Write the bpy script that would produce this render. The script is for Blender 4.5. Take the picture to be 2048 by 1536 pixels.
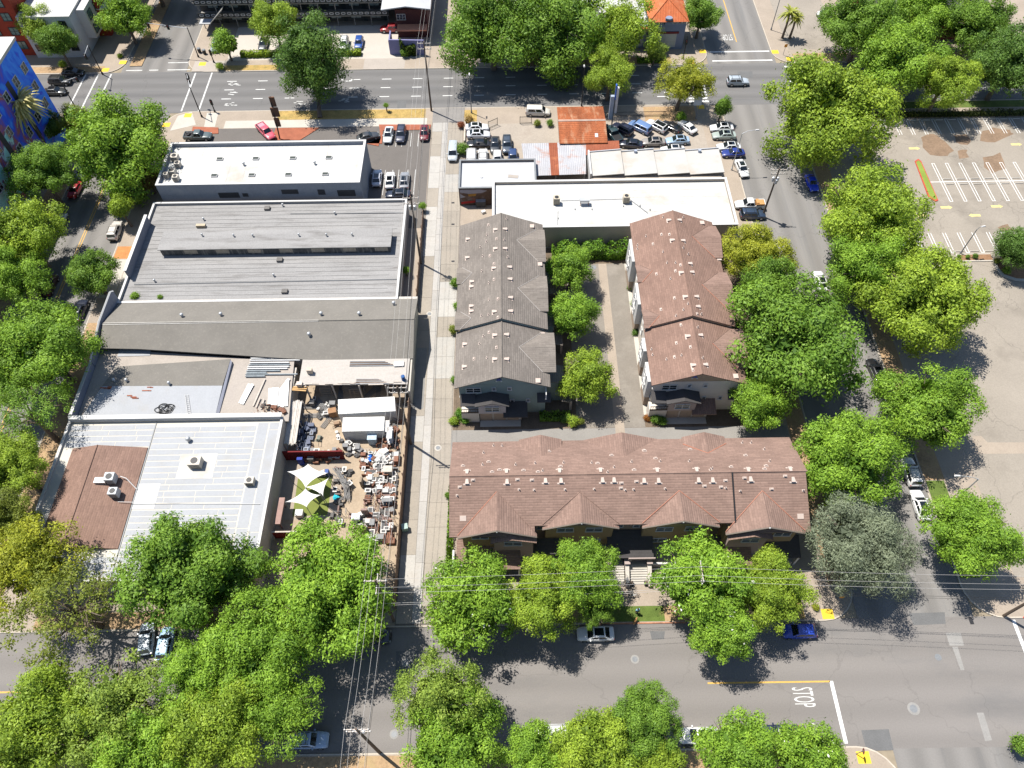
import bpy, math, random
import numpy as np
from mathutils import Matrix, Vector

SC = bpy.context.scene
for o in list(bpy.data.objects):
    bpy.data.objects.remove(o)
COL = SC.collection
R = math.radians

# ---------------------------------------------------------------- camera (drone, about 97 m up, looking down 56 degrees)
cam_d = bpy.data.cameras.new("camera")
cam_d.sensor_fit = 'HORIZONTAL'; cam_d.sensor_width = 36.0; cam_d.lens = 26.367
cam_d.clip_start = 1.0; cam_d.clip_end = 3000.0
cam = bpy.data.objects.new("camera", cam_d); COL.objects.link(cam)
p_, r_ = R(55.93), R(-0.85)
F_ = Vector((0, math.cos(p_), -math.sin(p_))); U_ = Vector((0, math.sin(p_), math.cos(p_))); X_ = Vector((1, 0, 0))
XR = math.cos(r_)*X_ + math.sin(r_)*U_; UR = -math.sin(r_)*X_ + math.cos(r_)*U_
cam.matrix_world = Matrix(((XR.x, UR.x, -F_.x, 0), (XR.y, UR.y, -F_.y, 0), (XR.z, UR.z, -F_.z, 97.0), (0, 0, 0, 1)))
SC.camera = cam

# ---------------------------------------------------------------- sky, sun, exposure
W = bpy.data.worlds.new("World"); SC.world = W; W.use_nodes = True
nt = W.node_tree; nt.nodes.clear()
sky = nt.nodes.new('ShaderNodeTexSky'); sky.sky_type = 'NISHITA'; sky.sun_disc = False
sky.sun_elevation = R(65); sky.sun_rotation = R(-54.4); sky.dust_density = 0.6; sky.ozone_density = 1.5
bg = nt.nodes.new('ShaderNodeBackground'); bg.inputs['Strength'].default_value = 0.092
wo = nt.nodes.new('ShaderNodeOutputWorld')
nt.links.new(sky.outputs[0], bg.inputs[0]); nt.links.new(bg.outputs[0], wo.inputs[0])
sun_d = bpy.data.lights.new("sun", 'SUN'); sun_d.energy = 5.0; sun_d.angle = R(0.5); sun_d.color = (1.0, 0.955, 0.88)
sun = bpy.data.objects.new("sun", sun_d); COL.objects.link(sun)
sun.rotation_euler = Vector((0.375, -0.268, -1.0)).to_track_quat('-Z', 'Y').to_euler()
sun.location = (-60, 60, 150)
SC.view_settings.view_transform = 'Standard'; SC.view_settings.look = 'None'
SC.view_settings.exposure = 0.75; SC.view_settings.gamma = 1.0
SC.view_settings.use_curve_mapping = False
SC.cycles.max_bounces = 5; SC.cycles.diffuse_bounces = 2; SC.cycles.glossy_bounces = 2; SC.cycles.transmission_bounces = 3

# ---------------------------------------------------------------- materials
MATS = {}
def mat(name, col=(0.5, 0.5, 0.5), rough=0.8, var=0.15, scale=0.6, fine=8.0, metal=0.0, bump=0.0, coat=0.0, spec=0.3,
        stain=None, stain_scale=0.15, stain_amt=0.0, stripe=None, objcol=False, stretch=None, crack=0.0, course=None, lanes=None):
    """procedural surface: base colour, two octaves of mottling, optional stain colour and ribs (stripe = (axis, period, depth))"""
    if name in MATS: return MATS[name]
    m = bpy.data.materials.new(name); MATS[name] = m; m.use_nodes = True
    n = m.node_tree.nodes; l = m.node_tree.links; n.clear()
    out = n.new('ShaderNodeOutputMaterial'); b = n.new('ShaderNodeBsdfPrincipled'); l.new(b.outputs[0], out.inputs[0])
    b.inputs['Roughness'].default_value = rough; b.inputs['Metallic'].default_value = metal
    b.inputs['Specular IOR Level'].default_value = spec; b.inputs['Coat Weight'].default_value = coat
    b.inputs['Coat Roughness'].default_value = 0.05
    geo = n.new('ShaderNodeNewGeometry'); vec = geo.outputs['Position']
    if stretch:
        mp = n.new('ShaderNodeMapping'); mp.inputs['Scale'].default_value = stretch; l.new(vec, mp.inputs[0]); vec2 = mp.outputs[0]
    else: vec2 = vec
    if objcol:
        oi = n.new('ShaderNodeObjectInfo'); base = oi.outputs['Color']
    else:
        rgb = n.new('ShaderNodeRGB'); rgb.outputs[0].default_value = (*col, 1); base = rgb.outputs[0]
    n1 = n.new('ShaderNodeTexNoise'); n1.inputs['Scale'].default_value = scale; n1.inputs['Detail'].default_value = 5; l.new(vec2, n1.inputs['Vector'])
    n2 = n.new('ShaderNodeTexNoise'); n2.inputs['Scale'].default_value = fine; n2.inputs['Detail'].default_value = 3; l.new(vec, n2.inputs['Vector'])
    ad = n.new('ShaderNodeMath'); ad.operation = 'ADD'; l.new(n1.outputs[0], ad.inputs[0]); l.new(n2.outputs[0], ad.inputs[1])
    mr = n.new('ShaderNodeMapRange'); mr.inputs[1].default_value = 0.65; mr.inputs[2].default_value = 1.35
    mr.inputs[3].default_value = (1-var)*0.79; mr.inputs[4].default_value = (1+var)*0.79; l.new(ad.outputs[0], mr.inputs[0])
    mx = n.new('ShaderNodeVectorMath'); mx.operation = 'SCALE'; l.new(base, mx.inputs[0]); l.new(mr.outputs[0], mx.inputs['Scale'])
    colr = mx.outputs[0]
    if stain:
        n3 = n.new('ShaderNodeTexNoise'); n3.inputs['Scale'].default_value = stain_scale; n3.inputs['Detail'].default_value = 6
        n3.inputs['Roughness'].default_value = 0.65; l.new(vec2, n3.inputs['Vector'])
        m3 = n.new('ShaderNodeMapRange'); m3.inputs[1].default_value = 0.52; m3.inputs[2].default_value = 0.72; m3.inputs[4].default_value = stain_amt
        l.new(n3.outputs[0], m3.inputs[0])
        mi = n.new('ShaderNodeMix'); mi.data_type = 'RGBA'; l.new(m3.outputs[0], mi.inputs[0]); l.new(colr, mi.inputs[6])
        mi.inputs[7].default_value = (stain[0]*0.79, stain[1]*0.79, stain[2]*0.79, 1); colr = mi.outputs[2]
    if crack:
        nd = n.new('ShaderNodeTexNoise'); nd.inputs['Scale'].default_value = 0.5; nd.inputs['Detail'].default_value = 4; l.new(vec, nd.inputs['Vector'])
        sv = n.new('ShaderNodeVectorMath'); sv.operation = 'SCALE'; sv.inputs['Scale'].default_value = 3.0; l.new(nd.outputs['Color'], sv.inputs[0])
        av = n.new('ShaderNodeVectorMath'); l.new(vec, av.inputs[0]); l.new(sv.outputs[0], av.inputs[1])
        vo = n.new('ShaderNodeTexVoronoi'); vo.feature = 'DISTANCE_TO_EDGE'; vo.inputs['Scale'].default_value = 0.075; l.new(av.outputs[0], vo.inputs['Vector'])
        mc = n.new('ShaderNodeMapRange'); mc.inputs[1].default_value = 0.0; mc.inputs[2].default_value = 0.007; mc.inputs[3].default_value = 1-crack; mc.inputs[4].default_value = 1.0; l.new(vo.outputs['Distance'], mc.inputs[0])
        cm = n.new('ShaderNodeVectorMath'); cm.operation = 'SCALE'; l.new(colr, cm.inputs[0]); l.new(mc.outputs[0], cm.inputs['Scale']); colr = cm.outputs[0]
    if lanes:
        wv2 = n.new('ShaderNodeTexWave'); wv2.wave_type = 'BANDS'; wv2.bands_direction = lanes[0]; wv2.inputs['Scale'].default_value = 0.314/lanes[1]; wv2.inputs['Phase Offset'].default_value = lanes[2]
        wv2.inputs['Distortion'].default_value = 1.2; wv2.inputs['Detail'].default_value = 2; wv2.inputs['Detail Scale'].default_value = 0.3; l.new(vec, wv2.inputs['Vector'])
        ml = n.new('ShaderNodeMapRange'); ml.inputs[3].default_value = 1-lanes[3]; ml.inputs[4].default_value = 1+lanes[3]*0.4; l.new(wv2.outputs['Fac'], ml.inputs[0])
        cm = n.new('ShaderNodeVectorMath'); cm.operation = 'SCALE'; l.new(colr, cm.inputs[0]); l.new(ml.outputs[0], cm.inputs['Scale']); colr = cm.outputs[0]
    if course:
        cx = n.new('ShaderNodeMapping'); l.new(vec, cx.inputs[0])
        if course == 'X': cx.inputs['Rotation'].default_value = (0, 0, R(90))
        bt = n.new('ShaderNodeTexBrick'); l.new(cx.outputs[0], bt.inputs['Vector']); bt.inputs['Scale'].default_value = 1.0; bt.inputs['Brick Width'].default_value = 1.0; bt.inputs['Row Height'].default_value = 0.3; bt.inputs['Mortar Size'].default_value = 0.03
        bt.inputs['Color1'].default_value = (1.1, 1.1, 1.1, 1); bt.inputs['Color2'].default_value = (0.88, 0.88, 0.88, 1); bt.inputs['Mortar'].default_value = (0.82, 0.82, 0.82, 1); bt.inputs['Bias'].default_value = 0.1
        cm = n.new('ShaderNodeVectorMath'); cm.operation = 'MULTIPLY'; l.new(colr, cm.inputs[0]); l.new(bt.outputs['Color'], cm.inputs[1]); colr = cm.outputs[0]
    l.new(colr, b.inputs['Base Color'])
    if bump or stripe:
        bp = n.new('ShaderNodeBump'); bp.inputs['Strength'].default_value = 1.0; bp.inputs['Distance'].default_value = bump or 0.05
        if stripe:
            wv = n.new('ShaderNodeTexWave'); wv.wave_type = 'BANDS'; wv.bands_direction = stripe[0]
            wv.inputs['Scale'].default_value = 0.314/stripe[1]; wv.inputs['Distortion'].default_value = 0
            l.new(vec, wv.inputs['Vector']); bp.inputs['Distance'].default_value = stripe[2]; l.new(wv.outputs['Fac'], bp.inputs['Height'])
        else: l.new(n2.outputs[0], bp.inputs['Height'])
        l.new(bp.outputs[0], b.inputs['Normal'])
    return m

def glass_mat(name, col=(0.02, 0.03, 0.035)):
    return mat(name, col, 0.06, 0.05, 2, 5, spec=0.8)

ASPH = mat('asphalt', (0.225, 0.208, 0.194), 0.92, 0.09, 0.10, 6, stain=(0.15, 0.148, 0.148), stain_scale=0.09, stain_amt=0.75, stretch=(0.35, 1, 1), bump=0.01, lanes=('Y', 3.6, 1.0, 0.07), crack=0.13)
ASPH2 = mat('asphalt_street', (0.178, 0.172, 0.168), 0.92, 0.09, 0.10, 6, stain=(0.125, 0.125, 0.128), stain_scale=0.35, stain_amt=0.75, stretch=(0.05, 1, 1), bump=0.01, lanes=('Y', 3.3, 2.0, 0.12), crack=0.13)
ASPH3 = mat('asphalt_side_street', (0.225, 0.213, 0.2), 0.92, 0.09, 0.10, 6, stain=(0.15, 0.15, 0.15), stain_scale=0.32, stain_amt=0.8, stretch=(1, 0.05, 1), bump=0.01, lanes=('X', 3.6, 0.5, 0.15), crack=0.13)
ASPHL = mat('asphalt_parking_lot', (0.315, 0.278, 0.232), 0.92, 0.13, 0.12, 5, stain=(0.20, 0.175, 0.145), stain_scale=0.11, stain_amt=0.75, bump=0.01, crack=0.24)
ASPHD = mat('asphalt_dark', (0.155, 0.14, 0.128), 0.92, 0.12, 0.3, 6, stain=(0.1, 0.09, 0.085), stain_scale=0.3, stain_amt=0.5, bump=0.01)
PATCH = mat('asphalt_patch', (0.15, 0.15, 0.15), 0.92, 0.14, 0.7, 6)
PATCHL = mat('asphalt_pale_patch', (0.29, 0.28, 0.265), 0.92, 0.12, 0.7, 6)
BROWN = mat('worn_brown_asphalt', (0.24, 0.165, 0.11), 0.95, 0.25, 0.4, 3)
CONC = mat('concrete', (0.36, 0.30, 0.24), 0.9, 0.12, 0.35, 5, stain=(0.32, 0.26, 0.2), stain_scale=0.3, stain_amt=0.45, bump=0.006)
CONCP = mat('concrete_pale', (0.50, 0.465, 0.41), 0.9, 0.08, 0.4, 5)
SLAB = mat('concrete_slab', objcol=True, rough=0.9, var=0.13, scale=0.5, fine=5, stain=(0.30, 0.25, 0.2), stain_scale=0.5, stain_amt=0.35, bump=0.006)
KERB = mat('kerb_concrete', (0.52, 0.46, 0.38), 0.9, 0.15, 0.8, 6)
DIRT = mat('dry_soil', (0.40, 0.27, 0.155), 0.97, 0.28, 0.5, 4, stain=(0.30, 0.25, 0.11), stain_scale=0.5, stain_amt=0.7, bump=0.03)
YARD = mat('yard_dirt', (0.40, 0.315, 0.225), 0.97, 0.16, 0.4, 4, stain=(0.34, 0.25, 0.17), stain_scale=0.35, stain_amt=0.6, bump=0.02)
GRASS = mat('lawn', (0.105, 0.155, 0.03), 0.95, 0.3, 0.8, 7, stain=(0.25, 0.2, 0.07), stain_scale=0.5, stain_amt=0.6, bump=0.05)
DRYG = mat('dry_grass', (0.42, 0.29, 0.10), 0.95, 0.35, 0.9, 6, stain=(0.2, 0.19, 0.06), stain_scale=0.6, stain_amt=0.7, bump=0.06)
TURF = mat('artificial_turf', (0.17, 0.2, 0.045), 0.9, 0.1, 0.5, 6)
EARTH = mat('earth', (0.3, 0.25, 0.18), 0.95, 0.2, 0.05, 1)
WPAINT = mat('white_road_paint', (0.78, 0.78, 0.76), 0.7, 0.12, 1.0, 6, stain=(0.4, 0.4, 0.39), stain_scale=1.2, stain_amt=0.5)
WPAINTW = mat('worn_white_road_paint', (0.6, 0.6, 0.58), 0.8, 0.2, 1.0, 6, stain=(0.28, 0.27, 0.26), stain_scale=1.6, stain_amt=0.9)
YPAINT = mat('yellow_road_paint', (0.62, 0.38, 0.09), 0.7, 0.15, 1.0, 6)
YPALE = mat('faded_yellow_paint', (0.66, 0.56, 0.24), 0.7, 0.15, 1.0, 6)
TACT = mat('tactile_yellow', (0.85, 0.55, 0.04), 0.7, 0.1, 1.0, 14)
REDP = mat('red_kerb_paint', (0.5, 0.08, 0.05), 0.7, 0.25, 1.0, 6)
BRICK = mat('brick_paving', (0.34, 0.115, 0.065), 0.9, 0.25, 1.0, 9)
WHITE = mat('white_paint', (0.60, 0.59, 0.575), 0.6, 0.05, 0.5, 4)
TRIMW = mat('white_trim', (0.62, 0.61, 0.595), 0.5, 0.04, 0.5, 4)
ROOFW = mat('white_roof_coating', (0.55, 0.545, 0.525), 0.75, 0.05, 0.25, 3, stain=(0.40, 0.35, 0.28), stain_scale=0.13, stain_amt=0.75)
ROOFLG = mat('pale_grey_roof', (0.47, 0.48, 0.50), 0.8, 0.06, 0.4, 4, stain=(0.42, 0.39, 0.35), stain_scale=0.25, stain_amt=0.6)
ROOFG = mat('grey_rolled_roof', (0.30, 0.292, 0.285), 0.85, 0.18, 0.25, 5, stain=(0.15, 0.14, 0.13), stain_scale=0.55, stain_amt=0.8, stretch=(0.25, 1.6, 1))
ROOFO = mat('olive_composition_roof', (0.205, 0.19, 0.168), 0.95, 0.13, 0.35, 12, stain=(0.30, 0.275, 0.235), stain_scale=2.5, stain_amt=0.5, bump=0.01)
ROOFS = mat('blue_grey_sheet_roof', (0.375, 0.386, 0.405), 0.8, 0.06, 0.5, 4, stain=(0.36, 0.34, 0.31), stain_scale=0.3, stain_amt=0.5)
ROOFT = mat('tan_roof', (0.40, 0.355, 0.31), 0.9, 0.12, 0.4, 4, stain=(0.34, 0.3, 0.27), stain_scale=0.4, stain_amt=0.6)
def shingle(name, c1, c2, axis):
    m = mat(name, c1, 0.95, 0.16, 0.3, 4, stain=c2, stain_scale=0.35, stain_amt=0.6, stripe=(axis, 0.3, 0.02), course=axis)
    return m
SHBRY = shingle('brown_shingle', (0.27, 0.178, 0.142), (0.205, 0.132, 0.105), 'Y')
SHBRX = shingle('brown_shingle_cross', (0.27, 0.178, 0.142), (0.205, 0.132, 0.105), 'X')
SHGRX = shingle('grey_shingle', (0.215, 0.188, 0.165), (0.17, 0.148, 0.13), 'X')
SHGRY = shingle('grey_shingle_cross', (0.235, 0.205, 0.178), (0.185, 0.16, 0.14), 'Y')
SHBRN = shingle('red_brown_shingle', (0.262, 0.165, 0.128), (0.205, 0.127, 0.1), 'X')
VALLEY = mat('copper_flashing', (0.46, 0.19, 0.12), 0.6, 0.1, 1, 4)
VENT = mat('vent_paint', (0.54, 0.44, 0.38), 0.6, 0.06, 1, 5)
DUCT = mat('galvanised_metal', (0.55, 0.56, 0.57), 0.45, 0.12, 1, 5, metal=0.4)
DARKM = mat('dark_metal', (0.03, 0.03, 0.033), 0.5, 0.2, 1, 5)
MIDM = mat('grey_metal', (0.22, 0.23, 0.24), 0.5, 0.15, 1, 5)
WOODP = mat('weathered_pole_wood', (0.14, 0.105, 0.08), 0.95, 0.25, 0.8, 6, stretch=(4, 4, 0.5))
WOODF = mat('fence_wood', (0.25, 0.17, 0.125), 0.95, 0.25, 0.8, 6)
WOODB = mat('bleached_boards', (0.52, 0.46, 0.40), 0.95, 0.2, 0.8, 6)
RUST = mat('rusted_sheet_metal', (0.33, 0.10, 0.038), 0.85, 0.45, 0.35, 4, stain=(0.50, 0.31, 0.19), stain_scale=0.45, stain_amt=0.9, stripe=('Y', 0.35, 0.03), stretch=(2, 0.5, 1))
RUSTX = mat('rusted_red_sheet_metal', (0.30, 0.09, 0.045), 0.85, 0.25, 0.5, 5, stain=(0.55, 0.22, 0.1), stain_scale=0.35, stain_amt=0.8, stripe=('X', 0.3, 0.03))
CORRW = mat('pale_corrugated_metal', (0.44, 0.44, 0.46), 0.6, 0.12, 0.5, 5, stain=(0.42, 0.17, 0.08), stain_scale=0.4, stain_amt=0.8, stripe=('X', 0.35, 0.04))
BARK = mat('bark', (0.17, 0.13, 0.10), 0.95, 0.3, 2.0, 8)
BARKL = mat('pale_bark', (0.33, 0.28, 0.22), 0.95, 0.3, 2.0, 8)
GLASS = glass_mat('window_glass')
BLIND = mat('window_blinds', (0.45, 0.48, 0.45), 0.5, 0.08, 1, 4, spec=0.5)
TYRE = mat('tyre_rubber', (0.02, 0.02, 0.02), 0.9, 0.1, 3, 8)
RIM = mat('alloy_rim', (0.5, 0.5, 0.5), 0.35, 0.1, 3, 8, metal=0.7)
PAINT = mat('car_paint', objcol=True, rough=0.35, var=0.02, scale=0.5, fine=3, coat=0.8, spec=0.5)
CGLASS = glass_mat('car_glass', (0.012, 0.016, 0.02))
TRIMB = mat('black_trim', (0.018, 0.018, 0.02), 0.6, 0.1, 2, 5)
HLAMP = mat('headlamp_lens', (0.7, 0.72, 0.75), 0.15, 0.05, 2, 5, spec=0.8)
TLAMP = mat('taillamp_lens', (0.4, 0.015, 0.012), 0.2, 0.05, 2, 5, spec=0.8)
OBJC = mat('painted_surface', objcol=True, rough=0.65, var=0.12, scale=1.2, fine=7)
OBJW = mat('worn_surface', objcol=True, rough=0.85, var=0.25, scale=1.5, fine=8, stain=(0.2, 0.13, 0.08), stain_scale=1.5, stain_amt=0.35)
CLOTH = mat('shade_sail_cloth', (0.72, 0.70, 0.67), 0.9, 0.04, 1, 6)
INS = mat('porcelain_insulator', (0.6, 0.6, 0.58), 0.3, 0.05, 1, 5)
WIRE = mat('aluminium_wire', (0.48, 0.46, 0.44), 0.5, 0.05, 1, 5)
CABLE = mat('black_cable', (0.02, 0.02, 0.02), 0.7, 0.05, 1, 5)
SKIN = mat('skin', (0.4, 0.24, 0.17), 0.6, 0.08, 3, 9)

def leaf_mat(name, spread=0.5, trans=0.26):
    m = bpy.data.materials.new(name); m.use_nodes = True
    n = m.node_tree.nodes; l = m.node_tree.links; n.clear()
    out = n.new('ShaderNodeOutputMaterial')
    oi = n.new('ShaderNodeObjectInfo'); at = n.new('ShaderNodeAttribute'); at.attribute_name = 'tint'
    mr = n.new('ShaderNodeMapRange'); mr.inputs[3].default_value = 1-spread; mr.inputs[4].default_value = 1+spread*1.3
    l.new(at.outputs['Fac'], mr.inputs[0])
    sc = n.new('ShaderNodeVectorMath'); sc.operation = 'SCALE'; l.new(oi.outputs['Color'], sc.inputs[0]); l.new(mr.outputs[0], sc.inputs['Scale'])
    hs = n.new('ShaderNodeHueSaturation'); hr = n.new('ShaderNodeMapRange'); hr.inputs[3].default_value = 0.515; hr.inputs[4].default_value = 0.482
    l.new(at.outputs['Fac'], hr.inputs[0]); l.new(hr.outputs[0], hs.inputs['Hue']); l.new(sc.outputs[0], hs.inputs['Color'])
    b = n.new('ShaderNodeBsdfPrincipled'); b.inputs['Roughness'].default_value = 0.55; b.inputs['Specular IOR Level'].default_value = 0.25
    l.new(hs.outputs[0], b.inputs['Base Color'])
    t = n.new('ShaderNodeBsdfTranslucent'); g = n.new('ShaderNodeVectorMath'); g.operation = 'MULTIPLY'; g.inputs[1].default_value = (1.35, 1.25, 0.5)
    l.new(hs.outputs[0], g.inputs[0]); l.new(g.outputs[0], t.inputs['Color'])
    mi = n.new('ShaderNodeMixShader'); mi.inputs[0].default_value = trans
    l.new(b.outputs[0], mi.inputs[1]); l.new(t.outputs[0], mi.inputs[2]); l.new(mi.outputs[0], out.inputs[0])
    return m
LEAF = leaf_mat('foliage'); PETAL = mat('white_petals', (0.8, 0.78, 0.7), 0.6, 0.05, 2, 8)

# ---------------------------------------------------------------- mesh helpers
class MB:
    def __init__(s): s.v = []; s.f = []; s.m = []
    def add(s, vs, fs, mi=0):
        k = len(s.v); s.v += [tuple(v) for v in vs]
        for f in fs: s.f.append([i+k for i in f]); s.m.append(mi)
        return s
    def box(s, c, d, rz=0.0, mi=0, tap=1.0):
        x, y, z = c; a, b, h = d[0]/2, d[1]/2, d[2]/2; ca, sa = math.cos(rz), math.sin(rz); vs = []
        for k, zz in ((1.0, -h), (tap, h)):
            for i, j in ((-1, -1), (1, -1), (1, 1), (-1, 1)):
                px, py = i*a*k, j*b*k; vs.append((x+px*ca-py*sa, y+px*sa+py*ca, z+zz))
        return s.add(vs, [(3, 2, 1, 0), (4, 5, 6, 7), (0, 1, 5, 4), (1, 2, 6, 5), (2, 3, 7, 6), (3, 0, 4, 7)], mi)
    def b2(s, x0, x1, y0, y1, z0, z1, mi=0):
        return s.box(((x0+x1)/2, (y0+y1)/2, (z0+z1)/2), (x1-x0, y1-y0, z1-z0), 0, mi)
    def prism(s, poly, z0, z1, mi=0):
        n = len(poly)
        a = sum(poly[i][0]*poly[(i+1) % n][1]-poly[(i+1) % n][0]*poly[i][1] for i in range(n))
        if a < 0: poly = poly[::-1]
        vs = [(p[0], p[1], z0) for p in poly]+[(p[0], p[1], z1) for p in poly]
        return s.add(vs, [tuple(range(n-1, -1, -1)), tuple(range(n, 2*n))]+[(i, (i+1) % n, n+(i+1) % n, n+i) for i in range(n)], mi)
    def sheet(s, poly, z, mi=0):
        n = len(poly)
        a = sum(poly[i][0]*poly[(i+1) % n][1]-poly[(i+1) % n][0]*poly[i][1] for i in range(n))
        if a < 0: poly = poly[::-1]
        return s.add([(p[0], p[1], z) for p in poly], [tuple(range(n))], mi)
    def slab(s, pts, t, mi=0):
        n = len(pts)
        a = sum(pts[i][0]*pts[(i+1) % n][1]-pts[(i+1) % n][0]*pts[i][1] for i in range(n))
        if a < 0: pts = pts[::-1]
        vs = [(p[0], p[1], p[2]-t) for p in pts]+[tuple(p) for p in pts]
        return s.add(vs, [tuple(range(n-1, -1, -1)), tuple(range(n, 2*n))]+[(i, (i+1) % n, n+(i+1) % n, n+i) for i in range(n)], mi)
    def cyl(s, c, r, h, n=12, r2=None, mi=0):
        r2 = r if r2 is None else r2; x, y, z = c; vs = []
        for rr, zz in ((r, z), (r2, z+h)):
            vs += [(x+rr*math.cos(2*math.pi*i/n), y+rr*math.sin(2*math.pi*i/n), zz) for i in range(n)]
        return s.add(vs, [tuple(range(n-1, -1, -1)), tuple(range(n, 2*n))]+[(i, (i+1) % n, n+(i+1) % n, n+i) for i in range(n)], mi)
    def tube(s, pts, r, n=6, mi=0):
        P = [Vector(p) for p in pts]; k = len(P); rs = r if isinstance(r, (list, tuple)) else [r]*k; vs = []
        for i in range(k):
            d = (P[min(i+1, k-1)]-P[max(i-1, 0)]).normalized()
            a = d.cross(Vector((0, 0, 1)) if abs(d.z) < 0.95 else Vector((1, 0, 0))).normalized(); b = d.cross(a)
            for j in range(n):
                t = 2*math.pi*j/n; vs.append(P[i]+rs[i]*(math.cos(t)*a+math.sin(t)*b))
        fs = [tuple(range(n)), tuple(range(n*k-1, n*(k-1)-1, -1))]
        for i in range(k-1):
            for j in range(n): fs.append((i*n+j, i*n+n+j, i*n+n+(j+1) % n, i*n+(j+1) % n))
        return s.add(vs, fs, mi)
    def ball(s, c, r, n=10, m=6, mi=0, zs=1.0, rnd=None, jit=0.0):
        vs = [(c[0], c[1], c[2]-r*zs)]
        for i in range(1, m):
            t = math.pi*i/m-math.pi/2
            for j in range(n):
                q = r*(1+(rnd.uniform(-jit, jit) if rnd else 0)); a = 2*math.pi*j/n
                vs.append((c[0]+q*math.cos(t)*math.cos(a), c[1]+q*math.cos(t)*math.sin(a), c[2]+q*zs*math.sin(t)))
        vs.append((c[0], c[1], c[2]+r*zs)); L = len(vs)-1; fs = []
        for j in range(n): fs.append((0, 1+(j+1) % n, 1+j)); fs.append((L, L-n+j, L-n+(j+1) % n))
        for i in range(m-2):
            for j in range(n): fs.append((1+i*n+j, 1+i*n+(j+1) % n, 1+(i+1)*n+(j+1) % n, 1+(i+1)*n+j))
        return s.add(vs, fs, mi)
    def mesh(s, name, mats, org=(0, 0, 0), smooth=0):
        me = bpy.data.meshes.new(name)
        me.from_pydata([(v[0]-org[0], v[1]-org[1], v[2]-org[2]) for v in s.v], [], s.f)
        for m in (mats if isinstance(mats, (list, tuple)) else [mats]): me.materials.append(m)
        me.polygons.foreach_set('material_index', s.m)
        if smooth:
            me.polygons.foreach_set('use_smooth', [True]*len(s.f)); me.set_sharp_from_angle(angle=R(smooth))
        me.update(); return me

def wl(o):
    v = Vector((0, 0, 0))
    while o is not None: v = v+o.location; o = o.parent
    return v
def link(name, data, parent=None, loc=(0, 0, 0), rz=0.0, color=None, scale=None):
    o = bpy.data.objects.new(name, data); COL.objects.link(o); o.location = loc; o.rotation_euler = (0, 0, rz)
    if parent is not None: o.parent = parent
    if color: o.color = (*color[:3], 1)
    if scale: o.scale = scale
    return o
def tag(o, label=None, cat=None, group=None, kind=None):
    if label: o['label'] = label
    if cat: o['category'] = cat
    if group: o['group'] = group
    if kind: o['kind'] = kind
    return o
def thing(name, label, cat, loc=(0, 0, 0), rz=0.0, group=None):
    return tag(link(name, None, None, loc, rz), label, cat, group)
def part(name, mb, mats, parent, smooth=0, color=None, label=None):
    """mb holds world coordinates; parent chain must be unrotated"""
    o = link(name, mb.mesh(name, mats, wl(parent), smooth), parent, (0, 0, 0), 0, color)
    if label: o['label'] = label
    return o
def solo(name, mb, mats, label, cat, group=None, smooth=0, color=None, loc=(0, 0, 0)):
    return tag(link(name, mb.mesh(name, mats, loc, smooth), None, loc, 0, color), label, cat, group)
def struct(name, mb, mats, parent=None, smooth=0, color=None):
    o = link(name, mb.mesh(name, mats, wl(parent) if parent else (0, 0, 0), smooth), parent, (0, 0, 0), 0, color)
    if parent is None: o['kind'] = 'structure'
    return o
def copy_tree(o, parent=None, color=None):
    c = o.copy(); COL.objects.link(c); c.parent = parent
    if color: c.color = (*color, 1)
    for ch in o.children: copy_tree(ch, c, color)
    return c
def rect(x0, x1, y0, y1): return [(x0, y0), (x1, y0), (x1, y1), (x0, y1)]
def rrect(x0, x1, y0, y1, r, n=6):
    pts = []
    for cx, cy, a0 in ((x1-r, y1-r, 0), (x0+r, y1-r, 90), (x0+r, y0+r, 180), (x1-r, y0+r, 270)):
        for i in range(n+1):
            a = R(a0+90*i/n); pts.append((cx+r*math.cos(a), cy+r*math.sin(a)))
    return pts

# ================================================================ THE SETTING
XL0, XL1, XR0, XR1 = -84.2, -70.5, 44.2, 58.5          # kerb lines of the two side streets
YB0, YB1, YT0, YT1 = 13.6, 28.2, 135.1, 149.0           # kerb lines of the near street and the avenue
g0 = MB(); g0.sheet(rect(-1500, 1500, -600, 2500), -0.03); struct('ground', g0, EARTH)
s = MB(); s.sheet(rect(-400, 400, YT0-0.3, YT1+0.3), 0.0); avenue = struct('avenue_road', s, ASPH2)
s = MB(); s.sheet(rect(-400, 400, YB0-0.3, YB1+0.3), 0.004); near_road = struct('near_road', s, ASPH)
s = MB()
for a, b in ((-200, YB0-0.3), (YB1+0.3, YT0-0.3), (YT1+0.3, 400)): s.sheet(rect(XL0-0.3, XL1+0.3, a, b), 0.002)
west_road = struct('left_side_road', s, ASPH3)
s = MB()
for a, b in ((-200, YB0-0.3), (YB1+0.3, YT0-0.3), (YT1+0.3, 400)): s.sheet(rect(XR0-0.3, XR1+0.3, a, b), 0.002)
east_road = struct('right_side_road', s, ASPH3)
PADZ = 0.13
def pad(x0, x1, y0, y1, r=4.5):
    p = rrect(x0, x1, y0, y1, r); q = rrect(x0+0.16, x1-0.16, y0+0.16, y1-0.16, r-0.16)
    m = MB(); m.prism(q, -0.02, PADZ-0.006); o = struct('sidewalk', m, CONC)
    k = MB(); n = len(p); vs = [(a, b, z) for z in (0.0, PADZ) for a, b in p]+[(a, b, PADZ) for a, b in q]+[(a, b, 0.0) for a, b in q]
    fs = []
    for i in range(n):
        j = (i+1) % n
        fs += [(i, j, n+j, n+i), (n+i, n+j, 2*n+j, 2*n+i), (2*n+i, 2*n+j, 3*n+j, 3*n+i)]
    k.add(vs, fs); struct('kerb', k, KERB, o); return o
main_pad = pad(XL1, XR0, YB1, YT0)
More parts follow.
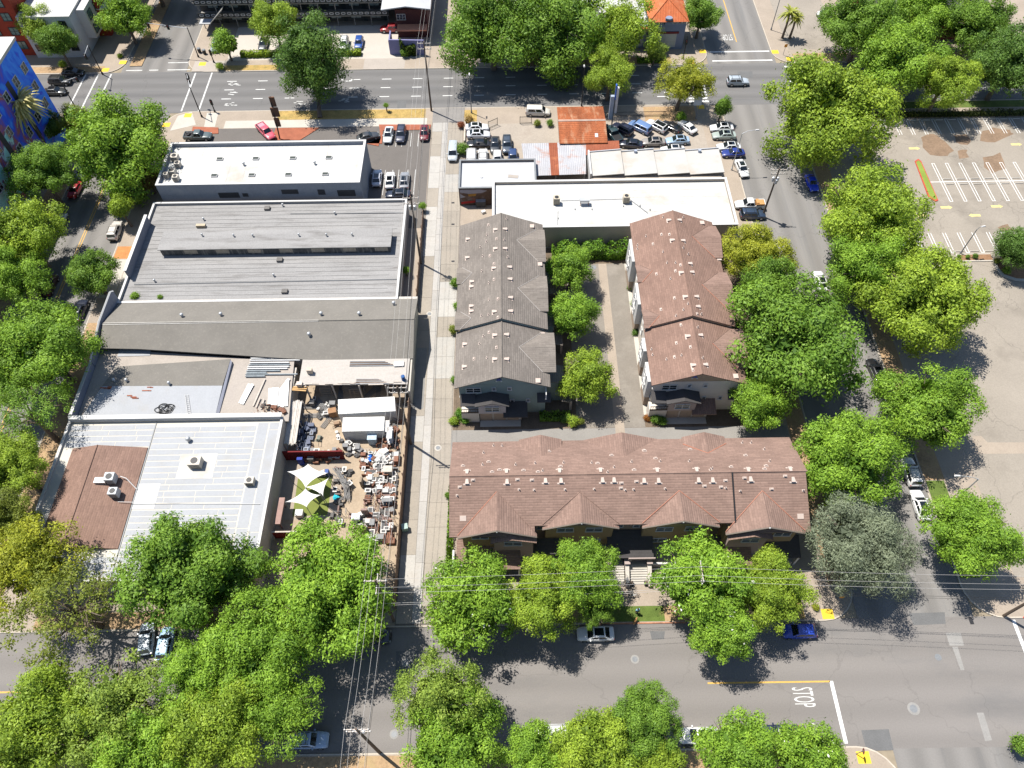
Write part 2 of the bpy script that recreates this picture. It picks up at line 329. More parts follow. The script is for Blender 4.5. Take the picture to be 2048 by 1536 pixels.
pad_tm = pad(XL1, XR0, YT1, 300); pad_tl = pad(-350, XL0, YT1, 300); pad_tr = pad(XR1, 350, YT1, 300)
pad_l = pad(-350, XL0, YB1, YT0); pad_r = pad(XR1, 350, YB1, YT0)
pad_bl = pad(-350, XL0, -150, YB0); pad_bm = pad(XL1, XR0, -150, YB0); pad_br = pad(XR1, 350, -150, YB0)

def cover(name, poly, lift, m, parent=None, color=None):
    s = MB(); s.sheet(poly, PADZ-0.006+0.004*lift); return struct(name, s, m, parent, 0, color)
# planting strips beside the kerbs
for i, (nm, pl, m) in enumerate((
    ('dry_grass_strip', rect(-47.5, -17.0, 131.9, 134.8), DRYG), ('soil_strip', rect(-70.2, -67.6, 60, 79), DIRT), ('soil_strip', rect(-70.2, -67.6, 93.5, 96.5), mat('orange_soil', (0.5, 0.22, 0.08), 0.95, 0.2, 1, 5)),
    ('soil_strip', rect(-70.2, -67.4, 33, 60), DIRT), ('soil_strip', rect(-62, -17, 28.5, 30.6), DIRT),
    ('lawn_strip', rect(11.0, 19.2, 28.45, 30.45), GRASS), ('soil_strip', rect(-9, 11.0, 28.45, 30.45), DIRT), ('soil_strip', rect(19.2, 33.9, 28.45, 30.45), DIRT),
    ('dry_grass_strip', rect(34.0, 37.2, 28.5, 31.6), DRYG), ('soil_strip', rect(41.2, 43.9, 33, 92), DIRT),
    ('soil_strip', rect(58.8, 61.6, 47.9, 118), DIRT), ('lawn_strip', rect(58.8, 61.4, 33.5, 47.8), GRASS), ('lawn_strip', rect(66.5, 120, 29.2, 32), GRASS),
    ('dry_grass_strip', rect(70, 150, 132.6, 134.8), GRASS), ('soil_strip', rect(66, 150, 129.5, 131.0), DIRT),
    ('soil_strip', rect(-108, -88.5, 149.4, 151.6), DIRT), ('dry_grass_strip', rect(-68, -50, 149.3, 151.2), DRYG),
    ('soil_strip', rect(2, 36, 149.4, 152), DIRT), ('soil_strip', rect(-83.2, -80.5, 151.5, 200), DIRT),
    ('soil_strip', rect(-62, 34, 9.6, 13.3), DIRT), ('lawn_strip', rect(34.0, 36.6, 8.2, 12.6), GRASS), ('soil_strip', rect(-88, -84.5, 33, 118), DIRT),
    ('soil_strip', rect(63, 140, 149.4, 152.5), DIRT), ('soil_strip', rect(28, 38.5, 129.6, 134.4), DIRT), ('dry_grass_strip', rect(-9.0, -6.4, 129.7, 134.2), DRYG))):
    cover(nm, pl, 1, m)
# paved parcels
cover('parking_lot', rect(-63.8, -15.6, 100, 129.3), 1, ASPHD)
cover('avenue_footpath', rect(-58, -16.6, 129.4, 131.8), 2, CONCP)
cover('used_car_lot', [(-9.0, 106), (39.4, 106), (39.4, 129.6), (-9.0, 129.6)], 1, mat('lot_concrete', (0.38, 0.33, 0.275), 0.93, 0.14, 0.2, 4, stain=(0.27, 0.22, 0.18), stain_scale=0.2, stain_amt=0.6))
cover('salvage_yard_ground', rect(-64, -15.6, 33.4, 80), 1, YARD)
cover('service_yard', rect(-9.0, -3.2, 90, 105.6), 2, CONC)
cover('courtyard_soil', rect(-9, 39.5, 55, 94.5), 1, mat('courtyard_mulch', (0.16, 0.12, 0.085), 0.97, 0.3, 0.6, 5))
for nm, x0, x1 in (('courtyard_drive', 9.7, 15.35), ('courtyard_drive', 16.75, 19.9)):
    cover(nm, rect(x0, x1, 57.35, 90.6), 2, mat('drive_asphalt', (0.23, 0.205, 0.175), 0.92, 0.12, 0.3, 5, stain=(0.33, 0.3, 0.26), stain_scale=0.25, stain_amt=0.6))
cover('drive_gutter', rect(15.35, 16.75, 50, 90.6), 3, CONC)
cover('courtyard_walk', rect(19.9, 22.2, 59.5, 90.6), 3, CONCP)
cover('cross_drive', rect(-9.2, 41, 50.5, 57.3), 2, mat('cross_drive_asphalt', (0.27, 0.255, 0.235), 0.92, 0.1, 0.3, 5))
cover('front_plaza', rect(-9, 39.5, 30.5, 40), 1, CONC)
cover('parking_lot_surface', rect(66.0, 300, 33.5, 129.4), 2, ASPHL)
cover('motel_court', rect(-62, -18.5, 153, 166.2), 1, mat('motel_concrete', (0.50, 0.455, 0.40), 0.9, 0.08, 0.3, 5, stain=(0.38, 0.34, 0.3), stain_scale=0.15, stain_amt=0.4))
cover('corner_court', rect(62.5, 74.5, 154, 200), 1, ASPHL)
for nm, pl in (('driveway_apron', rect(-31.5, -22.5, 149.1, 153)), ('driveway_apron', rect(-69, -62, 149.1, 153))):
    cover(nm, pl, 2, mat('apron_concrete', (0.40, 0.355, 0.31), 0.9, 0.1, 0.4, 5))
cover('walkway', rect(-67.4, -64.4, 78, 100.5), 2, CONCP); cover('walkway', rect(-70.2, -67.5, 84.5, 93.3), 3, CONCP)

# the alley: single concrete slabs either side of a pale gutter strip
alley = MB(); alley.sheet(rect(-15.5, -9.1, 28.3, 135.0), PADZ-0.002); alley = struct('alley', alley, mat('alley_joint', (0.17, 0.15, 0.13), 0.95, 0.1, 1, 5))
rnd = random.Random(5)
def slab_piece(x0, x1, y0, y1, col):
    m = MB(); m.b2(x0+0.02, x1-0.02, y0+0.02, y1-0.02, PADZ-0.02, PADZ+0.012+rnd.uniform(0, 0.006))
    o = struct('slab', m, SLAB, alley, 0, col)
for (x0, x1, kind) in ((-15.4, -13.35, 0), (-13.35, -12.2, 1), (-12.2, -9.15, 2)):
    y = 28.6
    while y < 131:
        y1 = min(y+rnd.uniform(3.4, 5.2), 131); v = rnd.uniform(0.93, 1.06)
        c = (0.335*v, 0.297*v, 0.248*v)
        if kind == 1: c = (0.41*v, 0.39*v, 0.362*v)
        elif rnd.random() < 0.22: c = (0.43*v, 0.41*v, 0.378*v)
        if y > 129: c = (0.4, 0.36, 0.33)
        slab_piece(x0, x1, y, y1, c); y = y1
s = MB(); s.sheet(rect(-15.5, -9.0, 130.2, 135.0), PADZ+0.025); struct('alley_apron', s, mat('apron_asphalt', (0.25, 0.235, 0.22), 0.92, 0.14, 0.5, 5))
s = MB()
s.sheet(rect(-15.2, -13.6, 61.2, 72.8), PADZ+0.022); struct('alley_patch', s, mat('alley_patch', (0.25, 0.24, 0.225), 0.92, 0.14, 0.5, 5))

# road markings
mk = MB()
def bar(m, x0, x1, y0, y1, z=0.009): m.sheet(rect(x0, x1, y0, y1), z)
dash = MB()
for yy in (145.53, 142.5, 139.36):
    x = -60.5
    while x < 38: bar(dash, x, x+2.05, yy-0.09, yy+0.09); x += 6.68
    x = 66.0
    while x < 130: bar(dash, x, x+2.05, yy-0.09, yy+0.09); x += 6.68
struct('lane_dashes', dash, WPAINT, avenue)
# crossings over the avenue, left intersection (two parallel lines each) and the right one (ladder bars)
cw = MB()
for x0 in (-68.2, -64.6): cw.sheet([(x0, 135.4), (x0+0.33, 135.4), (x0+0.33, 148.8), (x0, 148.8)], 0.009)
for x0 in (-86.6, -89.4, -92.2): cw.sheet([(x0, 135.4), (x0+0.33, 135.4), (x0+0.33, 148.8), (x0, 148.8)], 0.009)
for y0 in (149.9,): bar(cw, -83.6, -80, y0, y0+0.3); bar(cw, -78.5, -76.5, y0, y0+0.3); bar(cw, -74.5, -69.5, y0, y0+0.3)
bar(cw, -75, -70.6, 152.6, 152.85)
struct('crossing_lines', cw, WPAINTW, avenue)
lad = MB()
for i in range(12):
    y = 135.9+i*1.06
    for x in (37.9, 40.6): bar(lad, x, x+1.35, y, y+0.5)
    for x in (60.3, 63.2): bar(lad, x, x+1.45, y, y+0.55)
struct('ladder_crossing', lad, WPAINT, avenue)
cw2 = MB()
for y0 in (150.2, 153.6): bar(cw2, 45.0, 58.2, y0, y0+0.36, 0.011)
struct('crossing_lines', cw2, WPAINT, east_road)
yl = MB()
for x in (-77.55, -77.15): bar(yl, x, x+0.16, 33.5, 128.5, 0.008)
struct('double_yellow_line', yl, YPAINT, west_road)
yl = MB(); bar(yl, 23.45, 38.49, 20.75, 20.95, 0.012); bar(yl, -120, -84, 20.9, 21.1, 0.012); bar(yl, -70, -52, 20.9, 21.1, 0.012)
struct('yellow_centre_line', yl, YPAINT, near_road)
yl = MB(); bar(yl, 51.5, 51.72, 157.5, 215, 0.008); struct('yellow_centre_line', yl, YPAINT, east_road)
sb = MB(); bar(sb, 38.4, 38.85, 13.9, 20.9, 0.012); bar(sb, 63.5, 63.95, 21.2, 28.0, 0.012); struct('stop_bar', sb, WPAINT, near_road)
yl = MB(); bar(yl, -70.6, -70.2, 20.9, 28, 0.013); struct('yellow_crossing_line', yl, YPAINT, near_road)

def lettering(name, text, loc, rz, w, h, m, parent):
    cu = bpy.data.curves.new(name, 'FONT'); cu.body = text; cu.align_x = 'CENTER'; cu.align_y = 'CENTER'; cu.resolution_u = 3
    ob = bpy.data.objects.new(name, cu); COL.objects.link(ob)
    me = bpy.data.meshes.new_from_object(ob.evaluated_get(bpy.context.evaluated_depsgraph_get()))
    bpy.data.objects.remove(ob); me.materials.clear(); me.materials.append(m)
    co = np.zeros(len(me.vertices)*3); me.vertices.foreach_get('co', co); co = co.reshape(-1, 3)
    co -= (co.max(0)+co.min(0))/2; d = co.max(0)-co.min(0); co[:, 0] *= w/d[0]; co[:, 1] *= h/d[1]; co[:, 2] = 0
    me.vertices.foreach_set('co', co.ravel()); me.update()
    o = link(name, me, parent, Vector(loc)-(wl(parent) if parent else Vector((0, 0, 0))), rz); return o
lettering('stop_lettering', 'STOP', (34.85, 19.08, 0.013), R(-90), 2.25, 2.5, mat('stop_paint', (0.62, 0.62, 0.6), 0.8, 0.12, 1, 6), near_road)
lettering('stop_lettering', 'STOP', (49.87, 159.34, 0.011), R(180), 2.2, 2.3, WPAINTW, east_road)
# worn, unreadable lane legends on the avenue
lg = MB(); rnd = random.Random(9)
for cx, cy in ((-58.6, 144.6), (-58.16, 141.24), (-57.98, 137.63), (-43.6, 137.62), (-34.23, 138.25), (-34.48, 145.25), (20.48, 138.64)):
    for k in range(9): 
        a = rnd.uniform(-1.2, 1.2); b = rnd.uniform(-0.55, 0.55); bar(lg, cx+a-0.28, cx+a+0.28, cy+b-0.1, cy+b+0.1, 0.008+0.0004*k)
struct('worn_legend', lg, WPAINTW, avenue)
arw = MB(); ax, ay = (33.04, 137.99)
bar(arw, ax-1.6, ax+1.4, ay-0.12, ay+0.12, 0.010); arw.sheet([(ax+0.2, ay-0.1), (ax+0.9, ay-0.9), (ax+1.1, ay-0.7), (ax+0.5, ay-0.1)], 0.0105); struct('turn_arrow', arw, WPAINT, avenue)

# asphalt repairs, manholes
def patch(poly, z, m, parent): s = MB(); s.sheet(poly, z); struct('asphalt_patch', s, m, parent)
patch([(50.66, 29.04), (55.31, 29.1), (54.95, 27.63), (50.82, 27.5)], 0.0075, PATCH, near_road)
patch([(54.57, 26.51), (56.46, 26.48), (56.34, 24.87), (54.53, 24.9)], 0.0075, PATCHL, near_road)
patch([(54.8, 24.77), (55.49, 24.76), (55.37, 21.93), (54.88, 21.94)], 0.0075, PATCHL, near_road)
patch([(55.1, 17.05), (55.93, 17.04), (55.83, 14.03), (54.98, 13.93)], 0.0075, PATCHL, near_road)
patch([(40.79, 15.31), (44.07, 15.38), (43.99, 13.12), (40.82, 13.06)], 0.0075, PATCH, near_road)
patch([(-15.1, 25.23), (-12.2, 25.19), (-12.18, 22.59), (-15.03, 22.63)], 0.0075, PATCH, near_road)
patch([(17.11, 27.24), (19.02, 27.21), (18.76, 26.22), (17.24, 26.18)], 0.0075, PATCH, near_road)
patch([(-23.17, 137.98), (-21.38, 137.94), (-21.19, 135.07), (-23.06, 135.11)], 0.005, PATCH, avenue)
patch([(49.79, 146.41), (53.02, 146.33), (52.72, 144.17), (49.62, 144.25)], 0.005, PATCH, avenue)
def manhole(x, y, r, base, parent, rim=None):
    m = MB(); m.cyl((x, y, base), r, 0.012, 20); struct('manhole_cover', m, MIDM, parent)
    if rim: m = MB(); m.cyl((x, y, base-0.004), r*1.6, 0.008, 20); struct('manhole_collar', m, rim, parent)
for p in ((47.72, 17.6),): manhole(*p, 0.46, 0.006, near_road, PATCHL)
for p in ((52.63, 23.52),): manhole(*p, 0.42, 0.006, near_road)
for p in ((-13.81, 23.81), (-14.62, 15.63), (14.84, 23.82)): manhole(*p, 0.34, 0.006, near_road, PATCHL)
for p in ((-13.58, 79.86), (-11.06, 54.33)): manhole(*p, 0.33, PADZ+0.024, alley, CONCP)
for p in ((14.49, 89.76),): manhole(*p, 0.5, PADZ+0.006, main_pad)
for p in ((-10.33, 100.83), (-10.51, 106.49), (-10.03, 91.67)):
    m = MB(); m.box((p[0], p[1], PADZ+0.03), (0.55, 0.35, 0.02)); struct('drain_grate', m, DARKM, alley)
m = MB(); m.box((58.32, 27.96, 0.012), (0.5, 0.9, 0.015)); struct('drain_grate', m, DARKM, near_road)

# kerb ramps with yellow tactile panels
for p, a in (((-67.19, 151.93), 0), ((-66.23, 133.81), 0), ((-85.01, 152.94), 0), ((-88.09, 150.22), 0), ((-87.44, 134.15), 0), ((-69.94, 130.8), 0), ((40.14, 149.97), 0), ((43.37, 153.85), 0), ((39.9, 134.11), 0),
             ((59.34, 153.25), 0), ((62.06, 150.54), 0), ((40.17, 29.06), 0.0), ((40.22, 12.38), 0.0)):
    m = MB(); m.box((p[0], p[1], PADZ+0.008), (1.5, 1.3, 0.02), R(a)); struct('tactile_panel', m, TACT, None)
for pl in ([(-68.75, 128.85), (-63.87, 130.66), (-65.66, 134.96), (-68.27, 133.7)], [(-62.05, 129.82), (-59.82, 129.92), (-60.06, 134.49), (-62.45, 134.55)],):
    s = MB(); s.sheet(pl, PADZ+0.012); struct('pale_paving', s, CONCP)
red = MB(); red.b2(9.0, 22.0, YB1-0.02, YB1+0.15, 0.0, PADZ+0.006); struct('red_kerb', red, mat('leaf_littered_kerb', (0.42, 0.2, 0.12), 0.9, 0.35, 1.5, 6), main_pad)
red = MB(); red.b2(65.0, 90, YB1-0.02, YB1+0.15, 0.0, PADZ+0.006); struct('red_kerb', red, REDP, pad_r)

# brick planter beds by the avenue lot
for pl in ([(-58.64, 127.67), (-59.04, 129.59), (-64.34, 130.03), (-64.18, 128.43), (-62.78, 127.61)], [(-47.53, 125.38), (-41.79, 125.25), (-38.29, 129.1), (-47.25, 129.15)],
           [(-28.32, 123.86), (-25.85, 123.04), (-25.57, 125.5), (-26.34, 129.78), (-15.72, 129.54), (-15.85, 127.94), (-25.36, 127.85), (-25.22, 123.79)]):
    m = MB(); m.prism(pl, PADZ-0.01, PADZ+0.10); struct('brick_bed', m, BRICK)
# stall lines
st = MB()
for x0 in (-18.1, -19.56, -22.49, -23.92, -21.31): 
    for y0, y1 in ((122.86, 127.05), (108.91, 115.97)): bar(st, x0, x0+0.1, y0, y1, PADZ+0.004)
struct('stall_lines', st, WPAINTW)

# ---- parking lot on the right
st = MB(); zz = PADZ+0.008
def hairpin(x, y0, y1, sk=0.0):
    for dx in (0, 0.5): st.sheet([(x+dx-sk, y0), (x+dx+0.11-sk, y0), (x+dx+0.11, y1), (x+dx, y1)], zz)
    yy = y1 if abs(y1-Y_MID) > abs(y0-Y_MID) else y0
    bar(st, x, x+0.61, yy-0.11, yy, zz+0.001)
Y_MID = 110.25
for i in range(22):
    x = 81.66 + i*2.62
    hairpin(x, Y_MID-5.3, Y_MID); hairpin(x, Y_MID, Y_MID+5.3)
    hairpin(x-14.0, 124.2, 129.0); hairpin(x-12, 91.98, 96.86)
bar(st, 79.78, 150, Y_MID-0.08, Y_MID+0.08, zz+0.002)
struct('stall_lines', st, WPAINT)
wsm = MB(); wsm.box((0, 0, 0.07), (1.7, 0.16, 0.14), 0, 0, 0.8); wsm = wsm.mesh('wheel_stop', CONCP)
for i in range(16):
    for k, yy in enumerate((Y_MID+0.75, Y_MID-0.75, 128.7, 92.22)):
        x = 81.66+i*2.62+1.5-(14.0 if k == 2 else 12 if k == 3 else 0)
        if x > 150: continue
        o = link('wheel_stop', wsm, None, (x, yy, PADZ)); tag(o, ('white concrete wheel stop in the upper row of the middle stalls', 'white concrete wheel stop in the lower row of the middle stalls', 'white concrete wheel stop in the row beside the dark hedge', 'white concrete wheel stop beside the planted strip of the lot')[k], 'wheel stop', ('upper middle wheel stops', 'lower middle wheel stops', 'hedge side wheel stops', 'planted strip wheel stops')[k])
isl = [(78.64, 116.19), (79.5, 116.75), (79.84, 116.01), (79.53, 105.1), (78.89, 104.84), (77.99, 106.07)]
m = MB(); m.prism(isl, PADZ, PADZ+0.14); o = struct('traffic_island', m, REDP)
cx = sum(p[0] for p in isl)/6; cy = sum(p[1] for p in isl)/6
m = MB(); m.prism([(cx+(p[0]-cx)*0.75, cy+(p[1]-cy)*0.93) for p in isl], PADZ, PADZ+0.16); struct('island_planting', m, mat('island_green', (0.22, 0.29, 0.05), 0.9, 0.2, 0.5, 5), o)
for poly in [[(82.17, 123.33), (84.1, 124.37), (85.68, 123.71), (86.5, 122.0), (87.29, 119.1), (85.53, 117.65), (82.24, 118.02), (81.5, 120.29)], [(88.95, 123.95), (91.24, 124.2), (91.77, 122.34), (90.55, 120.84), (88.56, 121.64)], [(95.04, 125.05), (97.44, 126.1), (100.63, 125.24), (100.94, 123.98), (96.21, 121.47), (93.44, 121.99)], [(87.97, 119.09), (90.02, 119.34), (89.53, 117.12), (87.45, 116.72)], [(92.14, 117.06), (96.07, 118.45), (95.4, 113.64), (92.36, 112.42), (91.37, 114.16)], [(87.91, 98.01), (90.04, 98.86), (90.7, 97.07), (88.43, 96.99)]]:
    n = len(poly); jag = []
    for i in range(n):
        a, b = poly[i], poly[(i+1) % n]; jag.append(a); jag.append(((a[0]+b[0])/2+rnd.uniform(-0.3, 0.3), (a[1]+b[1])/2+rnd.uniform(-0.3, 0.3)))
    s = MB(); s.sheet(jag, PADZ+0.006); struct('worn_brown_patch', s, BROWN)
def arrow(x, y, d, m):
    s = MB(); z = PADZ+0.010
    s.sheet([(x-1.0*d, y-0.3), (x+0.5*d, y-0.3), (x+0.5*d, y+0.3), (x-1.0*d, y+0.3)], z); s.sheet([(x+0.5*d, y-0.5), (x+1.2*d, y), (x+0.5*d, y+0.5)], z+0.001)
    struct('painted_arrow', s, m)
for p, d in (((80.42, 103.35), 1), ((89.75, 103.41), 1), ((75.28, 101.36), -1), ((84.98, 101.15), -1), ((100.09, 120.77), 1), ((79.74, 120.02), 1)): arrow(*p, d, YPALE)
m = MB(); m.b2(77.98, 84.08, 89.95-0.2, 91.85-0.3, PADZ, PADZ+0.14); o = struct('planted_strip', m, CONCP)
m = MB(); m.b2(77.98+0.3, 84.08, 89.95+0.05, 91.85-0.5, PADZ, PADZ+0.15); struct('strip_soil', m, mat('strip_soil', (0.28, 0.16, 0.09), 0.95, 0.25, 0.8, 5), o)
m = MB(); m.prism([(84.0, 90.37), (91.96, 90.21), (89.77, 84.8), (86.1, 85.21), (84.2, 86.28), (83.82, 87.79)], PADZ, PADZ+0.14); o = struct('corner_bed', m, CONCP)
m = MB(); m.prism([(84.47, 90.48), (92.06, 90.44), (90.0, 85.36), (86.45, 85.66), (84.75, 86.61), (84.33, 88.01)], PADZ, PADZ+0.15); struct('bed_soil', m, mat('strip_soil'), o)
cover('concrete_valley', [(68.09, 55.01), (69.34, 54.99), (69.89, 53.88), (78.3, 53.74), (77.55, 51.91), (67.01, 52.0)], 3, CONC)
cover('drive_throat', rect(61.5, 65.9, 33.0, 44.5), 2, CONC)

# ================================================================ BUILDINGS
_wm = {}
def window(parent, x, y, z, w, h, ang=0, sashes=2, frame=None, pane=None):
    """one window: frame with sill (part) and its panes (sub-parts); ang 0 faces -Y, 90 faces +X, -90 faces -X"""
    frame = frame or TRIMW; key = (round(w, 2), round(h, 2), sashes, frame.name)
    if key not in _wm:
        m = MB(); t = 0.09
        m.box((0, -0.03, h/2-t/2), (w, 0.12, t)); m.box((0, -0.05, -h/2+t/2), (w+0.1, 0.18, t))
        for i in range(sashes+1): m.box((-w/2+t/2+(w-t)*i/sashes, -0.03, 0), (t, 0.12, h-2*t))
        m.box((0, -0.02, 0), (w-2*t, 0.07, 0.05))
        g = MB(); pw = (w-t)/sashes-t; g.box((0, 0, 0), (pw, 0.03, h-2*t)); _wm[key] = (m.mesh('window', frame), g.mesh('pane', GLASS), pw, t)
    me, pm, pw, t = _wm[key]
    o = link('window', me, parent, Vector((x, y, z))-wl(parent), R(ang))
    for i in range(sashes):
        p = link('pane', pm, o, (-w/2+t/2+(w-t)*(i+0.5)/sashes, -0.005, 0))
        if pane: p.material_slots[0].link = 'OBJECT'; p.material_slots[0].material = pane
    return o

def flat_building(name, label, x0, x1, y0, y1, h, wallm, roofm, par=0.6, t=0.3, cop=None, cat='building', rooflift=0.0):
    b = thing(name, label, cat, ((x0+x1)/2, (y0+y1)/2, PADZ-0.02))
    w = MB(); w.b2(x0, x1, y0, y0+t, 0.1, h); w.b2(x0, x1, y1-t, y1, 0.1, h); w.b2(x0, x0+t, y0+t, y1-t, 0.1, h); w.b2(x1-t, x1, y0+t, y1-t, 0.1, h)
    part('wall', w, wallm, b)
    r = MB(); r.b2(x0+t, x1-t, y0+t, y1-t, h-par-0.25, h-par+rooflift); roof = part('roof', r, roofm, b)
    c = MB(); o = 0.04
    c.b2(x0-o, x1+o, y0-o, y0+t+o, h, h+0.07); c.b2(x0-o, x1+o, y1-t-o, y1+o, h, h+0.07)
    c.b2(x0-o, x0+t+o, y0+t+o, y1-t-o, h, h+0.07); c.b2(x1-t-o, x1+o, y0+t+o, y1-t-o, h, h+0.07)
    part('coping', c, cop or TRIMW, b); return b, roof, h-par+rooflift

def turbine(parent, x, y, z, r=0.28):
    m = MB(); m.cyl((x, y, z), r*0.7, 0.35, 10); m.ball((x, y, z+0.35+r*0.7), r, 10, 6, 0, 0.85); part('turbine_vent', m, DUCT, parent, 40)
def ac_unit(parent, x, y, z, w=1.1, d=0.9, h=0.9, m=None, rz=0):
    b = MB(); b.box((x, y, z+0.12+h/2), (w, d, h), rz); b.box((x, y, z+0.06), (w*0.9, d*0.9, 0.12), rz)
    o = part('air_conditioner', b, m or mat('unit_beige', (0.55, 0.5, 0.43), 0.6, 0.08, 1, 5), parent)
    f = MB(); f.cyl((x, y, z+h+0.12), min(w, d)*0.36, 0.04, 14); part('fan_grille', f, DARKM, o)
    l = MB()
    for i in range(5): l.box((x-math.sin(-rz)*0-0.0, y-d/2-0.012, z+0.25+i*h/6), (w*0.8, 0.02, 0.05))
    if not rz: part('louvre', l, DARKM, o)
def box_part(name, parent, x0, x1, y0, y1, z0, z1, m, color=None):
    b = MB(); b.b2(x0, x1, y0, y1, z0, z1); return part(name, b, m, parent, 0, color)

# ---- A: low block with the bright white roof, beside the avenue lot
A, Aroof, az = flat_building('commercial_building', 'long low building with a bright white flat roof beside the avenue parking lot', -63.0, -26.6, 104.9, 116.6, 6.7,
                             mat('blue_grey_wall', (0.28, 0.30, 0.34), 0.85, 0.12, 0.4, 4, stain=(0.4, 0.4, 0.4), stain_scale=0.3, stain_amt=0.5), ROOFW, 0.7, 0.35, WHITE)
for x, y in [(-53.27, 112.52), (-46.62, 112.51), (-39.79, 112.5), (-33.15, 112.49), (-53.33, 107.99), (-46.54, 107.98), (-39.92, 107.97), (-33.22, 107.96)]:
    m = MB(); m.box((x, y, az+0.12), (1.15, 0.75, 0.24)); o = part('skylight', m, TRIMW, Aroof)
    m = MB(); m.slab([(x-0.5, y-0.3, az+0.26), (x+0.5, y-0.3, az+0.26), (x+0.5, y+0.28, az+0.27), (x-0.5, y+0.28, az+0.27)], 0.02); part('skylight', m, mat('skylight_dark', (0.06, 0.07, 0.06), 0.3, 0.1, 1, 5), Aroof)
for x, y in [(-48.49, 110.82), (-35.5, 110.8)]: turbine(Aroof, x, y, az)
for x, y, w in [(-61.45, 112.63, 1.3), (-60.43, 110.67, 1.0), (-60.95, 108.64, 1.2), (-59.92, 107.0, 1.0), (-61.81, 107.71, 0.8)]: ac_unit(A, x, y, az, w, w*0.9, 0.9)
for x0, x1, z0, z1 in ((-52.5, -48.8, 3.6, 4.8), (-48.2, -47.2, 3.8, 4.6), (-34.5, -33.2, 4.0, 5.2), (-31.0, -27.8, 3.6, 5.0), (-41.0, -38.0, 4.3, 5.3)):
    b = MB(); b.b2(x0, x1, 104.86, 104.93, z0, z1); part('painted_patch', b, mat('dark_overpaint', (0.05, 0.05, 0.055), 0.8, 0.15, 1, 5), A)

def roof_seams(roof, x0, x1, y0, y1, z, step, along='y', m=None):
    k = (x0 if along == 'y' else y0)+step
    while k < (x1 if along == 'y' else y1)-0.3:
        q = MB(); q.b2(*((k-0.035, k+0.035, y0, y1) if along == 'y' else (x0, x1, k-0.035, k+0.035)), z, z+0.012); part('roof_seam', q, m or mat('seam_bone', (0.44, 0.425, 0.395), 0.8, 0.2, 0.5, 4), roof); k += step
roof_seams(Aroof, -62.6, -27, 105.3, 116.2, az, 2.9)
# ---- B: big grey ribbed roof with a raised monitor
B, Broof, bz = flat_building('warehouse', 'wide warehouse with a streaked grey ribbed roof and raised monitor', -64.0, -18.4, 79.91, 103.46, 4.0,
                             mat('plaster_wall', (0.42, 0.40, 0.37), 0.85, 0.12, 0.4, 4, stain=(0.3, 0.27, 0.23), stain_scale=0.4, stain_amt=0.6), ROOFG, 0.45, 0.28, WHITE)
by0, by1 = 79.91, 103.46
y = by0+0.8; k = 0
while y < by1-0.7:
    m = MB(); m.box((-41.2, y, bz+0.02), (44.2-1.2*(k % 3), 0.09, 0.05)); part('roof_seam', m, mat('dark_seam', (0.29, 0.283, 0.275), 0.9, 0.25, 0.6, 4, stain=(0.4, 0.39, 0.38), stain_scale=0.5, stain_amt=0.9, stretch=(0.3, 1, 1)), Broof)
    y += 0.98; k += 1
mx0, my0 = (-59.4, 90.77); mx1, my1 = (-20.44, 94.71)
m = MB(); m.b2(mx0, mx1, my0, my1, bz, 5.02); mon = part('roof_monitor', m, mat('sooty_board', (0.10, 0.098, 0.095), 0.9, 0.35, 0.8, 3, stain=(0.42, 0.38, 0.32), stain_scale=0.8, stain_amt=0.8, stretch=(3, 1, 0.4)), B)
m = MB(); m.b2(mx0-0.25, mx1+0.25, my0-0.25, my1+0.25, 5.025, 5.15); part('monitor_roof', m, ROOFG, mon)
for i in range(7):
    x = mx0+4+i*5.4; m = MB(); m.b2(x, x+2.2, my0-0.03, my0+0.02, bz+0.35, 4.9); part('monitor_panel', m, mat('peeled_board', (0.42, 0.36, 0.28), 0.9, 0.3, 1.5, 5, stain=(0.05, 0.05, 0.05), stain_scale=1.5, stain_amt=0.9, stretch=(2, 1, 0.3)), mon)
for x, y in [(-52.68, 93.71), (-47.22, 93.47), (-43.95, 93.41), (-36.06, 93.36), (-31.33, 93.26), (-26.96, 93.29)]: turbine(mon, x, y, 5.15, 0.18)
for x, y in [(-39.07, 89.18), (-37.11, 82.1), (-43.34, 101.8)]: m = MB(); m.box((x, y, bz+0.22), (0.95, 0.8, 0.42)); part('roof_hatch', m, mat('hatch_grey', (0.16, 0.15, 0.14), 0.8, 0.2, 1, 5), B)
for x, y in [(-54.17, 99.24), (-31.06, 100.27), (-39.51, 85.67), (-59.19, 84.83), (-40.68, 102.52)]: turbine(Broof, x, y, bz, 0.2)
m = MB(); m.box((-54.25, 97.54, bz+0.3), (1.6, 0.55, 0.5)); part('duct_box', m, mat('box_tan', (0.5, 0.42, 0.3), 0.8, 0.15, 1, 5), B)
pp = MB(); pp.tube([(-62.5, by0+4.3, bz+0.12), (-18.9, by0+4.6, bz+0.12)], 0.05); pp.tube([(-39, by1-3.0, bz+0.12), (-18.9, by1-3.2, bz+0.12)], 0.05); part('roof_pipe', pp, MIDM, Broof)
# freestanding sign wall along the street side of B
m = MB(); m.prism([(-63.71, 98.58), (-63.36, 98.57), (-63.46, 85.65), (-63.79, 85.66)], 0.1, 5.6); part('sign_wall', m, mat('dark_slate_wall', (0.22, 0.23, 0.27), 0.85, 0.12, 0.5, 4), B)
m = MB(); m.prism([(-63.76, 98.59), (-63.24, 98.58), (-63.27, 85.44), (-63.77, 85.45)], 5.6, 5.68); part('sign_wall_coping', m, TRIMW, B)

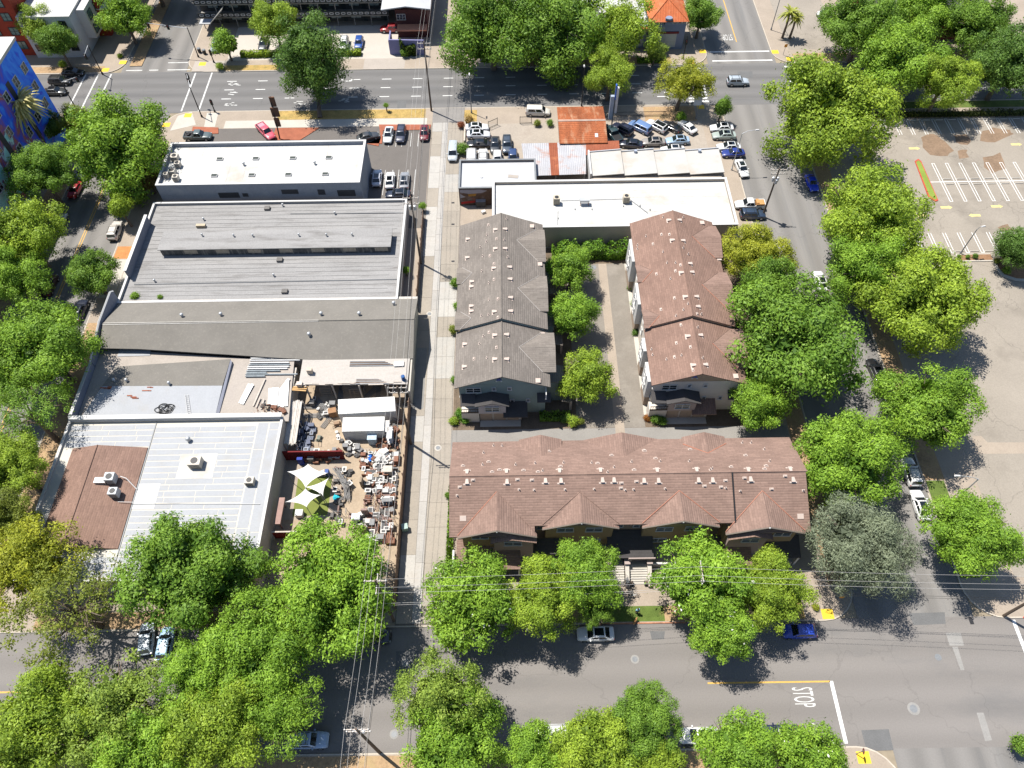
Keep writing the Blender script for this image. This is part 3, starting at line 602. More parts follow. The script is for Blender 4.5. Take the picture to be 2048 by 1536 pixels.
# ---- C: olive gabled warehouse
def gable_roof(parent, axis, a0, a1, c0, cr, c1, z0, zr, z1, m, t=0.14, name='roof'):
    """axis 'x': ridge runs along x from a0 to a1 at y = cr; eaves at y = c0 (z0) and y = c1 (z1)"""
    out = []
    for e, ze in ((c0, z0), (c1, z1)):
        if e is None: continue
        s = MB(); q = [(a0, e, ze), (a1, e, ze), (a1, cr, zr), (a0, cr, zr)]
        if axis == 'y': q = [(p[1], p[0], p[2]) for p in q]
        s.slab(q, t); out.append(part(name, s, m, parent))
    s = MB(); q = [(a0, cr, zr+0.03), (a1, cr, zr+0.03)]
    if axis == 'y': q = [(p[1], p[0], p[2]) for p in q]
    s.tube(q, 0.09, 6); part('ridge_cap', s, m, parent)
    return out
Cb = thing('warehouse', 'long olive gabled warehouse with a white stepped parapet facing the side street', 'building', (-40, 74, PADZ-0.02))
wallC = mat('bone_wall', (0.52, 0.48, 0.42), 0.85, 0.1, 0.4, 4, stain=(0.36, 0.31, 0.26), stain_scale=0.4, stain_amt=0.5)
w = MB(); w.b2(-63.9, -37.0, 71.0, 79.6, 0.1, 3.9); w.b2(-37.0, -15.4, 68.3, 79.6, 0.1, 3.9); part('wall', w, wallC, Cb)
w = MB(); w.add([(-15.25, 68.0, 3.85), (-15.25, 79.8, 3.85), (-15.25, 73.9, 5.85), (-15.45, 68.0, 3.85), (-15.45, 79.8, 3.85), (-15.45, 73.9, 5.85)], [(0, 1, 2), (5, 4, 3), (0, 3, 4, 1), (1, 4, 5, 2), (2, 5, 3, 0)]); part('gable_wall', w, wallC, Cb)
cr = gable_roof(Cb, 'x', -63.6, -15.1, None, 74.0, 79.9, 4.0, 6.0, 4.0, ROOFO)
s = MB(); zc_ = lambda y: 6-(74-y)/3.05
s.slab([(-63.6, 70.2, zc_(70.2)), (-57.5, 70.0, zc_(70.0)), (-30.5, 67.9, zc_(67.9)), (-15.1, 67.9, zc_(67.9)), (-15.1, 74, 6.0), (-63.6, 74, 6.0)], 0.14); part('roof', s, ROOFO, Cb)
m = MB(); m.slab([(-63.6, 73.8, 6.0), (-30, 73.85, 6.03), (-30, 74.15, 6.03), (-63.6, 74.2, 6.0)], 0.02); part('ridge_flashing', m, mat('ridge_white', (0.6, 0.58, 0.55), 0.8, 0.2, 1, 5), Cb)
for x, y, z in [(-51.79, 75.7, 5.43), (-45.68, 75.82, 5.39), (-29.84, 75.55, 5.48), (-23.83, 75.39, 5.54), (-31.25, 71.69, 5.23), (-18.75, 78.24, 4.59)]: turbine(Cb, x, y, z-0.05, 0.3)
pb = MB(); pb.add([(-64.25, 67.5, 0.1), (-64.25, 80.6, 0.1), (-64.25, 80.6, 5.7), (-64.25, 78.6, 6.2), (-64.25, 70.5, 6.2), (-64.25, 67.5, 5.0)], [(0, 1, 2, 3, 4, 5)])
pb = MB(); prof = [(67.5, 0.1), (80.8, 0.1), (80.8, 5.7), (80.2, 6.3), (74.2, 6.3), (67.5, 4.9)]; n = len(prof)
pb.add([(-64.3, a, b) for a, b in prof]+[(-63.95, a, b) for a, b in prof], [tuple(range(n)), tuple(range(2*n-1, n-1, -1))]+[(i, n+i, n+(i+1) % n, (i+1) % n) for i in range(n)])
part('parapet_wall', pb, mat('shade_blue_wall', (0.24, 0.25, 0.30), 0.85, 0.12, 0.4, 4), Cb)  # blue of the wall's shaded face put into its colour
cp = MB(); cp.tube([(-64.12, 80.9, 5.75), (-64.12, 80.2, 6.36), (-64.12, 74.2, 6.36), (-64.12, 67.4, 4.96)], 0.17, 4); part('parapet_coping', cp, WHITE, Cb)
fl = MB(); fl.b2(-63, -15.2, 79.9, 80.6, 3.5, 3.75); part('gutter_flashing', fl, mat('bleached_flashing', (0.55, 0.51, 0.46), 0.85, 0.25, 0.8, 3), Cb)
# ---- lower wings behind C, above the salvage yard
Wg = thing('workshop_wing', 'patched low workshop roofs of tan, olive and pale blue sheets left of the salvage yard', 'building', (-52, 62, PADZ-0.02))
w = MB(); w.b2(-63.9, -37.0, 57.6, 68.0, 0.1, 3.3); part('wall', w, wallC, Wg)
s = MB(); s.slab([(-63.9, 57.7, 3.5), (-36.5, 57.7, 3.5), (-36.5, 68.2, 3.62), (-63.9, 70.9, 3.66)], 0.15); part('flat_roof', s, ROOFT, Wg)
s = MB(); s.slab([(-60.38, 67.06, 4.2), (-43.12, 68.16, 4.2), (-43.49, 63.47, 3.9), (-61.59, 63.7, 3.9)], 0.12); part('olive_roof', s, ROOFO, Wg)
s = MB(); s.slab([(-61.6, 63.72, 3.88), (-43.5, 63.48, 3.88), (-43.54, 58.1, 3.75), (-63.19, 58.44, 3.75)], 0.12); part('pale_roof', s, ROOFS, Wg)
s = MB(); s.slab([(-61.14, 71.52, 3.75), (-56.35, 71.43, 3.75), (-55.99, 69.42, 3.72), (-61.0, 69.32, 3.72)], 0.06); part('metal_sheet', s, ROOFS, Wg)
s = MB(); s.slab([(-43.1, 68.07, 4.2), (-42.83, 67.66, 4.1), (-43.1, 58.18, 3.6), (-43.54, 58.1, 3.75)], 1.0); part('end_board', s, mat('shade_blue_wall'), Wg)
pb = MB(); pb.b2(-64.3, -63.95, 57.6, 67.4, 0.1, 4.9); part('parapet_wall', pb, mat('shade_blue_wall'), Wg)
pb = MB(); pb.b2(-64.35, -63.9, 57.6, 67.4, 4.9, 4.97); part('parapet_coping', pb, WHITE, Wg)
for x, y in [(-59.97, 64.52), (-58.08, 64.48), (-51.5, 63.82)]: turbine(Wg, x, y, 3.9, 0.25)
rnd = random.Random(3)
for k in range(12):
    x, y = rnd.choice([(-61.19, 63.55), (-55.95, 63.64), (-54.63, 62.89), (-56.15, 61.58), (-56.95, 61.77), (-46.59, 63.83), (-54.35, 63.24), (-60.53, 63.36)]); m = MB(); m.box((x+rnd.uniform(-0.5, 0.5), y+rnd.uniform(-0.2, 0.2), 3.92), (rnd.uniform(0.4, 1.0), 0.14, 0.05)); part('loose_brick', m, BRICK, Wg)

# ---- tall shed wing above the yard with the flat tan roof
Sh = thing('yard_shed', 'open-fronted shed with a bleached flat roof at the top of the salvage yard', 'shed', (-24, 65, PADZ-0.02))
s = MB(); s.slab([(-32.07, 68.29, 4.0), (-15.6, 67.99, 4.0), (-15.68, 63.24, 3.9), (-32.06, 63.36, 3.9)], 0.16); shr = part('roof', s, mat('bleached_deck', (0.47, 0.435, 0.395), 0.9, 0.12, 0.5, 4, stain=(0.36, 0.31, 0.27), stain_scale=0.5, stain_amt=0.6, stretch=(0.5, 2, 1)), Sh)
w = MB(); w.b2(-15.5, -15.25, 62.0, 68.0, 0.1, 3.8); w.b2(-31.5, -15.6, 67.6, 67.85, 0.1, 3.7); part('wall', w, wallC, Sh)
for x in (-31, -27, -23, -19, -15.8):
    m = MB(); m.box((x, 63.2, 1.95), (0.2, 0.2, 3.7)); part('post', m, WOODB, Sh)
for k in range(9):
    x = -30+k*1.6; m = MB(); m.box((x, 63.4+rnd.uniform(-0.3, 0.3), 4.0), (rnd.uniform(1.2, 3.4), 0.16, 0.08), rnd.uniform(-0.04, 0.04)); part('loose_board', m, WOODB, Sh)
Pr = thing('pipe_storage_deck', 'raised deck roof stacked with grey pipes beside the yard shed', 'shed', (-35, 63, PADZ-0.02))
s = MB(); s.slab([(-40.39, 69.62, 3.7), (-33.55, 69.5, 3.7), (-32.71, 57.21, 3.5), (-40.55, 57.34, 3.5)], 0.2); part('deck', s, ROOFT, Pr)
w = MB(); w.b2(-39, -33, 58.0, 67.0, 0.1, 3.3); part('wall', w, wallC, Pr)

# ---- D: low building with blue-grey sheet roof and brown shingled inset
D, Droof, dz = flat_building('corner_shop_building', 'low corner building with a pale blue sheet roof and a brown shingled hump', -64.2, -33.2, 33.2, 57.3, 4.6,
                             mat('cream_wall', (0.5, 0.46, 0.4), 0.85, 0.1, 0.4, 4), mat('white_seam_coating', (0.58, 0.545, 0.475), 0.8, 0.06, 0.6, 4), 0.3, 0.3, WHITE)
rnd = random.Random(12)
def sheets(x0f, x1f, y0, y1, step=0.93):
    y = y0
    while y+step <= y1+0.01:
        x = x0f(y); xe = x1f(y)
        while x < xe-0.4:
            L = min(rnd.uniform(3.5, 7.5), xe-x)
            if xe-x-L < 1.0: L = xe-x
            m = MB(); m.b2(x+0.05, x+L-0.05, y+0.07, y+step-0.07, dz+0.001, dz+0.012+rnd.uniform(0, 0.01)); part('roofing_sheet', m, ROOFS, Droof); x += L
        y += step
bxl = -62.21; bxr = -51.68; byf = 52.66; byn = 37.61
sheets(lambda y: bxr+0.25, lambda y: -36.9, 33.8, 56.6)
sheets(lambda y: -63.7, lambda y: bxr+0.1, byf+0.2, 56.6)
sheets(lambda y: -63.7, lambda y: bxr+0.1, 33.8, byn-0.2)
for x in (-36.8, -35.1):
    y = 33.8
    while y < 56:
        L = min(rnd.uniform(5, 9), 56.6-y); m = MB(); m.b2(x+0.06, x+1.55, y+0.05, y+L-0.05, dz+0.001, dz+0.015); part('roofing_sheet', m, ROOFS, Droof); y += L
ridx = -58.36
gable_roof(D, 'y', byn, byf, bxl-0.1, ridx, bxr, 4.45, 5.4, 4.45, SHBRN)
w = MB()
for yy, s_ in ((byn+0.3, -1), (byf-0.3, 1)): w.add([(bxl, yy, 4.3), (bxr, yy, 4.3), (ridx, yy, 5.3)], [(0, 1, 2) if s_ < 0 else (2, 1, 0)])
part('gable_end', w, WHITE, D)
m = MB(); m.b2(bxr+0.06, bxr+0.2, 33.6, 57, dz, dz+0.09); part('roof_step', m, MIDM, D)
for x0, x1, y0, y1 in ((-46.63, -41.57, 47.68, 51.61), (-51.81, -48.47, 43.21, 47.03)):
    m = MB(); m.b2(x0, x1, y0, y1, dz+0.02, dz+0.032); part('white_patch', m, ROOFW, D)
ac_unit(D, *(-44.1, 49.85), dz, 1.7, 1.35, 1.2)
ac_unit(D, *(-36.05, 46.89), dz, 1.2, 1.0, 0.9)
turbine(D, *(-46.11, 53.75), dz, 0.38)
ac_unit(D, *(-54.82, 47.25), 5.0, 1.3, 1.2, 1.2, mat('unit_grey', (0.5, 0.52, 0.54), 0.5, 0.08, 1, 5)); ac_unit(D, *(-53.81, 45.14), 4.85, 1.15, 1.05, 1.2, mat('unit_grey'))
m = MB(); px, py = (-56.19, 47.05); m.box((px, py, 5.35), (1.7, 0.8, 0.55)); part('duct_box', m, DUCT, D)
pp = MB(); pp.tube([(*(-53.81, 47.72), 5.3), (*(-52.96, 47.45), 5.2), (*(-51.46, 46.11), 4.5)], 0.06); pp.tube([(*(-53.31, 44.09), 4.9), (*(-45.09, 43.94), 4.4), (*(-34.23, 43.69), 4.4)], 0.04); part('conduit', pp, TRIMW, D)
m = MB(); m.b2(-63.9, -33.5, 57.0, 57.32, 4.6, 5.15); part('party_wall', m, mat('party_grey', (0.45, 0.46, 0.48), 0.8, 0.1, 1, 5), D)
m = MB(); m.b2(-64.0, -33.3, 57.0, 57.7, 5.15, 5.25); part('party_coping', m, WHITE, D)

# ---- H: white flat building behind the townhouses, H2 mural building, H3 stepped roofs, rusty roofs
Hb, Hroof, hz = flat_building('commercial_building', 'long white flat roofed building directly behind the two townhouse rows', -3.0, 39.4, 94.7, 106.7, 5.0,
                              mat('warm_wall', (0.44, 0.38, 0.31), 0.85, 0.08, 0.5, 4), ROOFW, 0.55, 0.35, WHITE)
hy0 = 94.7
for x, y in [(8.37, 101.22), (20.7, 101.34)]: ac_unit(Hb, x, y, hz, 1.15, 1.0, 1.35, mat('swamp_cooler', (0.5, 0.44, 0.34), 0.7, 0.12, 1, 5))
x, y = (13.29, 100.9)
m = MB(); m.box((x, y, hz+1.0), (1.7, 0.9, 0.5)); o = part('vent_hood', m, DUCT, Hb)
m = MB()
for i in (-1, 1):
    for j in (-1, 1): m.box((x+i*0.7, y+j*0.35, hz+0.4), (0.08, 0.08, 0.8))
part('hood_leg', m, RUSTX, o)
pp = MB(); pp.tube([(*(9.21, 101.78), hz+0.12), (*(21.35, 102.03), hz+0.12), (*(24.31, 98.28), hz+0.12)], 0.04); pp.tube([(*(8.56, 99.37), hz+0.1), (*(8.3, 95.65), hz+0.1)], 0.03); part('roof_pipe', pp, MIDM, Hroof)
for x, y in [(11.58, 99.54), (14.57, 99.47), (20.19, 100.11), (23.12, 100.18), (24.77, 99.13), (8.47, 97.35)]: m = MB(); m.cyl((x, y, hz), 0.09, 0.3, 8); part('vent_pipe', m, MIDM, Hroof)

roof_seams(Hroof, -2.6, 39.0, hy0+0.4, 106.3, hz, 1.85, 'x')
H2, H2roof, h2z = flat_building('mural_building', 'small grey roofed building with a dark painted mural wall beside the alley', -9.2, 5.0, 105.8, 113.62, 4.2,
                                mat('h2_wall', (0.22, 0.19, 0.17), 0.85, 0.2, 0.5, 4), ROOFLG, 0.45, 0.25, MIDM)
m = MB(); m.b2(-9.1, -3.1, 105.74, 105.79, 0.2, 4.0); mur = part('mural', m, mat('mural_ground', (0.11, 0.065, 0.045), 0.8, 0.3, 0.5, 3, stain=(0.3, 0.27, 0.3), stain_scale=0.5, stain_amt=0.7), H2)
for pts, c in (([(-9.0, 3.9), (-5.2, 3.9), (-4.0, 3.6), (-5.0, 3.1), (-7.4, 2.9), (-9.0, 3.3)], (0.30, 0.28, 0.32)), ([(-8.9, 0.5), (-5.6, 0.9), (-5.0, 1.4), (-6.5, 1.3), (-8.9, 1.0)], (0.38, 0.02, 0.02)), ([(-7.6, 2.8), (-6.0, 3.0), (-6.2, 2.4), (-7.4, 2.3)], (0.34, 0.17, 0.03)), ([(-9.0, 2.9), (-8.0, 2.2), (-9.0, 1.9)], (0.33, 0.32, 0.36)), ([(-6.6, 2.0), (-6.0, 1.5), (-6.3, 1.2), (-7.0, 1.9)], (0.2, 0.07, 0.05))):
    m = MB(); m.add([(a, 105.73, b) for a, b in pts], [tuple(range(len(pts)))]); part('mural_shape', m, OBJC, mur, 0, c)
x, y = (-4.42, 109.5); m = MB(); m.box((x+5.2, y-0.2, h2z+0.03), (1.9, 0.8, 0.05), -0.15); part('roof_board', m, ROOFT, H2)
m = MB(); m.cyl((*(-5.06, 109.24), h2z), 0.25, 0.12, 12); part('vent_pipe', m, TRIMW, H2)

H3 = thing('workshop_building', 'white workshop with four stepped roof bays facing the used car lot', 'building', (27, 110, PADZ-0.02))
w = MB(); w.b2(15.2, 39.2, 106.9, 113.6, 0.1, 3.6); part('wall', w, mat('warm_wall'), H3)
xs = [15.29, 21.22, 27.34, 33.26, 39.64]
yn, yf = 108.36+0.5, 115.35
for i in range(4):
    s = MB(); s.slab([(xs[i]+0.05, yn, 4.0), (xs[i+1]-0.05, yn, 4.45), (xs[i+1]-0.05, yf, 4.45), (xs[i]+0.05, yf, 4.0)], 0.14); part('roof_bay', s, mat('bone_membrane', (0.47, 0.455, 0.43), 0.8, 0.06, 0.4, 4, stain=(0.42, 0.35, 0.27), stain_scale=0.25, stain_amt=0.7), H3)
    s = MB(); s.add([(xs[i], yf+0.1, 3.3), (xs[i+1], yf+0.1, 3.3), (xs[i+1], yf+0.1, 4.65), (xs[i], yf+0.1, 4.15), (xs[i], yf+0.3, 3.3), (xs[i+1], yf+0.3, 3.3), (xs[i+1], yf+0.3, 4.65), (xs[i], yf+0.3, 4.15)], [(0, 1, 2, 3), (7, 6, 5, 4), (3, 2, 6, 7), (0, 4, 5, 1), (1, 5, 6, 2), (0, 3, 7, 4)]); part('parapet', s, mat('slate_pale', (0.42, 0.43, 0.45), 0.8, 0.08, 1, 4), H3)
s = MB(); s.b2(xs[0]-0.35, xs[0]-0.05, yn, yf+0.2, 0.1, 4.5); part('end_wall', s, WHITE, H3)
for x, y in [(23.9, 115.0), (35.93, 114.87)]: m = MB(); m.cyl((x, y, 3.8), 0.3, 0.9, 12); part('flue', m, mat('flue_blue', (0.36, 0.4, 0.48), 0.6, 0.1, 1, 5), H3, 40)

Ru = thing('rusty_office', 'small car lot office under a bright rust orange ribbed metal roof', 'building', (13, 122, PADZ-0.02))
rx0, ry0 = (9.79, 118.68); rx1, ry1 = (19.04, 129.89); ryr = 124.65
w = MB(); w.b2(rx0+0.3, rx1-0.2, ry0+0.3, ry1-0.3, 0.1, 3.45); part('wall', w, mat('office_wall', (0.4, 0.36, 0.3), 0.85, 0.1, 1, 4), Ru)
gable_roof(Ru, 'x', rx0, rx1, ry0, ryr, ry1, 3.6, 4.3, 3.6, RUST, 0.1)
zz = lambda y: 4.3-0.7*(ryr-y)/(ryr-ry0) if y < ryr else 4.3-0.7*(y-ryr)/(ry1-ryr)
y = ry0+0.2
while y < ry1:
    m = MB(); m.box(((rx0+rx1)/2, y, zz(y)+0.01), (rx1-rx0, 0.05, 0.035)); part('metal_rib', m, RUST, Ru); y += 0.5
m = MB(); m.box(((rx0+rx1)/2, ryr, 4.34), (rx1-rx0, 0.45, 0.06)); part('ridge_flashing', m, WOODB, Ru)
for x, y in [(17.14, 122.41), (17.01, 120.6)]: m = MB(); m.slab([(x-0.3, y-0.45, 3.83), (x+0.3, y-0.45, 3.83), (x+0.3, y+0.45, 4.02), (x-0.3, y+0.45, 4.02)], 0.04); part('skylight_sheet', m, DUCT, Ru)
Cn = thing('carport', 'pale corrugated carport with rust stained sheets below the orange roof', 'carport', (12, 114, PADZ-0.02))
c0 = (2.52, 119.36, 3.2); c1 = (21.31, 119.57, 3.4); c2 = (21.25, 116.58, 3.2); c3 = (15.03, 116.28, 3.2); c4 = (14.37, 110.58, 3.0); c5 = (3.18, 110.27, 3.0)
def lerp(a, b, t): return tuple(a[i]+(b[i]-a[i])*t for i in range(3))
for k, (t0, t1, mm, nm) in enumerate(((0, 0.12, CORRW, 0), (0.12, 0.42, CORRW, 0), (0.42, 0.555, RUSTX, 0), (0.555, 1, CORRW, 0))):
    top1 = (14.95, 119.39, 3.3)
    s = MB(); s.slab([lerp(c5, c4, t0), lerp(c5, c4, t1), lerp(c0, top1, t1), lerp(c0, top1, t0)], 0.08); part('roof_sheet', s, mm, Cn)
s = MB(); s.slab([(14.7, 115.65, 3.25), c2, c1, (14.94, 119.33, 3.35)], 0.08); part('roof_sheet', s, RUSTX, Cn)
for i in range(30):
    t_ = (i+0.5)/30; a = lerp(c5, c4, t_); b = lerp(c0, (14.95, 119.39, 3.3), t_); m = MB(); m.tube([(a[0], a[1], a[2]+0.01), (b[0], b[1], b[2]+0.01)], 0.045, 5); part('metal_rib', m, RUSTX if 0.42 < t_ < 0.555 else CORRW, Cn)
for x in (c5[0]+0.3, (c5[0]+c4[0])/2, c4[0]-0.3):
    for y in (c5[1]+0.3, c0[1]-0.3): m = MB(); m.box((x, y, 1.55), (0.14, 0.14, 2.9)); part('post', m, MIDM, Cn)

# ================================================================ TOWNHOUSES
_vm = {}
def vent_mesh(kind, face):
    if (kind, face) in _vm: return _vm[(kind, face)]
    m = MB()
    if kind == 'big':
        m.box((0, -0.3, 0.02), (0.95, 0.22, 0.04)); m.add([(-0.26, -0.25, 0.03), (0.26, -0.25, 0.03), (0.17, 0.4, 0.03), (-0.17, 0.4, 0.03), (-0.26, -0.25, 0.3), (0.26, -0.25, 0.3), (0.17, 0.4, 0.1), (-0.17, 0.4, 0.1)],
              [(4, 5, 6, 7), (1, 2, 6, 5), (3, 0, 4, 7), (2, 3, 7, 6)]); m.add([(-0.23, -0.253, 0.05), (0.23, -0.253, 0.05), (0.23, -0.253, 0.27), (-0.23, -0.253, 0.27)], [(0, 1, 2, 3)], 1)
    elif kind == 'mid': m.box((0, 0, 0.02), (0.55, 0.36, 0.04)); m.box((0, 0.02, 0.12), (0.36, 0.22, 0.2), 0, 0, 0.8)
    else: m.box((0, 0, 0.015), (0.3, 0.28, 0.03)); m.cyl((0, 0.02, 0.03), 0.075, 0.38, 8)
    _vm[(kind, face)] = m.mesh('roof_vent', [VENT, DARKM]); return _vm[(kind, face)]
def vents(roof, pts, kind, rot, tilt):
    for p in pts:
        o = link('roof_vent', vent_mesh(kind, 0), roof, Vector(p)-wl(roof)+Vector((0, 0, 0.005))); o.rotation_euler = (tilt if kind != 'small' else tilt*0.6, 0, rot)
PIT = math.atan(3/6.9)

def gable_front(parent, x0, x1, xr, y, z0, zr, m, t=0.15, name='gable_wall'):
    w = MB(); w.add([(x0, y, z0), (x1, y, z0), (xr, y, zr), (x0, y+t, z0), (x1, y+t, z0), (xr, y+t, zr)], [(0, 1, 2), (5, 4, 3), (0, 3, 4, 1), (1, 4, 5, 2), (2, 5, 3, 0)]); return part(name, w, m, parent)
TAUPE = mat('taupe_stucco', (0.30, 0.245, 0.20), 0.9, 0.06, 0.5, 5); SAGE = mat('sage_siding', (0.26, 0.335, 0.32), 0.85, 0.06, 0.5, 5, stripe=('Z', 0.2, 0.02))
OCHRE = mat('ochre_siding', (0.36, 0.27, 0.15), 0.85, 0.06, 0.5, 5, stripe=('Z', 0.2, 0.02)); PINKS = mat('rose_stucco', (0.42, 0.34, 0.31), 0.9, 0.06, 0.5, 5)
CREAM = mat('cream_stucco', (0.66, 0.60, 0.53), 0.9, 0.05, 0.5, 5); TANS = mat('tan_siding', (0.42, 0.31, 0.215), 0.85, 0.06, 0.5, 5, stripe=('Z', 0.2, 0.02))
NAVYR = mat('dark_porch_shingle', (0.075, 0.07, 0.07), 0.95, 0.15, 0.6, 5, stripe=('Y', 0.16, 0.02)); GARD = mat('garage_door', (0.40, 0.31, 0.24), 0.8, 0.06, 0.5, 5, stripe=('X', 0.3, 0.01))

# ---- E: the front row
E = thing('townhouse_row', 'long brown shingled townhouse row with four front gables and entry steps', 'townhouse', (14.6, 44, PADZ-0.02))
w = MB(); w.b2(-7.6, 36.9, 39.4, 49.9, 0.1, 8.0); part('wall', w, TAUPE, E)
for x0, x1 in ((-7.55, 36.85),):
    for xx, sgn in ((-7.6, -1), (36.9, 1)):
        w = MB(); w.add([(xx, 38.3, 8.0), (xx, 49.9, 8.0), (xx, 44.05, 10.75), (xx-0.12*sgn, 38.3, 8.0), (xx-0.12*sgn, 49.9, 8.0), (xx-0.12*sgn, 44.05, 10.75)], [(0, 1, 2), (5, 4, 3), (0, 3, 4, 1), (1, 4, 5, 2), (2, 5, 3, 0)]); part('gable_end', w, CREAM, E)
zE = lambda y: 11-abs(y-44.05)*(3/6.9)
s = MB(); s.slab([(-8.2, 50.7, zE(50.7)), (37.6, 50.7, zE(50.7)), (37.6, 44.05, 11), (-8.2, 44.05, 11)], 0.16); Efar = part('roof', s, SHBRY, E)
for x0, x1, ye in ((-8.2, 2.6, 37.05), (2.6, 27.9, 38.2), (28.05, 37.4, 37.05)):
    s = MB(); zo = 0.05 if x0 > 28 else 0
    s.slab([(x0, ye, zE(ye)-zo), (x1, ye, zE(ye)-zo), (x1, 44.05, 11-zo), (x0, 44.05, 11-zo)], 0.16); Enear = part('roof', s, SHBRY, E)
m = MB(); m.tube([(-8.2, 44.05, 11.02), (37.6, 44.05, 11.02)], 0.08); part('ridge_cap', m, SHBRY, E)
m = MB(); m.b2(27.9, 28.04, 38.2, 44.0, 8.0, 8.3); m = MB(); m.slab([(27.88, 38.2, zE(38.2)+0.12), (28.06, 38.2, zE(38.2)+0.12), (28.06, 44.0, 11.1), (27.88, 44.0, 11.1)], 0.3); part('fire_wall', m, TRIMB, E)
def front_gable(xr, hw, yf, zr, ze, ytop, wy, wallm, y_e):
    """cross gable on the near slope: ridge from (xr, ytop) to the front at yf; valleys run down to the eave line y_e"""
    for sgn in (-1, 1):
        xe = xr+sgn*hw; s = MB()
        s.slab([(xr, yf, zr), (xe, yf, ze), (xe, y_e+0.25, ze+0.02), (xr, ytop+0.25, zr+0.03)] if sgn < 0 else [(xe, yf, ze), (xr, yf, zr), (xr, ytop+0.25, zr+0.03), (xe, y_e+0.25, ze+0.02)], 0.14); part('gable_roof', s, SHBRX, E)
        v = MB(); v.tube([(xe, y_e+0.2, zE(y_e+0.2)+0.06), (xr, ytop+0.1, zr+0.03)], 0.05, 5); part('valley_flashing', v, VALLEY if (xr > 15 or sgn < 0) and xr != 8.42 else SHBRX, E)
        f = MB(); f.tube([(xr, yf-0.03, zr-0.1), (xe, yf-0.03, ze-0.1)], 0.11, 4); part('bargeboard', f, TAUPE, E)
    gable_front(E, xr-hw+0.5, xr+hw-0.5, xr, wy, ze-0.15, zr-0.35, wallm)
    w = MB(); w.b2(xr-hw+0.5, xr+hw-0.5, wy, 39.6, 0.1, ze-0.15); part('bay_wall', w, wallm, E)
front_gable(-2.15, 5.0, 36.95, 10.15, 8.0, 42.1, 37.6, OCHRE, 37.0)
front_gable(8.42, 4.85, 37.9, 10.1, 8.15, 41.9, 38.5, OCHRE, 38.1)
front_gable(21.1, 4.9, 37.9, 10.1, 8.15, 41.9, 38.5, OCHRE, 38.1)
front_gable(31.66, 5.0, 36.95, 10.0, 7.95, 41.75, 37.6, OCHRE, 37.0)
# lower forward gables between the gables
for xr, x0, x1 in ((-0.28, -3.02, 2.82), (30.13, 27.08, 32.77)):
    for xe in (x0, x1):
        s = MB(); s.slab([(xe, 36.4, 7.2), (xr, 36.4, 8.25), (xr, 38.9, 8.3), (xe, 38.9, 7.25)], 0.13); part('gable_roof', s, SHBRX, E)
    gable_front(E, x0+0.4, x1-0.4, xr, 36.9, 7.1, 7.95, PINKS); w = MB(); w.b2(x0+0.4, x1-0.4, 36.9, 38.8, 0.1, 7.1); part('bay_wall', w, PINKS, E)
    window(E, xr+0.1, 36.86, 6.0, 2.3, 1.1); 
    s = MB(); s.slab([(x0+0.2, 34.6, 2.9), (x0+3.8, 34.6, 2.9), (x0+3.8, 37.0, 3.7), (x0+0.2, 37.0, 3.7)], 0.14); part('porch_roof', s, SHBRY, E)
    for xx in (x0+0.4, x0+3.6): m = MB(); m.box((xx, 34.8, 1.5), (0.25, 0.25, 2.8)); part('porch_post', m, WHITE, E)
for x, z in [(6.58, 6.45), (10.29, 6.38), (19.4, 6.22), (23.12, 6.32), (10.33, 2.65), (19.1, 2.66)]: window(E, x, 38.46, z, 2.2, 1.15)
for x, z in [(-4.38, 6.73), (34.42, 6.24), (-3.83, 2.48)]: window(E, x, 37.56, z, 2.2, 1.15)
for x, z in [(3.38, 5.28), (13.81, 5.54), (15.98, 5.46)]: window(E, x, 39.36, z, 0.9, 1.0, 0, 1)
for x in (8.42, 21.1, -2.15, 31.66):
    m = MB(); m.ball((x, 37.8 if 0 < x < 30 else 36.85, 9.85), 0.13, 8, 5); part('gable_lamp', m, WHITE, E)
# covered entry between the middle gables: dark porch roof, doors
s = MB(); s.slab([(12.2, 35.9, 2.9), (18.2, 35.9, 2.9), (18.2, 39.3, 4.2), (12.2, 39.3, 4.2)], 0.15); part('porch_roof', s, NAVYR, E)
m = MB(); m.b2(14.9, 18.4, 35.75, 35.9, 2.55, 3.0); part('porch_fascia', m, PINKS, E)
for xx in (12.4, 15.3, 18.0): m = MB(); m.box((xx, 36.2, 1.9), (0.35, 0.35, 2.0)); part('porch_post', m, CREAM, E)
for xx in (13.3, 16.9): m = MB(); m.b2(xx, xx+1.0, 39.2, 39.42, 1.3, 3.4); part('door', m, mat('dark_door', (0.05, 0.06, 0.09), 0.5, 0.1, 1, 4), E)
for x0, x1, y0 in ((-7.6, -3.2, 35.6), (3.0, 6.5, 36.6), (26.2, 29.6, 36.6), (33.0, 37.4, 35.6)):
    s = MB(); s.slab([(x0, y0, 2.9), (x1, y0, 2.9), (x1, 38.4, 3.9), (x0, 38.4, 3.9)], 0.14); part('porch_roof', s, NAVYR if x0 > 0 else SHBRY, E)
    for xx in (x0+0.2, x1-0.2): m = MB(); m.box((xx, y0+0.2, 1.5), (0.25, 0.25, 2.8)); part('porch_post', m, WHITE, E)
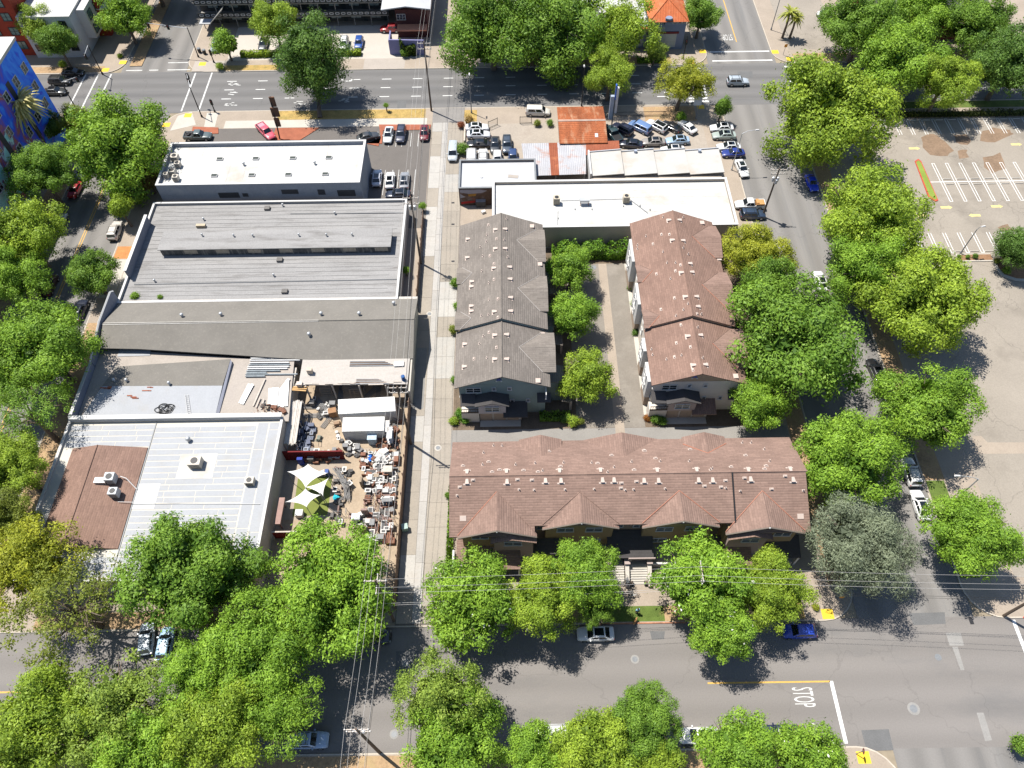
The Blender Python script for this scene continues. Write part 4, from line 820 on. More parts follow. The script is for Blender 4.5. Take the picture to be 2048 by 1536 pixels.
# raised terrace and the front steps
m = MB(); m.b2(-7.5, 12.3, 35.6, 39.4, 0.1, 1.2); m.b2(18.3, 36.8, 35.6, 39.4, 0.1, 1.2); m.b2(12.3, 18.3, 35.65, 39.4, 0.1, 1.25); part('terrace', m, mat('terrace_concrete', (0.35, 0.32, 0.29), 0.9, 0.1, 0.5, 5), E)
for x0, x1 in ((12.5, 14.45), (15.15, 17.5)):
    for i in range(8): m = MB(); m.b2(x0, x1, 33.35+i*0.285, 35.65, 0.13+i*0.14, 0.27+i*0.14-(0.004 if i == 7 else 0)); part('step', m, CONCP, E)
for x in (12.3, 14.8, 17.75):
    m = MB(); m.box((x, 35.7, 1.1), (0.62, 0.62, 2.0)); m.box((x, 35.7, 2.15), (0.75, 0.75, 0.12)); part('gate_pier', m, PINKS, E)
    m = MB(); m.slab([(x-0.25, 33.3, 0.75), (x+0.25, 33.3, 0.75), (x+0.25, 35.4, 1.85), (x-0.25, 35.4, 1.85)], 0.6); part('stair_wall', m, CREAM, E)
    m = MB(); m.box((x, 33.1, 0.4), (0.5, 0.5, 0.6)); part('newel', m, PINKS, E)
for x0, x1 in ((18.1, 22), (-8.2, -7.8)): m = MB(); m.b2(x0, x1, 35.5, 35.75, 1.3, 1.6); part('terrace_rail', m, WHITE, E)
m = MB(); m.b2(-8.3, -8.05, 34.0, 38.0, 0.1, 1.3); part('garden_wall', m, WHITE, E)
# gables over the rear slope
for xr, yb, zr, hw in ((3.7, 50.9, 9.43, 2.9), (14.64, 51.0, 9.58, 5.0), (25.8, 51.0, 9.35, 2.9)):
    yt = 44.05+(11-zr)/(3/6.9); ze = zr-hw*0.3
    for sgn in (-1, 1):
        s = MB(); ye = 44.05+(11-ze)/(3/6.9); s.slab([(xr, yt-0.2, zr+0.03), (xr+sgn*hw, min(ye, yb)-0.2, ze+0.02), (xr+sgn*hw, yb-0.25, ze), (xr, yb, zr)], 0.12); part('gable_roof', s, SHBRX, E)
        if xr > 20: v = MB(); v.tube([(xr+sgn*hw, min(ye, yb)-0.25, zE(min(ye, yb)-0.25)+0.05), (xr, yt-0.1, zr+0.02)], 0.06, 5); part('valley_flashing', v, VALLEY, E)
vents(Enear, [(-5.93, 43.36, 10.7), (-0.82, 43.29, 10.67), (4.09, 43.34, 10.69), (6.07, 43.31, 10.68), (11.37, 43.3, 10.67), (12.84, 43.28, 10.67), (16.66, 43.17, 10.62), (18.51, 43.15, 10.61), (23.62, 43.14, 10.6), (25.41, 43.11, 10.59), (30.26, 43.16, 10.61), (35.67, 43.03, 10.56)], 'big', 0, PIT)
vents(Efar, [(-5.96, 44.8, 10.67), (-0.88, 44.79, 10.68), (5.95, 44.73, 10.7), (11.22, 44.71, 10.71), (18.47, 44.56, 10.78), (23.54, 44.54, 10.79), (30.12, 44.4, 10.85), (35.5, 44.38, 10.86)], 'big', R(180), PIT)
vents(Enear, [(-5.16, 43.58, 10.8), (-6.83, 42.79, 10.45), (0.52, 43.56, 10.79), (2.37, 43.48, 10.75), (13.78, 42.98, 10.53), (13.69, 42.4, 10.28), (15.7, 43.13, 10.6), (24.34, 42.49, 10.32), (27.06, 43.09, 10.58), (26.44, 42.34, 10.26), (32.84, 42.02, 10.12), (29.51, 43.35, 10.69), (34.7, 43.51, 10.76)], 'mid', 0, PIT)
vents(Enear, [(-7.21, 41.81, 10.03), (0.69, 42.4, 10.28), (2.6, 42.32, 10.25), (6.55, 42.32, 10.25), (10.25, 42.33, 10.25), (14.19, 42.16, 10.18), (15.28, 42.2, 10.2), (19.29, 42.26, 10.22), (27.0, 42.22, 10.2), (28.82, 41.85, 10.04), (36.84, 41.8, 10.02)], 'small', 0, PIT)
vents(Efar, [(-3.23, 46.64, 9.88), (-6.54, 45.94, 10.18), (-2.74, 44.73, 10.7), (-1.78, 45.09, 10.55), (1.32, 44.93, 10.62), (3.17, 44.61, 10.76), (4.8, 48.52, 9.06), (6.13, 45.57, 10.34), (10.99, 46.04, 10.14), (13.01, 47.55, 9.48), (17.46, 48.44, 9.09), (17.51, 48.34, 9.14), (18.69, 46.83, 9.79), (15.54, 44.71, 10.71), (23.6, 48.5, 9.06), (30.61, 47.16, 9.65), (32.65, 45.1, 10.55), (32.28, 44.54, 10.79), (28.1, 45.01, 10.58)], 'mid', R(180), PIT)
vents(Efar, [(-3.93, 48.41, 9.1), (-4.0, 46.08, 10.12), (-2.62, 49.8, 8.5), (-1.47, 49.77, 8.51), (0.3, 45.99, 10.16), (2.85, 46.22, 10.06), (3.76, 44.78, 10.68), (6.57, 46.23, 10.05), (10.22, 46.15, 10.09), (13.03, 45.24, 10.48), (12.08, 44.32, 10.88), (15.45, 46.23, 10.05), (19.17, 46.24, 10.05), (22.94, 46.16, 10.08), (25.27, 44.51, 10.8), (25.57, 44.69, 10.72), (30.88, 49.66, 8.56), (32.08, 49.63, 8.57), (33.4, 48.28, 9.16), (33.37, 45.93, 10.18)], 'small', R(180), PIT)
for x, y, z in [(-6.45, 39.16, 8.87), (36.24, 38.82, 8.72)]: m = MB(); m.slab([(x-0.4, y-0.3, z-0.08), (x+0.4, y-0.3, z-0.08), (x+0.4, y+0.3, z+0.2), (x-0.4, y+0.3, z+0.2)], 0.08); part('skylight', m, VENT, E)

# ---- F and G: the two side rows
def side_row(name, label, xc, hwl, hwr, rmat, rcross, siding, lap, near_s, far_s, rgables, lgables, roofkey):
    T = thing(name, label, 'townhouse', (xc, 75, PADZ-0.02)); roofs = {}
    for key, y0, y1, dz_ in (('n', 59.7, 69.9, 0.0), ('f', 69.75, 91.9, 0.55)):
        zr = 10.55+dz_; ze = 7.8+dz_
        w = MB(); w.b2(xc-hwl+0.6, xc+hwr-0.6, y0+0.6 if key == 'n' else y0+0.1, y1-0.4, 0.1, ze+0.05); part('wall', w, siding, T)
        gable_front(T, xc-hwl+0.6, xc+hwr-0.6, xc, y0+(0.6 if key == 'n' else 0.1), ze, zr-0.25, lap)
        gable_front(T, xc-hwl+0.6, xc+hwr-0.6, xc, y1-0.6, ze, zr-0.25, lap)
        for sgn, hw in ((-1, hwl), (1, hwr)):
            s = MB(); s.slab([(xc, y0, zr), (xc+sgn*hw, y0, ze), (xc+sgn*hw, y1, ze), (xc, y1, zr)], 0.16); roofs[key+('l' if sgn < 0 else 'r')] = part('roof', s, rmat, T)
        m = MB(); m.tube([(xc, y0, zr+0.02), (xc, y1, zr+0.02)], 0.08); part('ridge_cap', m, rmat, T)
    slope = 2.75/((hwl+hwr)/2)
    for sgn, lst, hw in ((1, rgables, hwr), (-1, lgables, hwl)):
        for yc, gw, out in lst:                                   # side gables: ridge runs along x out to the eave
            top = 10.55+(0.55 if yc > 69.8 else 0); zr = top-2.75*(hw-4.3)/hw if sgn > 0 else top-2.75*(hw-2.2)/hw
            xi = xc+sgn*hw*(top-zr)/2.75; xo = xc+sgn*(hw+out); ze = zr-gw*0.36
            for k in (-1, 1):
                xe = xc+sgn*min(hw*(top-ze)/2.75, hw+out-0.05)
                s = MB(); s.slab([(xi-sgn*0.2, yc, zr+0.03), (xo, yc, zr), (xo, yc+k*gw, ze), (xe, yc+k*gw, ze+0.03)], 0.12); part('gable_roof', s, rcross, T)
                v = MB(); v.tube([(xe, yc+k*gw, ze+0.06), (xi-sgn*0.1, yc, zr+0.06)], 0.05, 5); part('valley_flashing', v, (VALLEY if k < 0 else rcross) if rcross is SHBRY else mat('grey_flashing', (0.42, 0.39, 0.36), 0.7, 0.1, 1, 5), T)
    return T, roofs
Fh, Fr = side_row('townhouse_row', 'grey shingled townhouse row with a sage green end wall beside the alley', -1.4, 6.9, 6.9, SHGRX, SHGRY, SAGE, SAGE, 0, 0,
                  ((86.7, 3.6, 0.2), (76.5, 3.6, 0.2), (65.6, 3.6, 0.9)), ((80.5, 1.7, 0.15), (71.4, 1.7, 0.15)), 'F')
Gh, Gr = side_row('townhouse_row', 'brown shingled townhouse row with a tan end wall on the far side of the courtyard', 26.7, 6.7, 7.0, SHBRN, SHBRY, CREAM, TANS, 0, 0,
                  ((87.0, 3.6, 0.3), (76.7, 3.6, 0.3), (65.8, 3.6, 0.9)), ((80.4, 1.8, 0.15), (71.3, 1.8, 0.15)), 'G')
TLT = math.atan(2.75/6.9)
def vents_x(roofs, xc, big, mid, small):
    for lst, kind in ((big, 'big'), (mid, 'mid'), (small, 'small')):
        for p in lst:
            rf = roofs[('n' if p[1] < 69.8 else 'f')+('l' if p[0] < xc else 'r')]
            o = link('roof_vent', vent_mesh(kind, 0), rf, Vector(p)-wl(rf)+Vector((0, 0, 0.005))); sg = -1 if p[0] < xc else 1
            o.rotation_euler = (TLT*(1 if kind != 'small' else 0.5), 0, R(-90) if sg < 0 else R(90))
vents_x(Fr, -1.4, [(-6.83, 88.13, 8.94), (-6.82, 84.02, 8.94), (-5.99, 78.6, 9.27), (-6.05, 77.59, 9.25), (-5.98, 73.65, 9.28), (-5.96, 72.66, 9.28), (-6.87, 67.12, 8.37), (-2.29, 88.36, 10.74), (-2.29, 84.15, 10.74), (-2.53, 80.08, 10.65), (-2.44, 71.34, 10.68), (-2.38, 67.33, 10.16), (-2.38, 63.0, 10.16), (-0.76, 88.34, 10.84), (-0.79, 84.01, 10.86), (-0.12, 80.3, 10.59), (-0.07, 77.83, 10.57), (-0.03, 74.12, 10.56), (-0.06, 71.48, 10.57), (-0.7, 67.31, 10.27), (-0.73, 62.88, 10.28), (-6.85, 63.03, 8.38)],
        [(-3.45, 90.0, 10.28), (-2.13, 86.28, 10.81), (-3.17, 82.99, 10.4), (-2.53, 81.03, 10.65), (-2.52, 77.81, 10.65), (-1.91, 73.67, 10.9), (-1.92, 70.11, 10.89), (-2.16, 65.07, 10.25), (-3.27, 68.18, 9.8), (-5.46, 64.04, 8.93)],
        [(-3.68, 87.82, 10.19), (-3.75, 86.29, 10.16), (-4.72, 85.47, 9.78), (-4.29, 83.33, 9.95), (-4.42, 80.19, 9.9), (-3.3, 77.28, 10.34), (-3.28, 73.97, 10.35), (-4.41, 71.25, 9.9), (-3.34, 71.07, 10.33), (-4.09, 67.71, 9.48), (-4.68, 66.51, 9.24), (-3.54, 63.62, 9.7), (-0.5, 90.84, 10.74), (-0.41, 82.31, 10.71), (-0.93, 85.92, 10.91)])
vents_x(Gr, 26.7, [(25.89, 89.91, 10.77), (25.86, 85.42, 10.76), (26.28, 78.32, 10.93), (26.22, 73.51, 10.9), (25.74, 66.63, 10.16), (25.77, 61.43, 10.17), (27.59, 89.9, 10.75), (27.51, 85.25, 10.78), (27.96, 80.46, 10.61), (28.01, 78.7, 10.58), (27.96, 73.73, 10.61), (27.88, 71.76, 10.64), (27.57, 66.73, 10.21), (27.45, 61.42, 10.25)],
        [(24.45, 87.37, 10.18), (25.59, 86.87, 10.65), (22.99, 85.87, 9.58), (25.51, 79.04, 10.61), (22.8, 79.49, 9.5), (24.72, 73.87, 10.29), (22.63, 72.38, 9.43), (25.09, 68.99, 9.89), (24.09, 65.98, 9.48), (25.82, 64.69, 10.19), (23.53, 63.63, 9.25), (25.6, 60.7, 10.1), (27.48, 70.29, 10.79), (26.35, 79.95, 10.95)],
        [(25.1, 90.97, 10.44), (28.36, 90.89, 10.45), (20.69, 86.52, 8.63), (20.61, 85.77, 8.6), (22.14, 87.92, 9.23), (24.23, 83.59, 10.09), (27.26, 83.63, 10.88), (27.93, 82.47, 10.62), (24.53, 81.11, 10.21), (25.71, 80.63, 10.69), (24.63, 77.73, 10.25), (26.37, 72.09, 10.97), (25.63, 71.2, 10.66), (28.14, 70.4, 10.54), (24.5, 70.46, 10.2), (27.32, 68.15, 10.3), (20.64, 65.92, 8.06), (20.67, 64.9, 8.08), (24.47, 63.6, 9.63), (22.43, 63.53, 8.8), (27.19, 62.58, 10.36)])
for lst, T in (([(3.68, 90.75, 9.07), (4.74, 82.65, 8.65), (4.67, 68.87, 8.13), (3.72, 60.3, 8.51)], Fh), ([(31.74, 90.93, 9.12), (33.44, 83.45, 8.45), (31.98, 60.59, 8.48)], Gh)):
    for x, y, z in lst: m = MB(); m.box((x, y, z+0.1), (0.7, 0.75, 0.12)); part('skylight', m, VENT, T)
# end walls facing the cross drive
def end_wall(T, dx, sid, items_small, items_big, bayx):
    Y = 60.3
    for x, z in items_big: window(T, x, Y-0.04, z, 2.2, 1.25)
    for x, z in items_small: window(T, x, Y-0.04, z, 0.62, 0.8, 0, 1)
    bx = bayx
    w = MB(); w.b2(bx-2.0, bx+2.0, 58.6, Y, 2.6, 5.0); part('bay', w, PINKS if dx else mat('lilac_stucco', (0.5, 0.46, 0.47), 0.9, 0.05, 0.5, 5), T)
    gable_front(T, bx-2.0, bx+2.0, bx, 58.6, 5.0, 5.65, PINKS if dx else mat('lilac_stucco'))
    for sg in (-1, 1): s = MB(); s.slab([(bx, 58.2, 5.9), (bx+sg*2.5, 58.2, 5.1), (bx+sg*2.5, Y, 5.15), (bx, Y, 5.95)], 0.12); part('bay_roof', s, NAVYR, T)
    s = MB(); s.slab([(bx-4.6, 58.5, 4.9), (bx-2.4, 58.5, 4.9), (bx-2.4, Y, 5.5), (bx-4.6, Y, 5.5)], 0.12); part('porch_roof', s, NAVYR, T)
    s = MB(); s.slab([(bx+1.6, 57.9, 2.6), (bx+5.2, 57.9, 2.6), (bx+5.2, Y, 3.3), (bx+1.6, Y, 3.3)], 0.12); part('porch_roof', s, NAVYR if not dx else SHBRN, T)
    s = MB(); s.slab([(bx+6.6, 59.0, 4.9), (bx+8.6, 59.0, 4.9), (bx+8.6, Y, 5.5), (bx+6.6, Y, 5.5)], 0.12); part('porch_roof', s, NAVYR, T)
    m = MB(); m.b2(bx-4.6, bx-2.0, 58.7, Y, 0.1, 2.6); part('balcony_base', m, CREAM, T)
    m = MB()
    for i in range(8): m.box((bx-4.5+i*0.33, 58.75, 3.1), (0.05, 0.06, 0.95))
    m.box((bx-3.3, 58.75, 3.6), (2.6, 0.08, 0.08)); m.box((bx-3.3, 58.75, 2.75), (2.6, 0.06, 0.3)); part('balcony_rail', m, mat('rail_brown', (0.12, 0.09, 0.07), 0.8, 0.1, 1, 4), T)
    window(T, bx, 58.56, 3.9, 2.2, 1.2)
    for i in range(3): m = MB(); m.b2(bx-1.8+i*2.0, bx-0.1+i*2.0, 58.9, 59.0, 0.2, 2.2); part('garage_door', m, GARD, T)
    m = MB(); m.b2(bx-1.9, bx+4.3, 59.0, Y, 0.1, 2.55); part('garage_front', m, CREAM, T)
    m = MB(); m.b2(bx-1.9, bx+4.2, 57.8, 58.9, 0.1, 0.2); part('garage_apron', m, CONCP, T)
    m = MB(); m.box((bx+1.1, 60.22, 9.2), (0.5, 0.16, 0.45)); part('gable_ornament', m, mat('ornament_blue', (0.03, 0.06, 0.28), 0.5, 0.1, 1, 4), T)
    for k in (-0.35, 0.35): m = MB(); m.ball((bx+1.1+k, 60.15, 8.85), 0.14, 8, 5); part('gable_lamp', m, WHITE, T)
end_wall(Fh, 0, SAGE, [(-2.62, 6.67), (-0.37, 6.74), (0.0, 3.54), (2.34, 3.58)], [(-5.6, 6.43)], -2.96)
end_wall(Gh, 1, TANS, [(25.65, 6.77), (27.99, 6.79), (28.37, 3.51), (30.83, 3.44)], [(22.81, 6.46)], 24.91)
# sunlit courtyard side of G and shaded courtyard side of F: bays, small roofs, windows
for y0, y1, z1 in ((84.0, 89.0, 7.6), (75.0, 79.4, 7.6), (66.5, 69.0, 6.9), (61.0, 64.5, 6.9)):
    m = MB(); m.b2(19.7, 20.75, y0, y1, 2.7, z1); part('bay', m, WHITE, Gh)
    m = MB(); m.b2(19.9, 20.75, y0+0.3, y1-0.3, 0.1, 2.5); part('garage_door', m, GARD, Gh)
for y in (82.0, 73.0, 70.5, 60.9): 
    for z in (3.6, 6.3): window(Gh, 20.56, y, z, 0.9, 1.2, -90, 1)
for y in (86.5, 77.2, 67.7, 62.7):
    for z in (4.0, 6.3): window(Gh, 19.66, y, z, 1.4, 1.2, -90)
for y, dx in ((85.0, 0), (74.5, 0), (63.8, 0.9)):
    for T, xw in ((Fh, 5.0), (Gh, 33.2)):
        s = MB(); s.slab([(xw, y-1.6, 5.6), (xw+1.9+dx, y-1.6, 5.0), (xw+1.9+dx, y+1.6, 5.0), (xw, y+1.6, 5.6)], 0.12); part('porch_roof', s, SHGRX if T is Fh else SHBRN, T)
        w = MB(); w.b2(xw-0.3, xw+1.6+dx, y-1.4, y+1.4, 0.1, 4.9); part('bay', w, SAGE if T is Fh else TANS, T)
        s = MB(); s.slab([(xw+1.5+dx, y-3.4, 2.9), (xw+3.1+dx, y-3.4, 2.5), (xw+3.1+dx, y-1.0, 2.5), (xw+1.5+dx, y-1.0, 2.9)], 0.12); part('porch_roof', s, SHGRX if T is Fh else SHBRN, T)
        m = MB(); m.box((xw+2.9+dx, y-3.1, 1.3), (0.35, 0.35, 2.4)); part('porch_pier', m, PINKS, T)
        window(T, xw+1.64+dx, y, 3.7, 1.6, 1.2, 90)
        for yy in (y-4.2, y+3.4): window(T, xw-0.14, yy, 6.4, 1.4, 1.2, 90)
for y in (62, 66, 73, 78, 84, 89):
    for z in (3.4, 6.4): window(Fh, -7.76, y, z, 1.2, 1.1, -90)

# ================================================================ FAR BUILDINGS
# blue mural apartment block on the left edge
Mu = thing('apartment_block', 'tall apartment block with a bright blue and teal mural wall on the left edge', 'building', (-105, 105, PADZ-0.02))
w = MB(); w.b2(-120, -89.6, 66, 129.4, 0.1, 19.8); part('wall', w, mat('grey_block', (0.35, 0.36, 0.38), 0.85, 0.1, 0.4, 4), Mu)
r = MB(); r.b2(-120.2, -89.3, 65.8, 129.6, 19.8, 20.3); part('roof', r, ROOFW, Mu)
def mural_mat():
    m = mat('mural_paint', (0.03, 0.10, 0.55), 0.7, 0.25, 0.4, 2)
    n = m.node_tree.nodes; l = m.node_tree.links; b = [k for k in n if k.type == 'BSDF_PRINCIPLED'][0]
    geo = n.new('ShaderNodeNewGeometry'); no = n.new('ShaderNodeTexNoise'); no.inputs['Scale'].default_value = 0.16; no.inputs['Detail'].default_value = 3; no.inputs['Distortion'].default_value = 1.8
    l.new(geo.outputs['Position'], no.inputs['Vector'])
    sp = n.new('ShaderNodeSeparateXYZ'); l.new(geo.outputs['Position'], sp.inputs[0])
    mr = n.new('ShaderNodeMapRange'); mr.inputs[1].default_value = 130; mr.inputs[2].default_value = 96; mr.inputs[3].default_value = -0.34; mr.inputs[4].default_value = 0.36; l.new(sp.outputs['Y'], mr.inputs[0])
    ad = n.new('ShaderNodeMath'); ad.operation = 'ADD'; l.new(no.outputs[0], ad.inputs[0]); l.new(mr.outputs[0], ad.inputs[1])
    cr = n.new('ShaderNodeValToRGB'); e = cr.color_ramp.elements; e[0].position = 0.0; e[0].color = (0.02, 0.09, 0.80, 1); e[1].position = 1.0; e[1].color = (0.22, 0.42, 0.44, 1)
    for pos, c in ((0.28, (0.05, 0.26, 0.9, 1)), (0.38, (0.02, 0.09, 0.75, 1)), (0.5, (0.2, 0.08, 0.3, 1)), (0.55, (0.42, 0.13, 0.08, 1)), (0.6, (0.16, 0.09, 0.25, 1)), (0.64, (0.5, 0.72, 0.7, 1)), (0.72, (0.28, 0.6, 0.58, 1)), (0.83, (0.40, 0.56, 0.54, 1))):
        k = e.new(pos); k.color = c
    l.new(ad.outputs[0], cr.inputs[0]); l.new(cr.outputs[0], b.inputs['Base Color']); return m
m = MB(); m.b2(-89.6, -89.4, 66, 129.4, 0.1, 19.78); part('mural_wall', m, mural_mat(), Mu)
for y in (127.2, 123.0, 118.4, 113.6, 108.6, 103.4, 98.4, 93.2, 88.2, 83.0, 78.0):
    for z in (4.6, 8.2, 11.8, 15.6): window(Mu, -89.36, y, z, 1.7, 1.8, 90, 2)
    m = MB(); m.b2(-89.42, -89.36, y-3.0, y-1.7, 5.5, 17.0); part('recess_panel', m, mat('dark_recess', (0.03, 0.035, 0.05), 0.5, 0.2, 1, 4), Mu) if y in (123.0, 113.6) else None
# red and white apartment block across the avenue
Rd = thing('apartment_block', 'modern red and white apartment block at the far left corner', 'building', (-105, 165, PADZ-0.02))
w = MB(); w.b2(-130, -104.5, 156.2, 185, 0.1, 13.5); part('wall', w, mat('red_panel', (0.36, 0.045, 0.02), 0.7, 0.1, 0.4, 4), Rd)
w = MB(); w.b2(-104.5, -93.2, 155.2, 185, 0.1, 9.2); part('white_wing', w, mat('grey_white_panel', (0.55, 0.56, 0.60), 0.7, 0.05, 0.4, 4), Rd)
r = MB(); r.b2(-104.4, -93.0, 155.1, 170, 9.2, 9.55); part('wing_roof', r, ROOFW, Rd)
r = MB(); r.b2(-130.2, -104.3, 156, 185.2, 13.5, 13.9); part('roof', r, ROOFLG, Rd)
w = MB(); w.b2(-93.2, -91.2, 158.5, 185, 2.6, 9.0); part('bay', w, WHITE, Rd)
w = MB(); w.b2(-93.2, -90.4, 163.5, 185, 0.1, 12.5); part('red_bay', w, mat('red_panel'), Rd)
for z in (3.2, 6.2): r = MB(); r.b2(-91.2, -88.6, 163.4, 185, z, z+0.25); part('balcony_slab', r, WHITE, Rd)
for x in (-129, -124.5, -120, -115.5, -111, -107):
    for z in (2.6, 5.8, 9.0, 12.0): window(Rd, x, 156.16, z, 1.9, 1.8, 0, 2, mat('frame_dark', (0.06, 0.06, 0.065), 0.5, 0.1, 1, 4), mat('green_glass', (0.13, 0.22, 0.2), 0.1, 0.1, 1, 4, spec=0.8))
for x in (-102.8, -100, -95.2):
    for z in (2.5, 5.6, 7.8): window(Rd, x, 155.16, z, 1.7, 1.5, 0, 2, mat('frame_dark'))
for y in (160.2, 164, 168.5, 173):
    for z in (4.2, 7.2): window(Rd, -91.16, y, z, 2.0, 1.9, 90, 2, mat('frame_dark'), mat('green_glass'))
# motel with ring-patterned balcony rails
Mo = thing('motel', 'dark two storey motel with rows of white ring patterned balcony panels', 'motel', (-40, 170, PADZ-0.02))
MDK = mat('motel_slate', (0.045, 0.05, 0.05), 0.8, 0.12, 0.4, 4)
w = MB(); w.b2(-70, -27.5, 168.2, 182, 0.1, 8.2); part('wall', w, mat('motel_wall', (0.09, 0.085, 0.08), 0.85, 0.12, 0.5, 4), Mo)
r = MB(); r.b2(-71, -26.5, 165.2, 182.5, 8.4, 8.8); part('roof', r, mat('motel_roof', (0.2, 0.2, 0.2), 0.9, 0.1, 0.4, 4), Mo)
for z in (2.9, 5.9):
    m = MB(); m.b2(-70, -26.8, 165.6, 168.2, z-0.25, z); part('balcony_floor', m, mat('motel_trim', (0.28, 0.27, 0.25), 0.85, 0.1, 0.5, 4), Mo)
    m = MB(); m.b2(-70, -26.8, 165.5, 165.6, z, z+1.05); part('balcony_panel', m, MDK, Mo)
    rg = MB(); n = 16; vs = []
    for a, b in ((0.48, 0.27), (0.34, 0.15)):
        for d in (0.0, 0.04):
            vs += [(a*math.copysign(abs(math.cos(2*math.pi*i/n))**0.55, math.cos(2*math.pi*i/n)), -d, b*math.copysign(abs(math.sin(2*math.pi*i/n))**0.55, math.sin(2*math.pi*i/n))) for i in range(n)]
    fs = []
    for i in range(n):
        j = (i+1) % n; fs += [(n+i, n+j, 3*n+j, 3*n+i), (i, j, n+j, n+i), (2*n+i, 3*n+i, 3*n+j, 2*n+j)]
    rg.add(vs, fs); rg = rg.mesh('rail_ring', WHITE)
    for i in range(32): link('rail_ring', rg, Mo, Vector((-69.2+i*1.34, 165.49, z+0.55))-wl(Mo))
for i in range(9):
    for z in (1.5, 4.4, 7.3):
        window(Mo, -67+i*4.6, 168.16, z, 2.4, 1.5, 0, 2, mat('frame_dark'), BLIND); m = MB(); m.b2(-65.3+i*4.6, -64.4+i*4.6, 168.1, 168.2, z-1.4, z+0.8); part('door', m, MDK, Mo)
for i in range(12): m = MB(); m.box((-69.5+i*3.85, 165.9, 4.1), (0.14, 0.14, 8.2)); part('column', m, mat('motel_trim'), Mo)
w = MB(); w.b2(-24.6, -17.6, 161.0, 182, 0.1, 6.6); part('office_wall', w, mat('maroon_wall', (0.10, 0.035, 0.035), 0.85, 0.12, 0.5, 4), Mo)
for sg in (-1, 1): s = MB(); s.slab([(-22, 159.5, 8.2), (-22+sg*5.4, 159.5, 7.5), (-22+sg*5.4, 182, 7.5), (-22, 182, 8.2)], 0.25); part('office_roof', s, ROOFLG, Mo)
m = MB(); m.b2(-24.4, -17.8, 158.6, 161, 3.0, 3.3); part('entry_canopy', m, mat('salmon_canopy', (0.62, 0.28, 0.18), 0.8, 0.1, 1, 4), Mo)
window(Mo, -23.4, 160.96, 5.0, 2.0, 1.4, 0, 3, WHITE)
pw = MB(); pw.prism([(-25.9, 154.4), (-18.2, 154.0), (-18.2, 154.3), (-25.7, 154.7)], 0.1, 3.6); pw.b2(-26.0, -25.7, 154.5, 158.6, 0.1, 3.3); solo('screen_wall', pw, mat('violet_wall', (0.22, 0.22, 0.40), 0.85, 0.1, 0.5, 4), 'violet painted screen wall with dark creeper beside the motel entry', 'wall')
m = MB(); m.b2(-69.5, -67.0, 163.2, 165.2, 2.6, 2.8); part('stair_landing', m, ROOFLG, Mo); m = MB(); m.slab([(-67.0, 163.4, 2.8), (-63.4, 163.4, 5.9), (-63.4, 165.0, 5.9), (-67.0, 165.0, 2.8)], 0.2); part('stair_flight', m, mat('motel_trim'), Mo)
# mission style corner building with the tiled tower
To = thing('mission_building', 'pale corner building with a red tiled corner tower and blue grey walls', 'building', (30, 165, PADZ-0.02))
BLG = mat('blue_grey_stucco', (0.22, 0.26, 0.36), 0.85, 0.08, 0.5, 4)
w = MB(); w.b2(0, 31.0, 155.6, 185, 0.1, 4.6); part('wall', w, BLG, To)
r = MB(); r.b2(0.2, 30.8, 157.4, 184.8, 4.6, 5.0); part('roof', r, ROOFW, To)
w = MB(); w.b2(31.0, 38.9, 155.0, 163.0, 0.1, 5.9); part('tower_wall', w, BLG, To)
TILE = mat('clay_tile', (0.56, 0.15, 0.055), 0.85, 0.22, 1.2, 6, stain=(0.65, 0.3, 0.16), stain_scale=0.9, stain_amt=0.6, stripe=('X', 0.35, 0.05))
apx = (34.95, 159.0, 9.4); cs = [(30.6, 154.6, 6.6), (39.3, 154.6, 6.6), (39.3, 163.4, 6.6), (30.6, 163.4, 6.6)]
w = MB(); w.b2(31.2, 38.7, 155.2, 162.8, 5.9, 6.55); part('tower_band', w, WHITE, To)
for i in range(4): s = MB(); s.add([cs[i], cs[(i+1) % 4], apx], [(0, 1, 2)]); part('tower_roof', s, TILE, To); s = MB(); s.tube([cs[i], apx], 0.14, 6); part('hip_tiles', s, TILE, To)
for i in range(9): window(To, 31.6+i*0.84, 155.16, 6.2, 0.7, 0.6, 0, 1)
m = MB(); m.b2(34.2, 35.7, 154.8, 155.3, 5.6, 7.3); m.cyl((34.95, 155.1, 7.2), 0.7, 0.15, 14); part('tower_finial', m, BLG, To)
m = MB(); m.b2(26.5, 31.0, 154.9, 155.9, 4.55, 4.95); part('tile_coping', m, TILE, To)
for x, w_ in ((29.0, 2.2), (24.5, 2.2), (20, 2.2)):
    window(To, x, 155.56, 1.8, w_, 2.6, 0, 1, BLG, BLIND); m = MB(); m.cyl((x, 155.58, 3.0), 1.05, 0.1, 16)
    a = MB(); vs = [(x+1.05*math.cos(math.pi*i/10), 155.5, 3.12+1.0*math.sin(math.pi*i/10)) for i in range(11)]; a.add(vs, [tuple(range(11))]); part('arched_transom', a, BLIND, To)
window(To, 34.9, 154.96, 2.2, 4.6, 3.0, 0, 2, WHITE, BLIND); m = MB(); m.b2(32.3, 37.6, 154.8, 155.0, 3.8, 4.2); part('awning_band', m, mat('maroon_trim', (0.2, 0.03, 0.03), 0.7, 0.1, 1, 4), To)
# dark roof and red wall glimpsed between the trees top right
Bk = thing('red_brick_house', 'dark roofed house with a red wall hidden behind the trees at top right', 'house', (92, 165, PADZ-0.02))
w = MB(); w.b2(80, 106, 157, 175, 0.1, 5.0); part('wall', w, mat('brick_red', (0.22, 0.05, 0.04), 0.9, 0.2, 1, 5), Bk)
gable_roof(Bk, 'x', 79.5, 106.5, 156.4, 166, 175.6, 4.9, 7.6, 4.9, mat('charcoal_shingle', (0.09, 0.09, 0.09), 0.95, 0.15, 0.5, 5))
